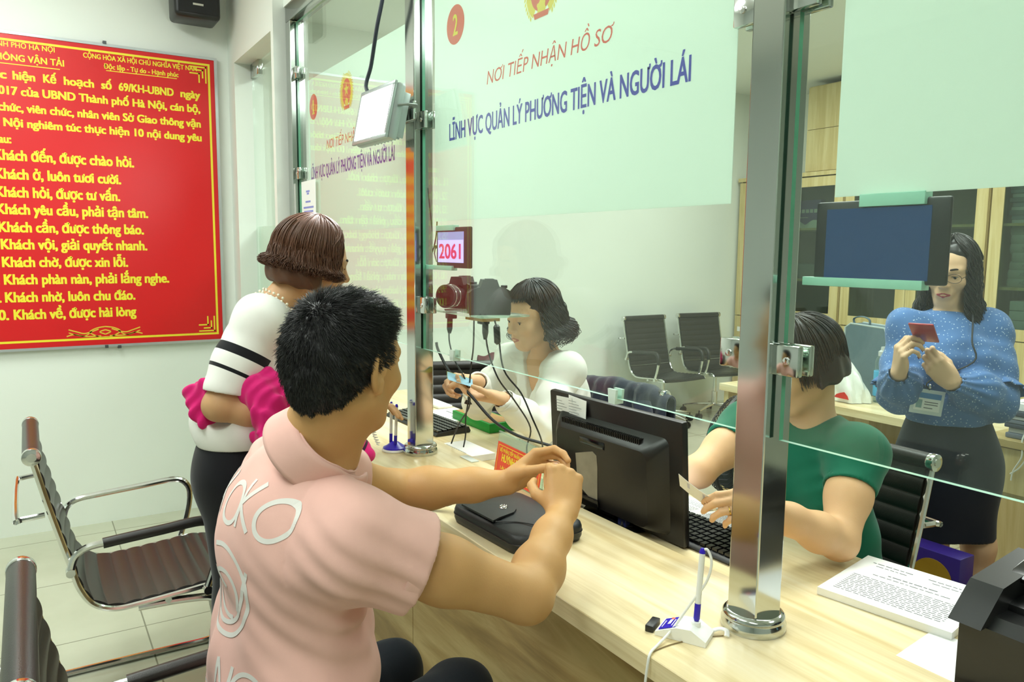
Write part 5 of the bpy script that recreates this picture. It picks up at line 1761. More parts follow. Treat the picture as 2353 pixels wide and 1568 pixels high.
def hand(S, w, f, n, side, curls, thumb, s=1.0, spread=0.0, k=0.006):
    """w wrist, f towards the knuckles, n where the palm faces, curls = 4 x (mcp, pip, dip) degrees,
    thumb = three (t, f, n) directions. Returns the joint positions."""
    w = np.asarray(w, float)
    f = unit(f)
    n = np.asarray(n, float)
    n = unit(n - f * (n @ f))
    t = np.cross(f, n) * (1 if side == 'R' else -1)
    P = lambda a, b, c: w + (t * a + f * b + n * c) * s
    mc = [(0.027, 0.090), (0.008, 0.094), (-0.012, 0.088), (-0.030, 0.079)]
    ln = [(0.043, 0.026, 0.021), (0.047, 0.030, 0.022), (0.044, 0.028, 0.022), (0.034, 0.021, 0.019)]
    rr = [0.0088, 0.009, 0.0086, 0.0076]
    out = []
    for i in range(4):
        a, b = mc[i]
        S.rc(P(a * 0.55, 0.004, 0.0), P(a, b, -0.002), 0.0155 * s, (rr[i] + 0.0022) * s, k=0.012)
    S.ell(P(0.0, 0.045, 0.005), np.array([0.036, 0.045, 0.013]) * s, np.stack([t, f, n], 1), k=0.012)
    S.ell(P(-0.026, 0.035, 0.007), np.array([0.013, 0.032, 0.013]) * s, np.stack([t, f, n], 1), k=0.01)
    for i in range(4):
        a, b = mc[i]
        p = P(a, b, -0.002)
        an = 0.0
        lat = spread * (1.5 - i)
        js = [p]
        for j in range(3):
            an += math.radians(curls[i][j])
            d = unit(f * math.cos(an) + n * math.sin(an) + t * lat * math.cos(an))
            p = p + d * ln[i][j] * s
            js.append(p)
        r = rr[i] * s
        S.rc(js[0], js[1], r * 1.08, r, k=k)
        S.rc(js[1], js[2], r * 1.0, r * 0.92, k=0.003)
        S.rc(js[2], js[3], r * 0.92, r * 0.78, k=0.003)
        out.append(js)
    p = P(0.020, 0.022, 0.008)
    js = [p]
    for d, L in zip(thumb, (0.044, 0.034, 0.026)):
        v = unit(t * d[0] + f * d[1] + n * d[2])
        p = p + v * L * s
        js.append(p)
    S.rc(js[0], js[1], 0.0165 * s, 0.0115 * s, k=0.014)
    S.rc(js[1], js[2], 0.0115 * s, 0.0098 * s, k=0.004)
    S.rc(js[2], js[3], 0.0102 * s, 0.0078 * s, k=0.003)
    out.append(js)
    return out


def nails(par, joints, n_back, mat, r=0.0058):
    for js in joints:
        d = unit(js[3] - js[2])
        nb = np.asarray(n_back(js), float)
        nb = unit(nb - d * (nb @ d))
        c = js[3] + d * 0.001 + nb * 0.0052
        R = np.stack([np.cross(d, nb), d, nb], 1)
        MB().ell(c, (r * 0.85, r * 1.25, 0.0016), 12, rot=Matrix(R.tolist())).build('nail', mat, par)


def head(S, c, H, s=1.0, female=False, ears=True, neck=None, mouth_k=0.005, lid=0.0):
    """c: centre at eye height between the ears; H: columns left, forward, up."""
    c = np.asarray(c, float)
    P = lambda l, f, u: c + (H @ np.array([l, f, u])) * s
    jw = 0.050 if female else 0.056
    S.ell(P(0, -0.014, 0.030), np.array([0.074, 0.094, 0.083]) * s, H, k=0.02)
    S.ell(P(0, 0.030, 0.010), np.array([0.064, 0.062, 0.075]) * s, H, k=0.03)
    S.ell(P(0, 0.032, -0.048), np.array([jw, 0.058, 0.062]) * s, H, k=0.03)
    S.ell(P(0, 0.064, -0.098), np.array([0.020, 0.018, 0.015]) * s, H, k=0.03)
    for q in (-1, 1):
        S.rc(P(q * jw * 0.92, -0.005, -0.055), P(q * 0.018, 0.062, -0.098), 0.016 * s, 0.014 * s, k=0.03)
        S.ell(P(q * 0.040, 0.060, -0.026), np.array([0.022, 0.022, 0.018]) * s, H, k=0.025)
        S.rc(P(q * 0.014, 0.089, 0.019), P(q * 0.045, 0.074, 0.021), 0.007 * s, 0.006 * s, k=0.018)
        S.ell(P(q * 0.0315, 0.0945, -0.001), np.array([0.0165, 0.012, 0.0095]) * s, H, k=0.010, op='s')
        S.ell(P(q * 0.0315, 0.0815, 0.0058 - lid), np.array([0.0165, 0.0088, 0.005 + 0.4 * lid]) * s, H, k=0.004)
        S.ell(P(q * 0.0315, 0.0805, -0.0075), np.array([0.0155, 0.0085, 0.0045]) * s, H, k=0.004)
    S.rc(P(0, 0.087, 0.012), P(0, 0.1085, -0.028), 0.0075 * s, 0.0105 * s, k=0.012)
    S.ell(P(0, 0.111, -0.031), np.array([0.0105, 0.009, 0.009]) * s, H, k=0.008)
    for q in (-1, 1):
        S.ell(P(q * 0.0115, 0.099, -0.035), np.array([0.0075, 0.010, 0.0068]) * s, H, k=0.006)
        S.ell(P(q * 0.0065, 0.1035, -0.0425), np.array([0.003, 0.0045, 0.003]) * s, H, k=0.002, op='s')
    S.ell(P(0, 0.086, -0.064), np.array([0.026, 0.012, 0.018]) * s, H, k=0.02)
    for q in (-1, 1):
        S.rc(P(q * 0.003, 0.0975, -0.0615), P(q * 0.0215, 0.0915, -0.0665), 0.0045 * s, 0.0025 * s, k=mouth_k)
        S.rc(P(0, 0.0965, -0.0725), P(q * 0.019, 0.0920, -0.0685), 0.0055 * s, 0.0025 * s, k=mouth_k)
    S.rc(P(-0.022, 0.0975, -0.0668), P(0, 0.105, -0.0668), 0.0010 * s, k=0.003, op='s')
    S.rc(P(0.022, 0.0975, -0.0668), P(0, 0.105, -0.0668), 0.0010 * s, k=0.003, op='s')
    if ears:
        for q in (-1, 1):
            a = math.radians(18) * q
            E = H @ np.array([[math.cos(a), -math.sin(a), 0], [math.sin(a), math.cos(a), 0], [0, 0, 1]])
            S.ell(P(q * 0.077, -0.016, -0.004), np.array([0.0075, 0.019, 0.031]) * s, E, k=0.006)
            S.ell(P(q * 0.084, -0.012, 0.0), np.array([0.006, 0.011, 0.019]) * s, E, k=0.006, op='s')
            S.rc(P(q * 0.074, -0.003, -0.022), P(q * 0.075, -0.006, -0.034), 0.0075 * s, 0.0075 * s, k=0.006)
            S.rc(P(q * 0.076, 0.002, -0.008), P(q * 0.077, 0.003, -0.002), 0.005 * s, k=0.004)
    return P


SKINS = {}


def face_parts(par, P, H, s, brow='#2a211c', iris='#150c08', lid=0.0, lips=None):
    eyeM = M('eye_white', '#e8e4de', rough=0.15, noise=0.02)
    irisM = M('iris_' + iris[1:], iris, rough=0.1, noise=0.1)
    browM = M('brow_' + brow[1:], brow, rough=0.8, noise=0.2)
    Rm = Matrix(H.tolist())
    for q in (-1, 1):
        e = MB().ell(P(q * 0.0315, 0.0765, -0.001), (0.0122 * s,) * 3, 20, rot=Rm)
        eo = e.build('eye', eyeM, par)
        MB().ell(P(q * 0.0315, 0.0864, -0.0025 - lid), (0.0056 * s, 0.0026 * s, 0.0056 * s), 16, rot=Rm).build('iris', irisM, eo)
        MB().tube([P(q * 0.0445, 0.080, 0.0015 - lid), P(q * 0.039, 0.0875, 0.0035 - 1.3 * lid), P(q * 0.0315, 0.0905, 0.0040 - 1.5 * lid), P(q * 0.023, 0.0885, 0.0025 - 1.3 * lid), P(q * 0.0185, 0.0855, -0.0005 - lid)], [0.0006 * s, 0.0014 * s, 0.0015 * s, 0.001 * s, 0.0004 * s], seg=6, smooth=3).build('eyelash', browM, par)
        MB().tube([P(q * 0.014, 0.0955, 0.0235), P(q * 0.024, 0.0955, 0.0268), P(q * 0.036, 0.0885, 0.0272), P(q * 0.047, 0.0785, 0.0215)], [0.0022 * s, 0.0028 * s, 0.0024 * s, 0.0008 * s], seg=6, smooth=4, flat=1.4).build('eyebrow', browM, par)

    if lips is not None:
        L = Solid()
        for q in (-1, 1):
            L.rc(P(q * 0.003, 0.0981, -0.0615), P(q * 0.0205, 0.0953, -0.0663), 0.0047 * s, 0.0026 * s, k=0.003)
            L.rc(P(0, 0.0972, -0.0727), P(q * 0.0180, 0.0957, -0.0688), 0.0056 * s, 0.0026 * s, k=0.003)
        for q in (-1, 1):
            L.rc(P(q * 0.024, 0.0975, -0.0668), P(0, 0.1062, -0.0668), 0.0008 * s, k=0.002, op='s')
        L.build('lips', lips, par, h=0.0012)


def waves(P, specs):
    out = np.zeros(len(P))
    for a, kx, ky, kz, ph in specs:
        out += a * np.sin(P[:, 0] * kx + P[:, 1] * ky + P[:, 2] * kz + ph + 1.3 * np.sin(P[:, 2] * kx * 0.37 + P[:, 0] * ky * 0.29 + ph))
    return out


def strands(mb, curves, r0, r1, seg=3):
    """Many thin tapering locks in one mesh. curves: array (n, m, 3)."""
    C = np.asarray(curves, float)
    n, m, _ = C.shape
    T = np.gradient(C, axis=1)
    T /= np.linalg.norm(T, axis=2, keepdims=True) + 1e-12
    ref = np.where(np.abs(T[:, :1, 2:3]) < 0.9, A3(0, 0, 1), A3(1, 0, 0))
    ref = np.broadcast_to(ref, T.shape)
    U = np.cross(T, ref)
    U /= np.linalg.norm(U, axis=2, keepdims=True) + 1e-12
    W = np.cross(T, U)
    tt = np.linspace(0, 1, m)
    R = (r0 * (1 - tt ** 2) + r1 * tt ** 2)
    vs = []
    for k in range(seg):
        a = 2 * PI * k / seg
        vs.append(C + (U * math.cos(a) + W * math.sin(a)) * R[None, :, None])
    Vt = np.stack(vs, 2).reshape(-1, 3)            # n, m, seg
    i, j, k = np.meshgrid(np.arange(n), np.arange(m - 1), np.arange(seg), indexing='ij')
    b = (i * m + j) * seg
    k2 = (k + 1) % seg
    F = np.stack([b + k, b + k2, b + seg + k2, b + seg + k], -1).reshape(-1, 4)
    o = len(mb.v)
    mb.v.extend(map(tuple, Vt))
    mb.f.extend(map(tuple, F + o))
    mb.mi.extend([0] * len(F))
    return mb


def banded(mat, attr, color):
    """Where the cloth's own band measure `attr` is positive the knit has another colour (a woven stripe)."""
    nt = mat.node_tree
    b = nt.nodes['Principled BSDF']
    src = b.inputs['Base Color'].links[0].from_socket
    at = nt.nodes.new('ShaderNodeAttribute')
    at.attribute_name = attr
    gt = nt.nodes.new('ShaderNodeMath')
    gt.operation = 'GREATER_THAN'
    gt.inputs[1].default_value = 0.0
    nt.links.new(at.outputs['Fac'], gt.inputs[0])
    mx = nt.nodes.new('ShaderNodeMix')
    mx.data_type = 'RGBA'
    nt.links.new(gt.outputs[0], mx.inputs[0])
    nt.links.new(src, mx.inputs[6])
    mx.inputs[7].default_value = lin(color)
    nt.links.new(mx.outputs[2], b.inputs['Base Color'])
    return mat


def skin(name, color, sss=0.12, rough=0.5):
    return M(name, color, rough=rough, spec=0.35, noise=0.07, nscale=14, bump=0.05, bscale=350, sss=sss)


def cloth(name, color, rough=0.85, noise=0.04, bump=0.18, bscale=900, sheen=0.15):
    return M(name, color, rough=rough, spec=0.2, noise=noise, nscale=30, bump=bump * 0.5, bscale=bscale, sheen=sheen)
# ------------------------------------------------------------------ seated man in the pink polo shirt
def build_man():
    t = thing('person', 'man in a pink polo shirt seated at the counter with clasped hands', 'person', (-1.36, 0.42, 0.0))
    SK = skin('skin_man', '#cc9c66')
    LIPS = M('lips_man', '#b07a60', rough=0.45, noise=0.05)
    hc = A3(-1.250, 0.452, 1.268)
    yaw = math.radians(30)
    F = A3(-math.sin(yaw), math.cos(yaw), -0.06)
    H = frame(F, A3(0.05, 0.02, 1))
    hips, waist, chest, nb = A3(-1.355, 0.345, 0.51), A3(-1.345, 0.37, 0.72), A3(-1.34, 0.385, 0.93), A3(-1.29, 0.405, 1.125)
    shR, elR, wrR = A3(-1.170, 0.436, 0.982), A3(-1.092, 0.721, 0.852), A3(-1.250, 0.909, 0.922)
    shL, elL, wrL = A3(-1.510, 0.430, 1.015), A3(-1.600, 0.690, 0.912), A3(-1.470, 0.912, 0.930)
    lat = unit(shL - shR)
    up = unit(nb - waist)
    T = np.stack([lat, np.cross(up, lat), up], 1)
    T[:, 1] = unit(T[:, 1])

    def torso(S, g=0.0):
        S.ell(waist + A3(0, 0, -0.02), A3(0.175 + g, 0.128 + g, 0.17), T, k=0.06)
        S.ell(chest, A3(0.178 + g, 0.120 + g, 0.175), T, k=0.07)
        S.ell(chest + A3(0, -0.020, 0.035), A3(0.150 + g, 0.080 + g, 0.13), T, k=0.05)
        S.ell(hips + A3(0, 0.0, 0.03), A3(0.185 + g, 0.135 + g, 0.13), T, k=0.06)
        for sh in (shR, shL):
            S.rc(nb + A3(0, 0.0, -0.045), sh + A3(0, -0.005, 0.012), 0.044 + g, 0.055 + g, k=0.045)
            S.ell(sh + A3(0, 0.0, 0.0), A3(0.064, 0.068, 0.068) + g, T, k=0.05)
        return S
    # body
    B = Solid()
    P = head(B, hc, H, 1.03)
    torso(B, -0.012)
    B.rc(hc + H @ A3(0, -0.028, -0.055), nb + A3(0.0, -0.002, 0.0), 0.056, 0.062, k=0.035)
    B.rc(hc + H @ A3(0, 0.0, -0.075), nb + A3(-0.01, 0.035, -0.02), 0.045, 0.05, k=0.03)
    # right arm: full round upper arm, forearm with its muscle near the elbow
    for sh, el, wr in ((shR, elR, wrR), (shL, elL, wrL)):
        m1 = sh + (el - sh) * 0.5
        B.chain([sh, m1, el], [0.056, 0.054, 0.044], k=0.03)
        m2 = el + (wr - el) * 0.3
        B.chain([el, m2, el + (wr - el) * 0.7, wr], [0.043, 0.046, 0.036, 0.0285], k=0.025)
    jR = hand(B, wrR, A3(-0.35, 0.30, 0.62), A3(-0.80, 0.35, -0.55), 'R', [(62, 82, 45), (68, 86, 48), (72, 88, 50), (74, 86, 48)], [(0.75, 0.55, 0.55), (0.25, 0.75, 0.65), (-0.25, 0.7, 0.7)], s=1.02)
    jL = hand(B, wrL, A3(0.18, 0.62, 0.42), A3(0.86, 0.05, -0.50), 'L', [(28, 42, 25), (40, 52, 30), (52, 60, 34), (58, 62, 36)], [(0.45, 0.62, 0.55), (0.10, 0.82, 0.55), (-0.02, 0.9, 0.45)], s=1.02)
    # legs
    knR, knL = A3(-1.37, 0.735, 0.520), A3(-1.56, 0.66, 0.50)
    anR, anL = A3(-1.32, 0.68, 0.10), A3(-1.57, 0.56, 0.10)
    for hp, kn, an in ((hips + A3(0.09, 0.03, -0.01), knR, anR), (hips + A3(-0.09, 0.03, -0.01), knL, anL)):
        B.chain([hp, kn], [0.078, 0.052], k=0.04)
        B.chain([kn, kn + (an - kn) * 0.35, an], [0.052, 0.05, 0.036], k=0.03)
        B.chain([an + A3(0, -0.03, -0.05), an + A3(0, 0.13, -0.065)], [0.035, 0.03], k=0.03)
    body = B.build('body', SK, t, h=0.0034)
    face_parts(t, P, H, 1.03, brow='#17130f', lips=LIPS)
    NAIL = M('nail_man', '#d6a88c', rough=0.3, noise=0.04)
    nails(body, [jR[i] for i in range(4)], lambda js: np.cross(js[3] - js[2], np.cross(js[2] - js[1], js[3] - js[2])) * -1, NAIL)
    nails(body, [jL[4]], lambda js: A3(0.75, -0.45, 0.5), NAIL, r=0.0072)
    # polo shirt
    PK = cloth('pink_pique', '#efbdb2', bump=0.22, bscale=1400)
    S = torso(Solid(), 0.005)
    S.ell(waist + A3(0.0, 0.012, 0.0), A3(0.192, 0.128, 0.20), T, k=0.05)
    hemR = shR + (elR - shR) * 0.35
    hemL = shL + (elL - shL) * 0.5
    S.chain([shR, shR + (elR - shR) * 0.35, hemR + (elR - shR) * 0.2], [0.076, 0.073, 0.072], k=0.05)
    S.chain([shL, shL + (elL - shL) * 0.35, hemL + (elL - shL) * 0.2], [0.076, 0.073, 0.072], k=0.05)
    axR, axL = unit(elR - shR), unit(elL - shL)

    def folds(Q):
        d = np.zeros(len(Q))
        # creases running from the armpit over sleeve and back
        for sh, ax in ((shR, axR), (shL, axL)):
            r = np.linalg.norm(Q - (sh + A3(0, 0.0, -0.08)), axis=1)
            w = np.exp(-(r / 0.13) ** 2)
            d += 0.0034 * w * (1 + 0.6 * np.sin(31 * Q[:, 0] + 17 * Q[:, 2])) * np.sin(150 * ((Q - sh) @ unit(A3(0.3, 0.5, 1.0))) + 25 * Q[:, 0])
        for sh, sg in ((shR, 1), (shL, -1)):
            q = Q - (sh + A3(-0.045 * sg, 0, 0))
            pl = np.abs(q @ unit(A3(0.93 * sg, 0.25, 0.10)))
            d -= 0.0016 * np.exp(-(pl / 0.0035) ** 2) * (np.linalg.norm(q, axis=1) < 0.13)
        w2 = np.exp(-((Q[:, 2] - 0.70) / 0.16) ** 2)
        d += 0.0035 * w2 * np.sin(42 * Q[:, 2] + 14 * Q[:, 1] + 10 * np.sin(9 * Q[:, 0] + 4 * Q[:, 2]))
        d += waves(Q, [(0.0026, 21, 17, 26, 0.3), (0.0018, -34, 22, 31, 1.7), (0.0012, 60, -45, 38, 0.9)])
        return d
    S.fn(folds)
    nx = unit(hc + A3(0, -0.02, -0.1) - nb)
    S.rc(nb + nx * 0.012, nb + nx * 0.13, 0.068, 0.08, k=0.012, op='s')
    # sleeve ends (only near the arms) and the lower hem
    for sh, hm, ax in ((shR, hemR, axR), (shL, hemL, axL)):
        def sl(Q, hm=hm, ax=ax, sh=sh):
            along = (Q - hm) @ ax
            rad = np.linalg.norm((Q - hm) - along[:, None] * ax, axis=1)
            return np.where((rad < 0.115) & (along < 0.22), along, -1.0)
        S.p.append((sl, None, None, 0.003, 'i'))
        S.rc(hm - ax * 0.012, hm + ax * 0.05, 0.060, 0.062, k=0.003, op='s')
    S.cut(A3(-1.34, 0.35, 0.475), A3(0, 0.15, -1))
    polo = S.build('polo_shirt', PK, t, h=0.0042)
    # ribbed sleeve bands
    for sh, hm, ax in ((shR, hemR, axR), (shL, hemL, axL)):
        e1 = unit(np.cross(ax, A3(0, 0, 1)))
        e2 = np.cross(ax, e1)
        MB().sheet(lambda s, q: hm - ax * (0.030 * (1 - q)) + (e1 * math.cos(2 * PI * s) + e2 * math.sin(2 * PI * s)) * (0.0762 + 0.0010 * math.sin(5 * 2 * PI * s)), 56, 4, th=0.004).build('sleeve_band', PK, polo, sharp=0)
    # collar: a turned-down band open in front
    nx = unit(hc + A3(0, -0.02, -0.1) - nb)
    c0 = nb + A3(0.012, 0.008, 0.0) - nx * 0.013
    cf = unit(A3(-0.12, 1, -0.35) - nx * (A3(-0.12, 1, -0.35) @ nx))
    cr = np.cross(cf, nx)

    def collar(s, q):
        a = (s - 0.5) * 2 * math.radians(157)
        d = -cf * math.cos(a) + cr * math.sin(a)
        fr = max(0, abs(a) - 1.6)
        lift = 0.052 - 0.030 * fr
        r0, r1 = 0.069, 0.090 + 0.004 * math.cos(2 * a)
        hgt = lift * (1 - q) - (0.006 + 0.012 * fr) * q
        return c0 + d * (r0 + (r1 - r0) * q ** 0.7 + 0.010 * fr) + nx * (hgt - 0.006) + cf * (0.018 * fr)
    MB().sheet(collar, 60, 8, th=0.0045).build('collar', PK, polo, sharp=0)

    def stand(s, q):
        a = (s - 0.5) * 2 * math.radians(160)
        d = -cf * math.cos(a) + cr * math.sin(a)
        return c0 + d * (0.0715 - 0.004 * q) + nx * (-0.02 + 0.068 * q - 0.03 * max(0, abs(a) - 1.6)) + cf * 0.012 * max(0, abs(a) - 1.6)
    MB().sheet(stand, 50, 3, th=0.003).build('collar_stand', PK, polo, sharp=0)
    # pale print on the back, laid on the cloth
    PRN = M('pale_back_print', '#e9e4df', rough=0.7, noise=0.05)
    pr = MB()
    V, Fc = polo.data, None
    from mathutils.bvhtree import BVHTree
    off = Vector(t['_o'])
    bv = BVHTree.FromPolygons([v.co[:] for v in polo.data.vertices], [tuple(p.vertices) for p in polo.data.polygons])
    oc = A3(-1.335, 0.0, 0.885)

    def lay(poly2):
        """poly2: outline points (x along the shoulders to his right, z up) projected from behind onto the shirt."""
        out = []
        for x, z in poly2:
            o = Vector((oc[0] + x, -0.2, oc[2] + z)) - off
            h_ = bv.ray_cast(o, Vector((0, 1, 0)))
            if h_[0] is None:
                return None
            out.append(h_[0] + h_[1] * 0.0009 + off)
        return out

    def stroke(pts, w):
        Pp = spline([(x, 0, z) for x, z in pts], 7)
        a, b = [], []
        for i, p in enumerate(Pp):
            d = (Pp[min(i + 1, len(Pp) - 1)] - Pp[max(i - 1, 0)])
            nrm = Vector((-d.z, 0, d.x)).normalized() * w / 2
            a.append((p.x + nrm.x, p.z + nrm.z))
            b.append((p.x - nrm.x, p.z - nrm.z))
        A_, B_ = lay(a), lay(b)
        if A_ is None or B_ is None:
            return
        for i in range(len(A_) - 1):
            pr.quad(A_[i], B_[i], B_[i + 1], A_[i + 1])
    arc = lambda cx, cz, r, a0, a1, n=8: [(cx + r * math.cos(math.radians(a0 + (a1 - a0) * i / n)), cz + r * math.sin(math.radians(a0 + (a1 - a0) * i / n))) for i in range(n + 1)]
    w = 0.008
    # letters around a looped mark
    for gx, gz in ((-0.10, 0.105), (0.04, 0.115)):
        stroke([(gx, gz), (gx, gz + 0.075)], w)
        stroke([(gx, gz + 0.038), (gx + 0.035, gz + 0.075)], w)
        stroke([(gx, gz + 0.038), (gx + 0.038, gz)], w)
    stroke(arc(0.005, 0.145, 0.032, 0, 360, 30), w)
    stroke(arc(0.118, 0.140, 0.030, 0, 360, 30), w)
    stroke(arc(0.01, 0.0, 0.078, -200, 110, 16), w)
    stroke(arc(0.02, -0.005, 0.042, -30, 290, 14), w)
    stroke([(0.085, 0.05), (0.06, -0.03), (0.0, -0.06), (-0.05, -0.02), (-0.02, 0.03), (0.03, 0.01)], w)
    for gx in (-0.09, 0.02):
        stroke([(gx, -0.185), (gx, -0.115)], w)
        stroke([(gx, -0.115), (gx + 0.045, -0.185)], w)
        stroke([(gx + 0.045, -0.185), (gx + 0.045, -0.115)], w)
    stroke(arc(0.105, -0.15, 0.034, 0, 360, 30), w)
    stroke([(-0.115, -0.205), (0.14, -0.205)], 0.006)
    pr.build('back_print', PRN, polo, smooth=True, sharp=0)
    # trousers and shoes
    DN = cloth('dark_denim', '#1b222c', bump=0.3, bscale=600)
    J = Solid()
    J.ell(hips + A3(0, 0, 0.02), A3(0.190, 0.140, 0.11), T, k=0.05)
    for hp, kn, an in ((hips + A3(0.09, 0.03, -0.01), knR, anR), (hips + A3(-0.09, 0.03, -0.01), knL, anL)):
        J.chain([hp, kn], [0.090, 0.066], k=0.04)
        J.chain([kn, an], [0.066, 0.056], k=0.03)
    J.fn(lambda Q: waves(Q, [(0.002, 30, 44, 20, 0.5), (0.0015, 55, -30, 40, 2)]))
    J.cut(A3(0, 0, 0.085), A3(0, 0, -1)).cut(A3(0, 0, 0.60), A3(0, 0, 1))
    J.build('trousers', DN, t, h=0.006)
    for an in (anR, anL):
        Q = Solid().chain([an + A3(0, -0.035, -0.045), an + A3(0, 0.05, -0.055), an + A3(0, 0.15, -0.068)], [0.045, 0.044, 0.036], k=0.03).cut(A3(0, 0, 0.004), A3(0, 0, -1))
        Q.build('shoe', BLACKG, t, h=0.006)
    # hair: a short crop over the skull with fine spikes
    HR = M('hair_black_man', '#141313', rough=0.42, noise=0.25, nscale=160, spec=0.5)
    W = Solid()
    s = 1.03
    PP = lambda l, f, u: hc + (H @ A3(l, f, u)) * s
    W.ell(PP(0, -0.016, 0.034), A3(0.078, 0.098, 0.085) * s, H, k=0.02)
    W.ell(PP(0, -0.050, -0.010), A3(0.067, 0.061, 0.078) * s, H, k=0.03)
    W.ell(PP(0, 0.040, 0.070), A3(0.058, 0.046, 0.034) * s, H, k=0.03)

    def hairline(Q):
        q = ((Q - hc) @ H) / s
        l, f, u = q[:, 0], q[:, 1], q[:, 2]
        front = f - (0.062 + 0.30 * np.maximum(0, u - 0.06) - 0.25 * np.abs(l))              # forehead edge
        low = (-0.075 + 0.0 * u) - u - 0.35 * np.maximum(0, -f - 0.05)                        # nape
        side = np.where(f > -0.012, (0.006 + 0.95 * (f + 0.012)) - u, -1)                      # above the ear, to the sideburn
        side = np.where((f > 0.004) & (f < 0.030), np.minimum(side, -0.030 - u), side)
        back = np.where(f <= -0.012, (0.006 - 1.15 * (-0.012 - f)) - u, -1)
        back = np.maximum(back, low * 1.0)
        hd = np.where(f > -0.012, side, back)
        return np.maximum(np.where(u > 0.055, front, np.maximum(front, -1)), hd)
    W.p.append((hairline, None, None, 0.012, 'i'))
    W.fn(lambda Q: waves(Q, [(0.0016, 190, 150, 60, 0.2), (0.0014, -150, 210, 90, 1.0), (0.001, 310, 90, 160, 2.0)]))
    hair = W.build('hair', HR, t, h=0.0036)
    co = np.array([v.co[:] for v in hair.data.vertices])
    no = np.array([v.normal[:] for v in hair.data.vertices])
    rg = np.random.RandomState(3)
    Lc = (co + np.array(t['_o']) - hc) @ H / s
    ok = np.nonzero((np.linalg.norm(Lc, axis=1) > 0.07))[0]
    pick = rg.choice(ok, 15000)
    p0 = co[pick]
    nn = no[pick]
    whorl = H @ A3(0, -0.07, 0.09)
    flow = co[pick] + np.array(t['_o']) - (hc + whorl)
    flow /= np.linalg.norm(flow, axis=1, keepdims=True) + 1e-9
    flow = flow - nn * (flow * nn).sum(1, keepdims=True)
    flow = flow + (H[:, 1] * 0.25)[None]
    lu = (Lc[pick][:, 2] + 0.09) / 0.2
    ln_ = (0.006 + 0.011 * np.clip(lu, 0, 1))[:, None] * (0.7 + 0.6 * rg.rand(len(pick), 1))
    d1 = nn * 0.38 + flow * 0.9 + rg.randn(len(pick), 3) * 0.13
    d1 /= np.linalg.norm(d1, axis=1, keepdims=True)
    cur = np.stack([p0 - nn * 0.002, p0 + d1 * ln_ * 0.5, p0 + d1 * ln_ + flow * ln_ * 0.15], 1)
    sm = strands(MB(), cur + np.array(t['_o']), 0.0007, 0.00015)
    sm.build('hair_spikes', HR, hair, sharp=0)
    return t


build_man()
# ------------------------------------------------------------------ the four women


def torso_solid(S, T, hips, waist, chest, nb, shR, shL, g=0.0, ww=0.122, wd=0.092, cw=0.142, cd=0.100, hw=0.165, hd=0.118, bust=0.0):
    S.ell(hips, A3(hw + g, hd + g, 0.13), T, k=0.05)
    S.ell(waist, A3(ww + g, wd + g, 0.15), T, k=0.06)
    S.ell(chest, A3(cw + g, cd + g, 0.155), T, k=0.06)
    if bust:
        for q in (-1, 1):
            S.ell(chest + T @ A3(q * 0.066, cd * 0.72, -0.025), A3(0.056 + g, 0.052 + g, 0.058 + g) * 1.0, T, k=0.045)
    for sh in (shR, shL):
        S.rc(nb + T @ A3(0, 0, -0.035), sh + A3(0, 0, 0.006), 0.040 + g, 0.046 + g, k=0.04)
        S.ell(sh + A3(0, 0, -0.006), A3(0.046, 0.050, 0.048) + g, T, k=0.045)
    return S


def arm_solid(B, sh, el, wr, s=1.0, g=0.0):
    B.chain([sh, sh + (el - sh) * 0.5, el], [(0.045 + g) * s, (0.043 + g) * s, (0.036 + g) * s], k=0.03)
    B.chain([el, el + (wr - el) * 0.3, el + (wr - el) * 0.7, wr], [(0.036 + g) * s, (0.038 + g) * s, (0.030 + g) * s, (0.0245 + g) * s], k=0.02)


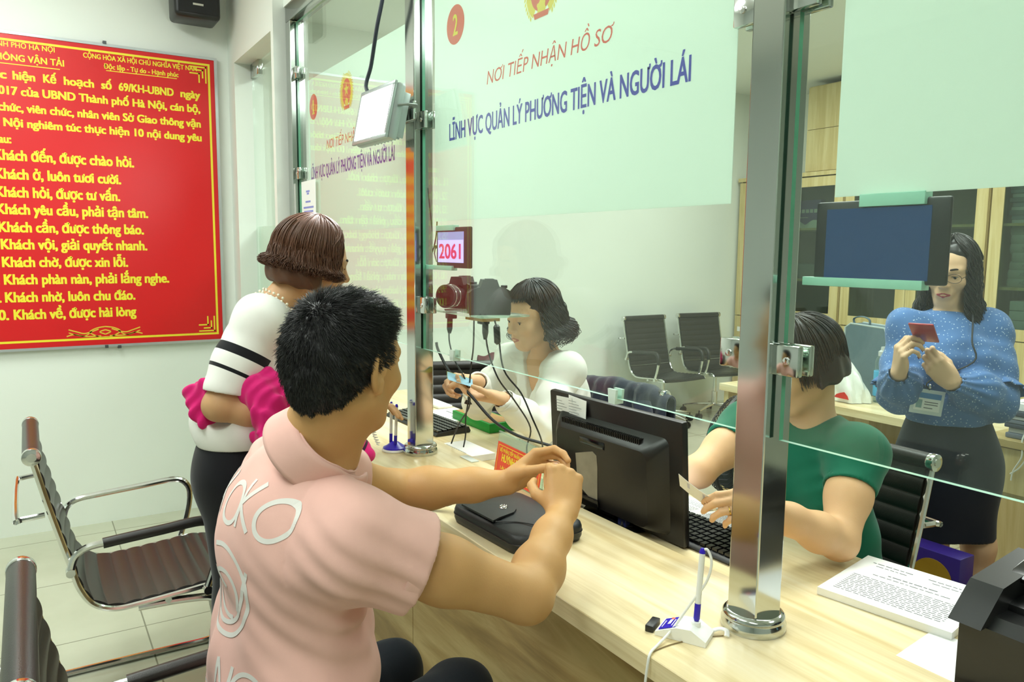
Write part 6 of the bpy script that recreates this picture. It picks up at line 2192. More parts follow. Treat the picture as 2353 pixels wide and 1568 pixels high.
def hair_locks(hc, H, s, n, seed, face=62, hang=0.16, bangs=None, wave=0.008, freq=2.4, flare=0.0, curl=0.0, r0=0.0022, vol=1.0, part=0.0, swirl=0.0, m=16, down=None, clip=None, spread=0.1):
    """Locks that leave the crown, run over the skull and hang; head-local paths."""
    rg = np.random.RandomState(seed)
    a = rg.uniform(-PI, PI, n)
    R = A3(0.079, 0.098, 0.087) * s * vol
    c0 = A3(0, -0.014, 0.034) * s
    out = []
    for i in range(n):
        az = a[i]
        dep = 1.0 + 0.05 * rg.rand() + (0.06 * rg.rand() if rg.rand() < 0.3 else 0)
        front = abs(math.degrees(az)) < face
        L = hang * (0.82 + 0.3 * rg.rand())
        ph0 = rg.uniform(0.0, 0.9)
        if front and bangs is not None:
            end_phi = math.radians(bangs + rg.uniform(-4, 6))
            L = 0.0
        elif front:
            end_phi = math.radians(98)
        else:
            end_phi = math.radians(98)
        tgt = az
        if front and bangs is None:
            tgt = (1 if az > part else -1) * math.radians(face + 6 + 22 * rg.rand())
        pts = []
        arcL = R.mean() * (end_phi - ph0)
        tot = max(arcL, 0.01) + L
        w_ph = rg.uniform(0, 6.28)
        for k in range(m):
            d = tot * k / (m - 1)
            if d <= arcL + 1e-7 or L < 1e-6:
                ph = ph0 + (end_phi - ph0) * d / max(arcL, 1e-6)
                q = min(1.0, (ph / math.radians(75)))
                az_ = az + (tgt - az) * q ** 1.5
                p = c0 + R * dep * A3(math.sin(ph) * math.sin(az_), math.sin(ph) * math.cos(az_), math.cos(ph))
                last, laz = p, az_
            else:
                e = d - arcL
                rr = 1 + flare * e / max(L, 1e-6)
                p = last + A3(0, 0, -e) + A3(math.sin(laz), math.cos(laz) * 0.6, 0) * (flare * e)
                if curl:
                    cc = max(0, e - L * 0.55) / (L * 0.45)
                    p = p + A3(math.sin(laz), math.cos(laz), 0) * (curl * math.sin(cc * PI * 1.1)) + A3(0, 0, abs(curl) * 0.7 * cc ** 2)
            x = d / tot
            amp = wave * min(1, max(0, (d - arcL * 0.6)) / 0.06)
            p = p + A3(math.cos(laz), -math.sin(laz), 0) * amp * math.sin(freq * 2 * PI * d / 0.12 + w_ph) + A3(math.sin(laz), math.cos(laz), 0) * amp * 0.7 * math.cos(freq * 2 * PI * d / 0.12 + w_ph)
            pts.append(p)
        out.append(pts)
    C = np.array(out)
    W = hc + C @ H.T
    if down is not None:
        pass
    return strands(MB(), W, r0 * s, r0 * 0.25 * s, seg=4)


def hair_cap(hc, H, s, vol=1.0, low=-0.06, face=0.062, ear=0.01, back=0.0, hang=None):
    W = Solid()
    PP = lambda l, f, u: hc + (H @ A3(l, f, u)) * s
    W.ell(PP(0, -0.014, 0.034), A3(0.080, 0.099, 0.088) * s * vol, H, k=0.02)
    W.ell(PP(0, -0.045, -0.02), A3(0.074, 0.066, 0.085) * s * vol, H, k=0.03)
    if hang:
        for (l, f, u, rx, ry, rz) in hang:
            W.ell(PP(l, f, u), A3(rx, ry, rz) * s, H, k=0.03)

    def hl(Q):
        q = ((Q - hc) @ H) / s
        l, f, u = q[:, 0], q[:, 1], q[:, 2]
        fr = f - (face + 0.35 * np.maximum(0, u - 0.05) - 0.3 * np.abs(l))
        fr = np.where(u > 0.05, fr, f - (ear + 1.1 * (u + 0.0) * (u > 0)))
        return np.maximum(fr, low - u)
    W.p.append((hl, None, None, 0.012, 'i'))
    W.fn(lambda Q: waves(Q, [(0.0018, 120, 90, 40, 0.2), (0.0014, -100, 130, 50, 1.0)]))
    return W


# ---------- woman in the white blouse
def build_white():
    t = thing('person', 'woman in a white blouse counting banknotes behind the glass', 'person', (-2.33, 1.62, 0.0))
    SK = skin('skin_white_blouse', '#e0b48c')
    LIPS = M('lips_rose', '#b8695f', rough=0.4, noise=0.05)
    hc = A3(-2.308, 1.536, 1.232)
    H = frame(A3(0.06, -1, -0.24), A3(0.05, -0.1, 1))
    s = 0.97
    nb = A3(-2.330, 1.608, 1.080)
    shL, elL, wrL = A3(-2.185, 1.595, 1.040), A3(-2.135, 1.462, 0.862), A3(-2.105, 1.285, 0.983)
    shR, elR, wrR = A3(-2.490, 1.570, 1.040), A3(-2.50, 1.42, 0.885), A3(-2.265, 1.288, 1.015)
    hips, waist, chest = A3(-2.35, 1.75, 0.52), A3(-2.345, 1.72, 0.75), A3(-2.34, 1.655, 0.945)
    lat = unit(shL - shR)
    up = unit(nb - waist)
    T = np.stack([lat, unit(np.cross(up, lat)), up], 1)
    if T[:, 1][1] > 0:
        T[:, 1] *= -1
    B = Solid()
    P = head(B, hc, H, s, female=True, lid=0.0028)
    torso_solid(B, T, hips, waist, chest, nb, shR, shL, -0.006)
    B.rc(hc + H @ A3(0, -0.026, -0.05), nb, 0.045, 0.050, k=0.03)
    arm_solid(B, shL, elL, wrL)
    arm_solid(B, shR, elR, wrR)
    jL = hand(B, wrL, A3(-0.46, -0.80, 0.16), A3(0.15, 0.1, 0.97), 'L', [(18, 24, 14), (20, 28, 16), (24, 32, 18), (28, 34, 20)], [(0.6, 0.65, 0.35), (0.15, 0.9, 0.3), (-0.1, 0.95, 0.2)], s=0.93)
    jR = hand(B, wrR, A3(-0.35, -0.90, 0.10), A3(0.55, -0.30, -0.72), 'R', [(42, 62, 35), (48, 66, 36), (54, 70, 38), (58, 72, 40)], [(0.4, 0.8, 0.35), (0.1, 0.9, 0.4), (-0.1, 0.85, 0.5)], s=0.93)
    for q in (-1, 1):
        hp = hips + A3(q * 0.085, -0.03, 0)
        kn = A3(-2.345 + q * 0.09, 1.34, 0.52)
        B.chain([hp, kn, kn + A3(0, 0.05, -0.42)], [0.075, 0.05, 0.035], k=0.03)
    body = B.build('body', SK, t, h=0.0036)
    face_parts(t, P, H, s, brow='#241c1a', lid=0.0028, lips=LIPS)
    WB = cloth('white_blouse', '#ecebe2', rough=0.6, bump=0.1)
    S = torso_solid(Solid(), T, hips + A3(0, 0, 0.08), waist, chest, nb, shR, shL, 0.016, bust=0.8)
    for sh, el, wr in ((shL, elL, wrL), (shR, elR, wrR)):
        ax = unit(wr - el)
        S.chain([sh, sh + (el - sh) * 0.5, el], [0.058, 0.058, 0.055], k=0.03)
        S.chain([el, el + (wr - el) * 0.5, wr - ax * 0.018], [0.055, 0.050, 0.037], k=0.02)

    def folds(Q):
        q = (Q - chest) @ T
        fr = np.clip(q[:, 1] / 0.08, 0, 1) * (np.abs(q[:, 0]) < 0.16) * np.exp(-(q[:, 2] / 0.22) ** 2)
        d = 0.0035 * fr * np.sin(95 * q[:, 0] + 6 * q[:, 2])
        for el in (elL, elR):
            r = np.linalg.norm(Q - el, axis=1)
            d += 0.004 * np.exp(-(r / 0.09) ** 2) * np.sin(110 * ((Q - el) @ unit(A3(0.2, 0.7, 0.7))) + 12 * Q[:, 0])
        return d + waves(Q, [(0.0036, 30, 24, 36, 0.3), (0.0024, -52, 40, 30, 1.7), (0.0012, 90, -70, 60, 0.4)])
    S.fn(folds)
    # open V neck
    vdir = T[:, 1]
    for k in range(6):
        a = k / 5
        S.ell(nb + T @ A3(0, 0.045 + 0.055 * a, 0.02 - 0.115 * a), A3(0.055 * (1 - a) + 0.012, 0.04, 0.03 + 0.01 * a), T, k=0.006, op='s')
    S.rc(nb + A3(0, 0, 0.0), hc, 0.057, 0.07, k=0.01, op='s')
    for wr, el in ((wrL, elL), (wrR, elR)):
        ax = unit(wr - el)
        S.rc(wr - ax * 0.028, wr + ax * 0.02, 0.027, 0.030, k=0.003, op='s')
    S.cut(hips + A3(0, 0, 0.05), A3(0, 0, -1))
    bl = S.build('blouse', WB, t, h=0.0042)
    for wr, el in ((wrL, elL), (wrR, elR)):
        ax = unit(wr - el)
        e1 = unit(np.cross(ax, A3(0, 0, 1)))
        e2 = np.cross(ax, e1)
        MB().sheet(lambda u, v: wr + ax * (-0.05 + 0.04 * v) + (e1 * math.cos(2 * PI * u) + e2 * math.sin(2 * PI * u)) * (0.0375 + 0.001 * math.sin(10 * PI * u)), 40, 3, th=0.003).build('cuff', WB, bl, sharp=0)
    S2 = Solid().ell(hips + A3(0, 0, 0.01), A3(0.178, 0.13, 0.12), T, k=0.04)
    for q in (-1, 1):
        S2.chain([hips + A3(q * 0.085, -0.03, 0), A3(-2.345 + q * 0.09, 1.34, 0.52), A3(-2.345 + q * 0.09, 1.38, 0.10)], [0.09, 0.062, 0.05], k=0.04)
    S2.build('trousers', cloth('black_cloth', '#15151a'), t, h=0.008)
    for q in (-1, 1):
        an = A3(-2.345 + q * 0.09, 1.39, 0.06)
        Solid().chain([an + A3(0, 0.03, -0.015), an + A3(0, -0.07, -0.02), an + A3(0, -0.15, -0.03)], [0.042, 0.04, 0.03], k=0.02).cut(A3(0, 0, 0.004), A3(0, 0, -1)).build('shoe', BLACKG, t, h=0.008)
    HR = M('hair_black_wavy', '#17151a', rough=0.36, noise=0.3, nscale=90)
    cap = hair_cap(hc, H, s, vol=1.03, low=-0.095, face=0.066, ear=0.006, hang=[(0.05, -0.05, -0.075, 0.048, 0.055, 0.055), (-0.05, -0.05, -0.075, 0.048, 0.055, 0.055)])
    hb_ = cap.build('hair', HR, t, h=0.0045)
    hair_locks(hc, H, s, 1000, 5, face=70, hang=0.135, bangs=62, wave=0.010, freq=1.15, flare=0.28, curl=0.024, r0=0.0026, vol=1.06, m=28).build('hair_locks', HR, hb_, sharp=0)
    # banknotes in the hands
    bn = thing('banknote', 'blue and green banknotes held in both hands of the woman in white', 'banknote', (-2.21, 1.20, 1.03))
    c = (jL[0][1] + jL[1][2]) / 2 + A3(0.0, 0.0, 0.022)
    u_, v_ = unit(A3(-0.42, -0.85, 0.30)), unit(A3(-0.75, 0.30, 0.35))
    for k in range(3):
        n_ = np.cross(u_, v_)
        o_ = c + n_ * (0.0016 * k) + v_ * 0.004 * k
        MB().sheet(lambda a, b: o_ + u_ * (0.085 * (a - 0.45)) + v_ * (0.048 * (b - 0.5)) + n_ * (0.006 * math.sin(PI * b)), 8, 6, th=0.0006).build('note', [M('note_blue', '#9fc6dc', rough=0.7, noise=0.25, nscale=70), M('note_green', '#a8c58a', rough=0.7, noise=0.25, nscale=70), M('note_yellow', '#cfc96a', rough=0.7, noise=0.25, nscale=70)][k], bn)


build_white()


# ---------- woman in the green top
def build_green():
    t = thing('person', 'woman in a dark green top holding a card behind the steel post', 'person', (-1.27, 1.72, 0.0))
    SK = skin('skin_green_top', '#ddb184')
    LIPS = M('lips_rose')
    hc = A3(-1.268, 1.672, 1.178)
    H = frame(A3(-0.34, -0.92, -0.36), A3(-0.05, -0.15, 1))
    s = 0.97
    nb = A3(-1.262, 1.725, 1.030)
    shL, elL, wrL = A3(-1.115, 1.700, 0.975), A3(-1.045, 1.545, 0.806), A3(-1.085, 1.345, 0.905)
    shR, elR, wrR = A3(-1.420, 1.655, 0.985), A3(-1.385, 1.44, 0.900), A3(-1.56, 1.425, 0.825)
    hips, waist, chest = A3(-1.28, 1.84, 0.50), A3(-1.275, 1.81, 0.70), A3(-1.268, 1.755, 0.890)
    lat = unit(shL - shR)
    up = unit(nb - waist)
    fwd = unit(np.cross(up, lat))
    T = np.stack([lat, fwd, np.cross(lat, fwd)], 1)
    if T[:, 1][1] > 0:
        T[:, 1] *= -1
    B = Solid()
    P = head(B, hc, H, s, female=True, lid=0.0028)
    torso_solid(B, T, hips, waist, chest, nb, shR, shL, -0.006, ww=0.135, wd=0.105)
    B.rc(hc + H @ A3(0, -0.026, -0.05), nb, 0.047, 0.052, k=0.03)
    arm_solid(B, shL, elL, wrL, 1.14)
    arm_solid(B, shR, elR, wrR, 1.10)
    jL = hand(B, wrL, A3(-0.15, -0.93, 0.25), A3(-0.75, 0.05, -0.6), 'L', [(38, 40, 20), (42, 44, 22), (46, 48, 24), (50, 50, 26)], [(0.30, 0.85, 0.45), (0.05, 0.9, 0.45), (-0.1, 0.9, 0.45)], s=0.94)
    hand(B, wrR, A3(-0.85, -0.3, -0.25), A3(0.1, 0.1, -1), 'R', [(18, 25, 15)] * 4, [(0.7, 0.6, 0.2), (0.4, 0.9, 0.2), (0.2, 0.9, 0.2)], s=0.94)
    for q in (-1, 1):
        hp = hips + A3(q * 0.085, -0.03, 0)
        kn = A3(-1.30 + q * 0.09, 1.42, 0.53)
        B.chain([hp, kn, kn + A3(0, 0.06, -0.43)], [0.078, 0.052, 0.036], k=0.03)
    body = B.build('body', SK, t, h=0.0036)
    face_parts(t, P, H, s, lid=0.0028, lips=LIPS)
    GR = cloth('dark_green_jersey', '#0f6a50', rough=0.7, noise=0.06)
    S = torso_solid(Solid(), T, hips + A3(0, 0, 0.06), waist, chest, nb, shR, shL, 0.012, ww=0.138, wd=0.108, bust=1.0)
    for sh, el in ((shL, elL), (shR, elR)):
        S.chain([sh, sh + (el - sh) * 0.62], [0.061, 0.063], k=0.04)
    S.fn(lambda Q: waves(Q, [(0.0018, 24, 20, 30, 0.3), (0.0012, -40, 34, 36, 1.7)]) + 0.003 * np.exp(-(np.linalg.norm(Q - (shL + A3(-0.03, 0, -0.07)), axis=1) / 0.08) ** 2) * np.sin(140 * (Q[:, 2] - 0.6 * Q[:, 0])))
    for sh, el in ((shL, elL), (shR, elR)):
        ax = unit(el - sh)
        hm = sh + (el - sh) * 0.42

        def sl(Q, hm=hm, ax=ax):
            al = (Q - hm) @ ax
            rad = np.linalg.norm((Q - hm) - al[:, None] * ax, axis=1)
            return np.where((rad < 0.09) & (al < 0.15), al, -1.0)
        S.p.append((sl, None, None, 0.003, 'i'))
        S.rc(hm - ax * 0.012, hm + ax * 0.04, 0.054, 0.056, k=0.003, op='s')
    S.rc(nb + unit(hc - nb) * 0.004, hc, 0.060, 0.07, k=0.008, op='s')
    S.cut(hips + A3(0, 0, 0.03), A3(0, 0, -1))
    S.build('top', GR, t, h=0.0042)
    S2 = Solid().ell(hips + A3(0, 0, 0.0), A3(0.185, 0.135, 0.12), T, k=0.04)
    for q in (-1, 1):
        S2.chain([hips + A3(q * 0.085, -0.03, 0), A3(-1.30 + q * 0.09, 1.42, 0.53), A3(-1.30 + q * 0.09, 1.48, 0.10)], [0.092, 0.064, 0.05], k=0.04)
    S2.build('trousers', cloth('pale_pink_cloth', '#d9c3cc'), t, h=0.008)
    for q in (-1, 1):
        an = A3(-1.30 + q * 0.09, 1.49, 0.06)
        Solid().chain([an + A3(0, 0.03, -0.015), an + A3(0, -0.07, -0.02), an + A3(0, -0.15, -0.03)], [0.042, 0.04, 0.03], k=0.02).cut(A3(0, 0, 0.004), A3(0, 0, -1)).build('shoe', BLACKG, t, h=0.008)
    HR = M('hair_dark_bob', '#231d1e', rough=0.36, noise=0.3, nscale=90)
    cap = hair_cap(hc, H, s, vol=1.05, low=-0.055, face=0.066, ear=0.010, hang=[(0.0, -0.045, -0.03, 0.080, 0.066, 0.055), (0.062, -0.01, -0.035, 0.024, 0.04, 0.045), (-0.062, -0.01, -0.035, 0.024, 0.04, 0.045)])
    hb_ = cap.build('hair', HR, t, h=0.0045)
    hair_locks(hc, H, s, 1100, 8, face=52, hang=0.062, bangs=70, wave=0.0015, freq=1.0, flare=-0.10, r0=0.0022, vol=1.08).build('hair_locks', HR, hb_, sharp=0)
    gd_ = M('gold', '#c9a24a', rough=0.25, metal=1.0, noise=0.05)
    r_ = jL[2]
    MB().lathe([(0.0088, -0.001), (0.0098, -0.001), (0.0098, 0.001), (0.0088, 0.001)], r_[0] + (r_[1] - r_[0]) * 0.55, seg=20, axis=tuple(unit(r_[1] - r_[0]))).build('ring', gd_, t)
    c = (jL[0][3] + jL[4][3]) / 2
    cd_ = thing('card', 'white card with blue print held by the woman in green', 'card', tuple(c))
    u_, v_ = unit(A3(-0.30, -0.42, 0.36)), unit(A3(-0.42, 0.50, -0.62))
    n_ = np.cross(u_, v_)
    o_ = c + u_ * 0.028
    MB().sheet(lambda a, b: o_ + u_ * (0.100 * (a - 0.5)) + v_ * (0.056 * (b - 0.5)) + n_ * (0.004 * math.sin(PI * a)), 8, 6, th=0.0008).build('sheet', PAPER, cd_)
    for sg in (-1, 1):
        m = MB()
        for k in range(4):
            p = lambda a, b: Vector(o_ + u_ * (0.105 * (a - 0.5)) + v_ * (0.058 * (b - 0.5)) + n_ * (0.004 * math.sin(PI * a) + sg * 0.0008))
            m.quad(p(0.3, 0.15 + 0.1 * k), p(0.75, 0.15 + 0.1 * k), p(0.75, 0.19 + 0.1 * k), p(0.3, 0.19 + 0.1 * k))
        m.build('card_print', M('card_blue_ink', '#8e94cc', rough=0.7, noise=0.1), cd_, smooth=False)


build_green()


# ---------- standing woman in the blue blouse
def build_blue():
    t = thing('person', 'standing woman in a blue blouse and dark skirt reading a red phone', 'person', (-1.44, 2.74, 0.0))
    SK = skin('skin_blue_blouse', '#dcb592')
    LIPS = M('lips_red', '#a8404a', rough=0.4, noise=0.05)
    hc = A3(-1.476, 2.784, 1.412)
    F0 = unit(A3(0.40, -0.92, 0))
    H = frame(A3(0.30, -0.95, -0.22), A3(0.1, -0.2, 1))
    s = 0.96
    nb = A3(-1.478, 2.800, 1.255)
    lat = unit(A3(0.53, 0.85, 0))
    mid = A3(-1.468, 2.785, 1.205)
    shL, shR = mid + lat * 0.146, mid - lat * 0.146
    elR, elL = A3(-1.512, 2.590, 0.990), A3(-1.305, 2.800, 0.985)
    wrR, wrL = A3(-1.435, 2.440, 1.080), A3(-1.320, 2.555, 1.055)
    hips, waist, chest = A3(-1.435, 2.77, 0.80), A3(-1.44, 2.765, 0.985), A3(-1.452, 2.765, 1.115)
    up = unit(nb - waist)
    fwd = unit(np.cross(up, lat))
    T = np.stack([lat, fwd, np.cross(lat, fwd)], 1)
    if T[:, 1][1] > 0:
        T[:, 1] *= -1
    B = Solid()
    P = head(B, hc, H, s, female=True, lid=0.0028)
    torso_solid(B, T, hips, waist, chest, nb, shR, shL, -0.006, hw=0.128, hd=0.100)
    B.rc(hc + H @ A3(0, -0.026, -0.05), nb, 0.044, 0.048, k=0.03)
    arm_solid(B, shL, elL, wrL, 0.95)
    arm_solid(B, shR, elR, wrR, 0.95)
    jR = hand(B, wrR, A3(0.20, -0.25, 0.92), A3(0.55, 0.75, 0.10), 'R', [(38, 55, 30), (42, 58, 32), (46, 62, 34), (52, 64, 36)], [(0.35, 0.8, 0.5), (-0.1, 0.8, 0.5), (-0.3, 0.75, 0.5)], s=0.92)
    jL = hand(B, wrL, A3(-0.42, -0.55, 0.68), A3(-0.50, 0.75, 0.15), 'L', [(38, 50, 28), (42, 54, 30), (46, 58, 32), (50, 60, 34)], [(0.35, 0.8, 0.5), (-0.1, 0.8, 0.5), (-0.3, 0.75, 0.5)], s=0.92)
    for q in (-1, 1):
        hp = hips + lat * (q * 0.08)
        kn = A3(-1.385, 2.775, 0.44) + lat * (q * 0.085)
        an = A3(-1.385, 2.80, 0.10) + lat * (q * 0.08)
        B.chain([hp, kn], [0.075, 0.052], k=0.03)
        B.chain([kn, kn + (an - kn) * 0.35, an], [0.050, 0.050, 0.033], k=0.03)
        B.chain([an + A3(0, 0, -0.05), an + F0 * 0.12 + A3(0, 0, -0.07)], [0.033, 0.026], k=0.03)
    body = B.build('body', SK, t, h=0.0038)
    face_parts(t, P, H, s, lid=0.0028, lips=LIPS)
    nails(body, jR[:4], lambda js: np.cross(js[3] - js[2], np.cross(js[2] - js[1], js[3] - js[2])) * -1, M('nail_wine', '#7a2638', rough=0.25, noise=0.05), r=0.0052)
    # speckled blouse
    if True:
        BM = cloth('blue_speckled_blouse', '#4f74ab', rough=0.7, bump=0.1)
        nt = BM.node_tree
        b = nt.nodes['Principled BSDF']
        lk = b.inputs['Base Color'].links[0]
        src = lk.from_socket
        tc = nt.nodes.new('ShaderNodeTexCoord')
        v = nt.nodes.new('ShaderNodeTexVoronoi')
        v.inputs['Scale'].default_value = 95
        nt.links.new(tc.outputs['Object'], v.inputs['Vector'])
        k = ramp(nt, v.outputs['Distance'], [(0.0, (1, 1, 1, 1)), (0.16, (1, 1, 1, 1)), (0.22, (0, 0, 0, 1))])
        mx = nt.nodes.new('ShaderNodeMix')
        mx.data_type = 'RGBA'
        nt.links.new(k, mx.inputs[0])
        nt.links.new(src, mx.inputs[6])
        mx.inputs[7].default_value = lin('#b9cbe2')
        nt.links.new(mx.outputs[2], b.inputs['Base Color'])
    S = torso_solid(Solid(), T, waist + A3(0, 0, -0.05), waist, chest, nb, shR, shL, 0.012, hw=0.14, hd=0.108, bust=0.55)
    for sh, el, wr in ((shL, elL, wrL), (shR, elR, wrR)):
        ax = unit(wr - el)
        S.chain([sh, sh + (el - sh) * 0.6, el], [0.060, 0.066, 0.072], k=0.04)
        S.chain([el, el + (wr - el) * 0.45, wr - ax * 0.02], [0.072, 0.064, 0.035], k=0.03)

    def folds(Q):
        d = waves(Q, [(0.0035, 34, 28, 30, 0.3), (0.002, -60, 44, 36, 1.7)])
        for el, wr in ((elL, wrL), (elR, wrR)):
            al = np.clip(((Q - el) @ unit(wr - el)) / np.linalg.norm(wr - el), 0, 1)
            ax = unit(wr - el)
            e1 = unit(np.cross(ax, A3(0, 0, 1)))
            e2 = np.cross(ax, e1)
            an = np.arctan2((Q - el) @ e2, (Q - el) @ e1)
            r = np.linalg.norm(Q - (el + wr) / 2, axis=1)
            d += 0.0045 * al * np.exp(-(r / 0.12) ** 2) * np.sin(11 * an)
        w = np.exp(-((Q[:, 2] - waist[2] + 0.05) / 0.06) ** 2)
        d += 0.004 * w * np.sin(60 * ((Q - waist) @ lat))
        return d
    S.fn(folds)
    S.rc(nb + unit(hc - nb) * 0.02, hc, 0.050, 0.065, k=0.008, op='s')
    for wr, el in ((wrL, elL), (wrR, elR)):
        ax = unit(wr - el)
        S.rc(wr - ax * 0.03, wr + ax * 0.02, 0.027, 0.030, k=0.003, op='s')
    S.cut(waist + A3(0, 0, -0.10), A3(0, 0, -1))
    bl = S.build('blouse', BM, t, h=0.0045)
    for el, wr, ph in ((elL, wrL, 0.3), (elR, wrR, 1.0)):
        # ruffle above the elbow
        sh = shL if el is elL else shR
        ax = unit(el - sh)
        e1 = unit(np.cross(ax, A3(0, 0, 1)))
        e2 = np.cross(ax, e1)
        MB().sheet(lambda u, v: el - ax * (0.05 - 0.03 * v) + (e1 * math.cos(2 * PI * u) + e2 * math.sin(2 * PI * u)) * (0.072 + 0.022 * v + 0.007 * v * math.sin(26 * PI * u + ph)), 90, 4, th=0.0025).build('ruffle', BM, bl, sharp=0)
    for q, dx in ((-1, 0.012), (1, 0.014)):
        base = nb + T @ A3(0, 0.085, -0.035)
        MB().tube([base, base + T @ A3(q * 0.012, 0.02, -0.03), base + T @ A3(q * dx, 0.025, -0.09), base + T @ A3(q * (dx + 0.006), 0.02, -0.15)], [0.008, 0.007, 0.008, 0.009], seg=8, smooth=4, flat=0.3).build('neck_tie', BM, bl)
    SKT = cloth('navy_skirt', '#161a28', rough=0.8)
    K = Solid()
    K.ell(hips + A3(0, 0, 0.05), A3(0.142, 0.112, 0.14), T, k=0.04)
    K.ell(hips + A3(0.01, 0, -0.06), A3(0.152, 0.122, 0.19), T, k=0.05)
    kc = A3(-1.392, 2.775, 0.47)
    for q in (-1, 1):
        K.rc(hips + lat * (q * 0.075) + A3(0, 0, -0.08), kc + lat * (q * 0.066) + A3(0, 0, -0.1), 0.096, 0.082, k=0.09)
    K.fn(lambda Q: waves(Q, [(0.002, 20, 16, 10, 0.3)]))
    K.cut(kc, A3(0.0, 0.0, -1)).cut(waist + A3(0, 0, -0.045), A3(0, 0, 1))
    K.build('skirt', SKT, t, h=0.006)
    for q in (-1, 1):
        an = A3(-1.385, 2.80, 0.10) + lat * (q * 0.08)
        Solid().chain([an + A3(0, 0, -0.06) - F0 * 0.03, an + F0 * 0.05 + A3(0, 0, -0.075), an + F0 * 0.15 + A3(0, 0, -0.083)], [0.034, 0.034, 0.024], k=0.03).cut(A3(0, 0, 0.004), A3(0, 0, -1)).build('shoe', BLACKG, t, h=0.006)
    HR = M('hair_dark_long', '#1b1719', rough=0.34, noise=0.3, nscale=90)
    cap = hair_cap(hc, H, s, vol=1.04, low=-0.10, face=0.068, ear=0.004, hang=[(0.058, -0.03, -0.08, 0.04, 0.05, 0.07), (-0.058, -0.03, -0.08, 0.04, 0.05, 0.07)])
    hb_ = cap.build('hair', HR, t, h=0.0045)
    hair_locks(hc, H, s, 1100, 11, face=50, hang=0.27, bangs=None, wave=0.013, freq=1.0, flare=0.05, curl=0.016, r0=0.0027, vol=1.06, part=0.25, m=30).build('hair_locks', HR, hb_, sharp=0)
    gl = M('glasses_frame', '#1f1d22', rough=0.3, noise=0.05)
    g = MB()
    for q in (-1, 1):
        cc = P(q * 0.033, 0.108, -0.003)
        g.tube([cc + H @ (A3(0.024 * math.cos(a), 0, 0.016 * math.sin(a)) * s) for a in np.linspace(0, 2 * PI, 25)], 0.0009, seg=6)
        g.tube([P(q * 0.057, 0.107, 0.0), P(q * 0.072, 0.07, 0.003), P(q * 0.078, -0.005, 0.004)], 0.0010, seg=6)
    g.tube([P(-0.009, 0.109, 0.0), P(0, 0.112, 0.002), P(0.009, 0.109, 0.0)], 0.001, seg=6)
    tag(g.build('spectacles', gl), 'thin dark spectacles on the face of the woman in blue', 'glasses')
    # phone, lanyard and badge
    ctr = (jR[1][2] + jL[1][2]) / 2 + A3(0.015, -0.02, 0.035)
    un = unit(unit(ctr - (hc + A3(0, 0, 0.02))) - A3(0, 0, 0.75))
    ph = thing('phone', 'red phone held up in both hands of the woman in blue', 'phone', tuple(ctr))
    fu = unit(A3(-0.05, 0.15, 1) - un * (A3(-0.05, 0.15, 1) @ un))
    fl_ = np.cross(fu, un)
    Rp = Matrix(np.stack([fl_, un, fu], 1).tolist()).to_4x4()
    m = MB().box((-0.037, -0.004, -0.045), (0.037, 0.004, 0.075), r=0.005)
    m.v = [tuple(Vector(ctr) + Rp @ Vector(p)) for p in m.v]
    m.build('case', M('phone_red', '#a3212f', rough=0.3, noise=0.06), ph)
    m = MB().box((-0.033, -0.0048, -0.038), (0.033, -0.0042, 0.068))
    m.v = [tuple(Vector(ctr) + Rp @ Vector(p)) for p in m.v]
    m.build('screen', BLACKG, ph)
    bc_ = A3(-1.405, 2.570, 0.975)
    bd = thing('id_badge', 'white plastic name badge hanging on a lanyard of the woman in blue', 'badge', tuple(bc_))
    bu_, bw_ = unit(A3(0.5, 0.8, -0.14)), unit(A3(0.05, 0.13, 1))
    bn_ = np.cross(bu_, bw_)

    def plate(x0, x1, z0, z1, y, nm, mat, par):
        m = MB()
        o_ = bc_ + bn_ * y
        a, b_, c_, d_ = [Vector(o_ + bu_ * x + bw_ * z) for x, z in ((x0, z0), (x1, z0), (x1, z1), (x0, z1))]
        th = Vector(bn_ * -0.003)
        m.add([a, b_, c_, d_, a + th, b_ + th, c_ + th, d_ + th], [(0, 1, 2, 3), (7, 6, 5, 4), (0, 4, 5, 1), (1, 5, 6, 2), (2, 6, 7, 3), (3, 7, 4, 0)])
        return m.build(nm, mat, par, smooth=False)
    h_ = plate(-0.055, 0.055, -0.042, 0.042, 0.0, 'holder', M('badge_holder', '#d3dbdc', rough=0.35, noise=0.03), bd)
    c_ = plate(-0.044, 0.044, -0.030, 0.030, 0.0012, 'badge_card', PAPER, bd)
    plate(-0.044, 0.044, 0.012, 0.030, 0.0018, 'blue_header', M('badge_blue', '#4a84bd', rough=0.5, noise=0.05), c_)
    plate(-0.038, -0.018, -0.022, 0.006, 0.0018, 'portrait_photo', M('badge_photo', '#8fb0b4', rough=0.5, noise=0.3, nscale=120), c_)
    for zz in (0.0, -0.008, -0.02):
        plate(-0.010, 0.036 if zz > -0.01 else 0.020, zz - 0.0015, zz + 0.0015, 0.0018, 'print_line', INK, c_)
    ly = M('lanyard_black', '#22252d', rough=0.7, noise=0.1)
    top = Vector(bc_ + bw_ * 0.042)
    MB().tube([top, top + Vector((-0.003, 0.0, 0.03)), Vector(chest + T @ A3(-0.005, 0.155, -0.03)), Vector(chest + T @ A3(0.0, 0.142, 0.04)), Vector(nb + T @ A3(0.03, 0.088, -0.01)), Vector(nb + T @ A3(0.05, 0.02, 0.04))], 0.003, seg=6, smooth=5).build('lanyard', ly, bd)
    MB().ell(top + Vector((0, 0, 0.012)), (0.006, 0.006, 0.009), 12).build('swivel_hook', CHROME2, bd)

    for o in (t, ph, bd) + tuple(x for x in COL.objects if x.name.startswith('spectacles')):
        o.location += Vector((-0.018, -0.028, -0.006))


build_blue()


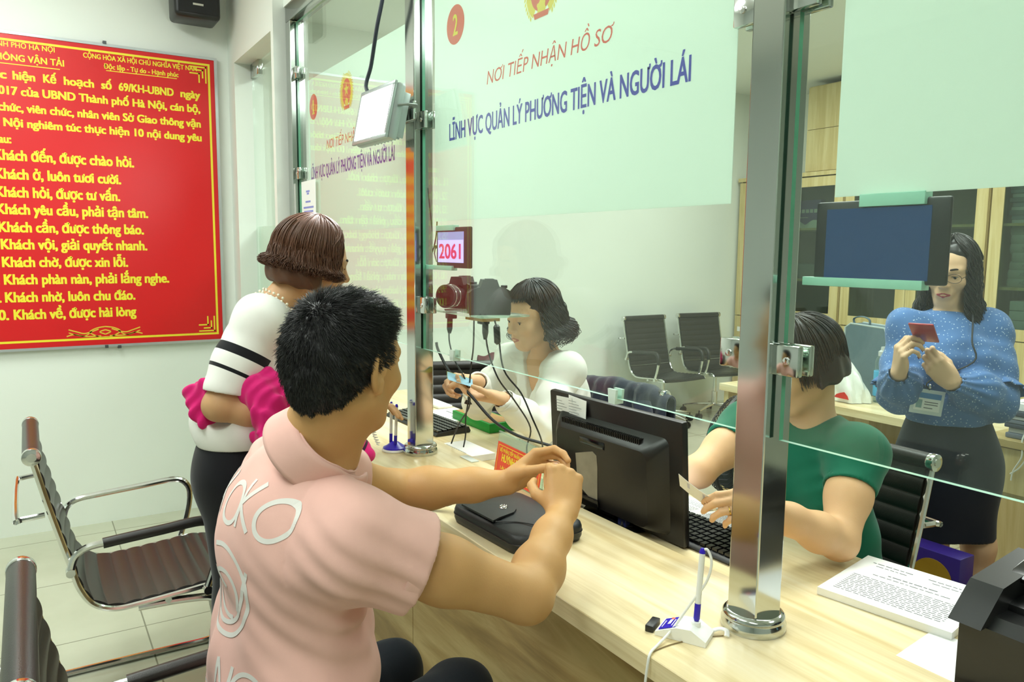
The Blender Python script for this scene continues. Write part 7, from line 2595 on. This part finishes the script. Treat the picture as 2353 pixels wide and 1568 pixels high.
# ---------- standing woman in the striped sweater
def build_striped():
    t = thing('person', 'standing woman in a white sweater with black stripes and black trousers', 'person', (-2.23, 0.50, 0.0))
    SK = skin('skin_striped', '#c99d72')
    LIPS = M('lips_rose')
    hc = A3(-2.232, 0.712, 1.425)
    H = frame(A3(0.10, 0.98, -0.24), A3(0.08, 0.25, 1))
    s = 0.97
    nb = A3(-2.245, 0.612, 1.305)
    F0 = unit(A3(0.42, 0.90, 0))
    lat = unit(A3(-0.90, 0.42, 0))               # towards her left
    shR = A3(-2.150, 0.535, 1.262)
    shL = A3(-2.400, 0.655, 1.258)
    elR, wrR = A3(-2.125, 0.415, 1.045), A3(-2.085, 0.655, 0.985)
    elL, wrL = A3(-2.50, 0.80, 1.05), A3(-2.375, 0.885, 0.985)
    hips, waist, chest = A3(-2.255, 0.490, 0.865), A3(-2.26, 0.510, 1.02), A3(-2.265, 0.565, 1.165)
    up = unit(nb - waist)
    fwd = unit(np.cross(up, lat))
    if fwd[1] < 0:
        fwd = -fwd
    T = np.stack([lat, fwd, np.cross(lat, fwd)], 1)
    if T[2, 2] < 0:
        T[:, 2] *= -1
    B = Solid()
    P = head(B, hc, H, s, female=True, lid=0.0028)
    torso_solid(B, T, hips, waist, chest, nb, shR, shL, -0.006, ww=0.122, wd=0.092, hw=0.130, hd=0.098)
    B.rc(hc + H @ A3(0, -0.026, -0.05), nb, 0.046, 0.050, k=0.03)
    arm_solid(B, shR, elR, wrR, 1.10)
    arm_solid(B, shL, elL, wrL, 1.08)
    hand(B, wrR, A3(0.25, 0.9, -0.15), A3(-0.9, 0.2, 0.1), 'R', [(28, 35, 20)] * 4, [(0.6, 0.7, 0.3), (0.3, 0.9, 0.2), (0.1, 0.9, 0.2)], s=0.94)
    hand(B, wrL, A3(0.55, 0.80, -0.20), A3(0.1, -0.3, -1), 'L', [(12, 22, 12)] * 4, [(0.7, 0.6, 0.2), (0.4, 0.9, 0.1), (0.2, 0.9, 0.1)], s=0.94)
    for q in (-1, 1):
        hp = hips + lat * (q * 0.08)
        kn = A3(-2.235, 0.50, 0.47) + lat * (q * 0.085)
        an = A3(-2.235, 0.45, 0.09) + lat * (q * 0.085)
        B.chain([hp, kn, an], [0.075, 0.052, 0.036], k=0.03)
        B.chain([an + A3(0, 0, -0.04), an + F0 * 0.12 + A3(0, 0, -0.06)], [0.033, 0.026], k=0.03)
    body = B.build('body', SK, t, h=0.0038)
    face_parts(t, P, H, s, lid=0.0028, lips=LIPS)
    KW = cloth('white_knit', '#f1f0ea', rough=0.8, bump=0.12, bscale=1200)
    S = torso_solid(Solid(), T, waist + A3(0, 0, -0.06), waist, chest, nb, shR, shL, 0.012, ww=0.138, wd=0.108, hw=0.158, hd=0.122, bust=1.1)
    for sh, el in ((shR, elR), (shL, elL)):
        S.chain([sh, sh + (el - sh) * 0.5, sh + (el - sh) * 0.80], [0.062, 0.062, 0.060], k=0.04)
    S.fn(lambda Q: waves(Q, [(0.0015, 22, 20, 30, 0.3), (0.001, -40, 34, 36, 1.7)]))
    S.rc(nb + unit(hc - nb) * 0.0, hc, 0.058, 0.07, k=0.008, op='s')
    for k in range(4):
        S.ell(nb + T @ A3(0, 0.05 + 0.05 * k / 3, 0.015 - 0.055 * k / 3), A3(0.05 - 0.006 * k, 0.04, 0.03), T, k=0.006, op='s')
    for sh, el in ((shR, elR), (shL, elL)):
        ax = unit(el - sh)
        hm = sh + (el - sh) * 0.86

        def sl(Q, hm=hm, ax=ax):
            al = (Q - hm) @ unit(ax + A3(0, 0.25, -0.1))
            rad = np.linalg.norm((Q - hm) - ((Q - hm) @ ax)[:, None] * ax, axis=1)
            return np.where((rad < 0.085) & (al < 0.065), al, -1.0)
        S.p.append((sl, None, None, 0.003, 'i'))
        S.rc(hm - ax * 0.015, hm + ax * 0.05, 0.050, 0.052, k=0.003, op='s')
    S.cut(waist + A3(0, 0, -0.105), A3(0, 0, -1))

    def stripe(C):
        out = np.full(len(C), -1.0)
        z = (C - waist) @ T[:, 2]
        tr = np.maximum(0.0135 - np.abs(z - 0.0985), 0.0055 - np.abs(z - 0.0405))
        out = tr
        for sh, el in ((shR, elR), (shL, elL)):
            ax = unit(el - sh)
            al = (C - sh) @ ax
            rad = np.linalg.norm((C - sh) - al[:, None] * ax, axis=1)
            on = (rad < 0.075) & (al > 0.05)
            out = np.where(on, np.maximum(0.0125 - np.abs(al - 0.1005), 0.005 - np.abs(al - 0.155)), out)
        return out
    banded(KW, 'stripe', '#17171b')
    sw = S.build('sweater', KW, t, h=0.0036, attrs={'stripe': stripe})
    # pearl trim round the neck
    pm = M('pearl', '#f2ead2', rough=0.2, noise=0.05, coat=0.5)
    pe = MB()
    rg = random.Random(9)
    for row in range(3):
        for k in range(26):
            a = (k / 25 - 0.5) * 2 * 2.5
            r = 0.070 + 0.009 * row
            fr = max(0, math.cos(a))
            p = nb + T @ A3(r * math.sin(a), 0.012 + (r + 0.028 * fr) * math.cos(a) * 1.0, 0.030 - 0.065 * fr - 0.009 * row)
            pe.ell(p, (0.0042, 0.0042, 0.0042), 8)
    pe.build('pearl_collar', pm, sw)
    DK = cloth('black_trousers', '#141419', rough=0.8)
    K = Solid()
    K.ell(hips + A3(0, 0, 0.02), A3(0.145, 0.110, 0.14), T, k=0.04)
    K.ell(hips - F0 * 0.018 + A3(0, 0, -0.04), A3(0.145, 0.098, 0.12), T, k=0.04)
    for q in (-1, 1):
        K.chain([hips + lat * (q * 0.075) + A3(0, 0, -0.05), A3(-2.235, 0.50, 0.47) + lat * (q * 0.085), A3(-2.235, 0.45, 0.07) + lat * (q * 0.085)], [0.090, 0.066, 0.052], k=0.05)
    K.cut(hips + A3(0, 0, 0.07), A3(0, 0, 1)).cut(A3(0, 0, 0.06), A3(0, 0, -1))
    K.build('trousers', DK, t, h=0.006)
    for q in (-1, 1):
        an = A3(-2.235, 0.45, 0.09) + lat * (q * 0.085)
        Solid().chain([an + A3(0, 0, -0.05) - F0 * 0.03, an + F0 * 0.05 + A3(0, 0, -0.063), an + F0 * 0.15 + A3(0, 0, -0.07)], [0.038, 0.036, 0.026], k=0.03).cut(A3(0, 0, 0.004), A3(0, 0, -1)).build('shoe', BLACKG, t, h=0.006)
    HR = M('hair_chestnut', '#5a3722', rough=0.5, noise=0.35, nscale=70)
    cap = hair_cap(hc, H, s, vol=1.10, low=-0.085, face=0.070, ear=0.022, hang=[(0.0, -0.055, -0.045, 0.088, 0.072, 0.058), (0.062, 0.0, -0.045, 0.034, 0.045, 0.055), (-0.062, 0.0, -0.045, 0.034, 0.045, 0.055)])
    hb_ = cap.build('hair', HR, t, h=0.0045)
    hair_locks(hc, H, s, 1800, 21, face=44, hang=0.070, bangs=None, wave=0.005, freq=1.2, flare=0.16, curl=0.020, r0=0.0021, vol=1.13, part=-0.3, m=22).build('hair_locks', HR, hb_, sharp=0)
    # bright pink jacket carried over the arm
    PJ = cloth('hot_pink_cotton', '#d81b74', rough=0.7, bump=0.25, bscale=500)
    j = thing('jacket', 'bright pink jacket with striped cuffs carried over the arm', 'jacket', (-2.10, 0.55, 0.95))
    mid = elR + (wrR - elR) * 0.50
    fa = unit(wrR - elR)
    sd = unit(np.cross(fa, A3(0, 0, 1)))           # away from her body, towards the camera
    Wd = Solid()
    pts = [elR + fa * 0.07 + A3(0, 0, 0.045), mid + A3(0, 0, 0.055) + sd * 0.01, wrR + A3(0, 0, 0.045)]
    Wd.chain(pts, [0.040, 0.062, 0.050], k=0.03)
    Wd.chain([mid + sd * 0.055 + A3(0, 0, 0.03), mid + sd * 0.062 + A3(0, 0, -0.05) + fa * 0.01, mid + sd * 0.05 + A3(0, 0, -0.105) + fa * 0.03], [0.042, 0.044, 0.041], k=0.03)
    Wd.chain([wrR + sd * 0.05 + A3(0, 0, 0.02), wrR + sd * 0.05 + fa * 0.06 + A3(0, 0, -0.03), wrR + sd * 0.03 + fa * 0.12 + A3(0, 0, -0.07)], [0.045, 0.042, 0.038], k=0.03)
    Wd.ell(elR - F0 * 0.036 - sd * 0.035 + A3(0, 0, -0.005), A3(0.04, 0.036, 0.06), k=0.03)
    Wd.chain([elR - F0 * 0.03 - sd * 0.05 + A3(0, 0, 0.02), mid - sd * 0.07 + A3(0, 0, 0.02)], [0.045, 0.05], k=0.03)
    Wd.fn(lambda Q: waves(Q, [(0.008, 46, 38, 30, 0.3), (0.006, -80, 64, 50, 1.7), (0.003, 150, 110, -90, 0.6)]))
    c1o, c1d = mid + sd * 0.052 + A3(0, 0, -0.108) + fa * 0.028, unit(A3(0, 0, -1) + fa * 0.2)
    c2o, c2d = wrR + sd * 0.033 + fa * 0.115 + A3(0, 0, -0.065), unit(fa - A3(0, 0, 0.55))

    def band(c_, w_):
        def f(C):
            out = np.full(len(C), -1.0)
            for o, d in ((c1o, c1d), (c2o, c2d)):
                al = (C - o) @ d
                near = np.linalg.norm(C - o, axis=1) < 0.085
                out = np.where(near, np.maximum(out, np.max([w_ - np.abs(al - q) for q in c_], axis=0)), out)
            return out
        return f
    banded(banded(PJ, 'dark_band', '#3a1430'), 'cream_band', '#e8cf96')
    jb = Wd.build('body', PJ, j, h=0.004, attrs={'dark_band': band((-0.024, 0.004), 0.0042), 'cream_band': band((-0.010,), 0.005)})
    z0 = mid + sd * 0.118 + fa * 0.075 + A3(0, 0, -0.01)
    MB().tube([z0, z0 + A3(0, 0.005, -0.035)], 0.0035, seg=8).box(tuple(z0 + A3(-0.004, 0.0, -0.05)), tuple(z0 + A3(0.004, 0.01, -0.034)), r=0.002).build('zip_pull', CHROME2, jb)


build_striped()
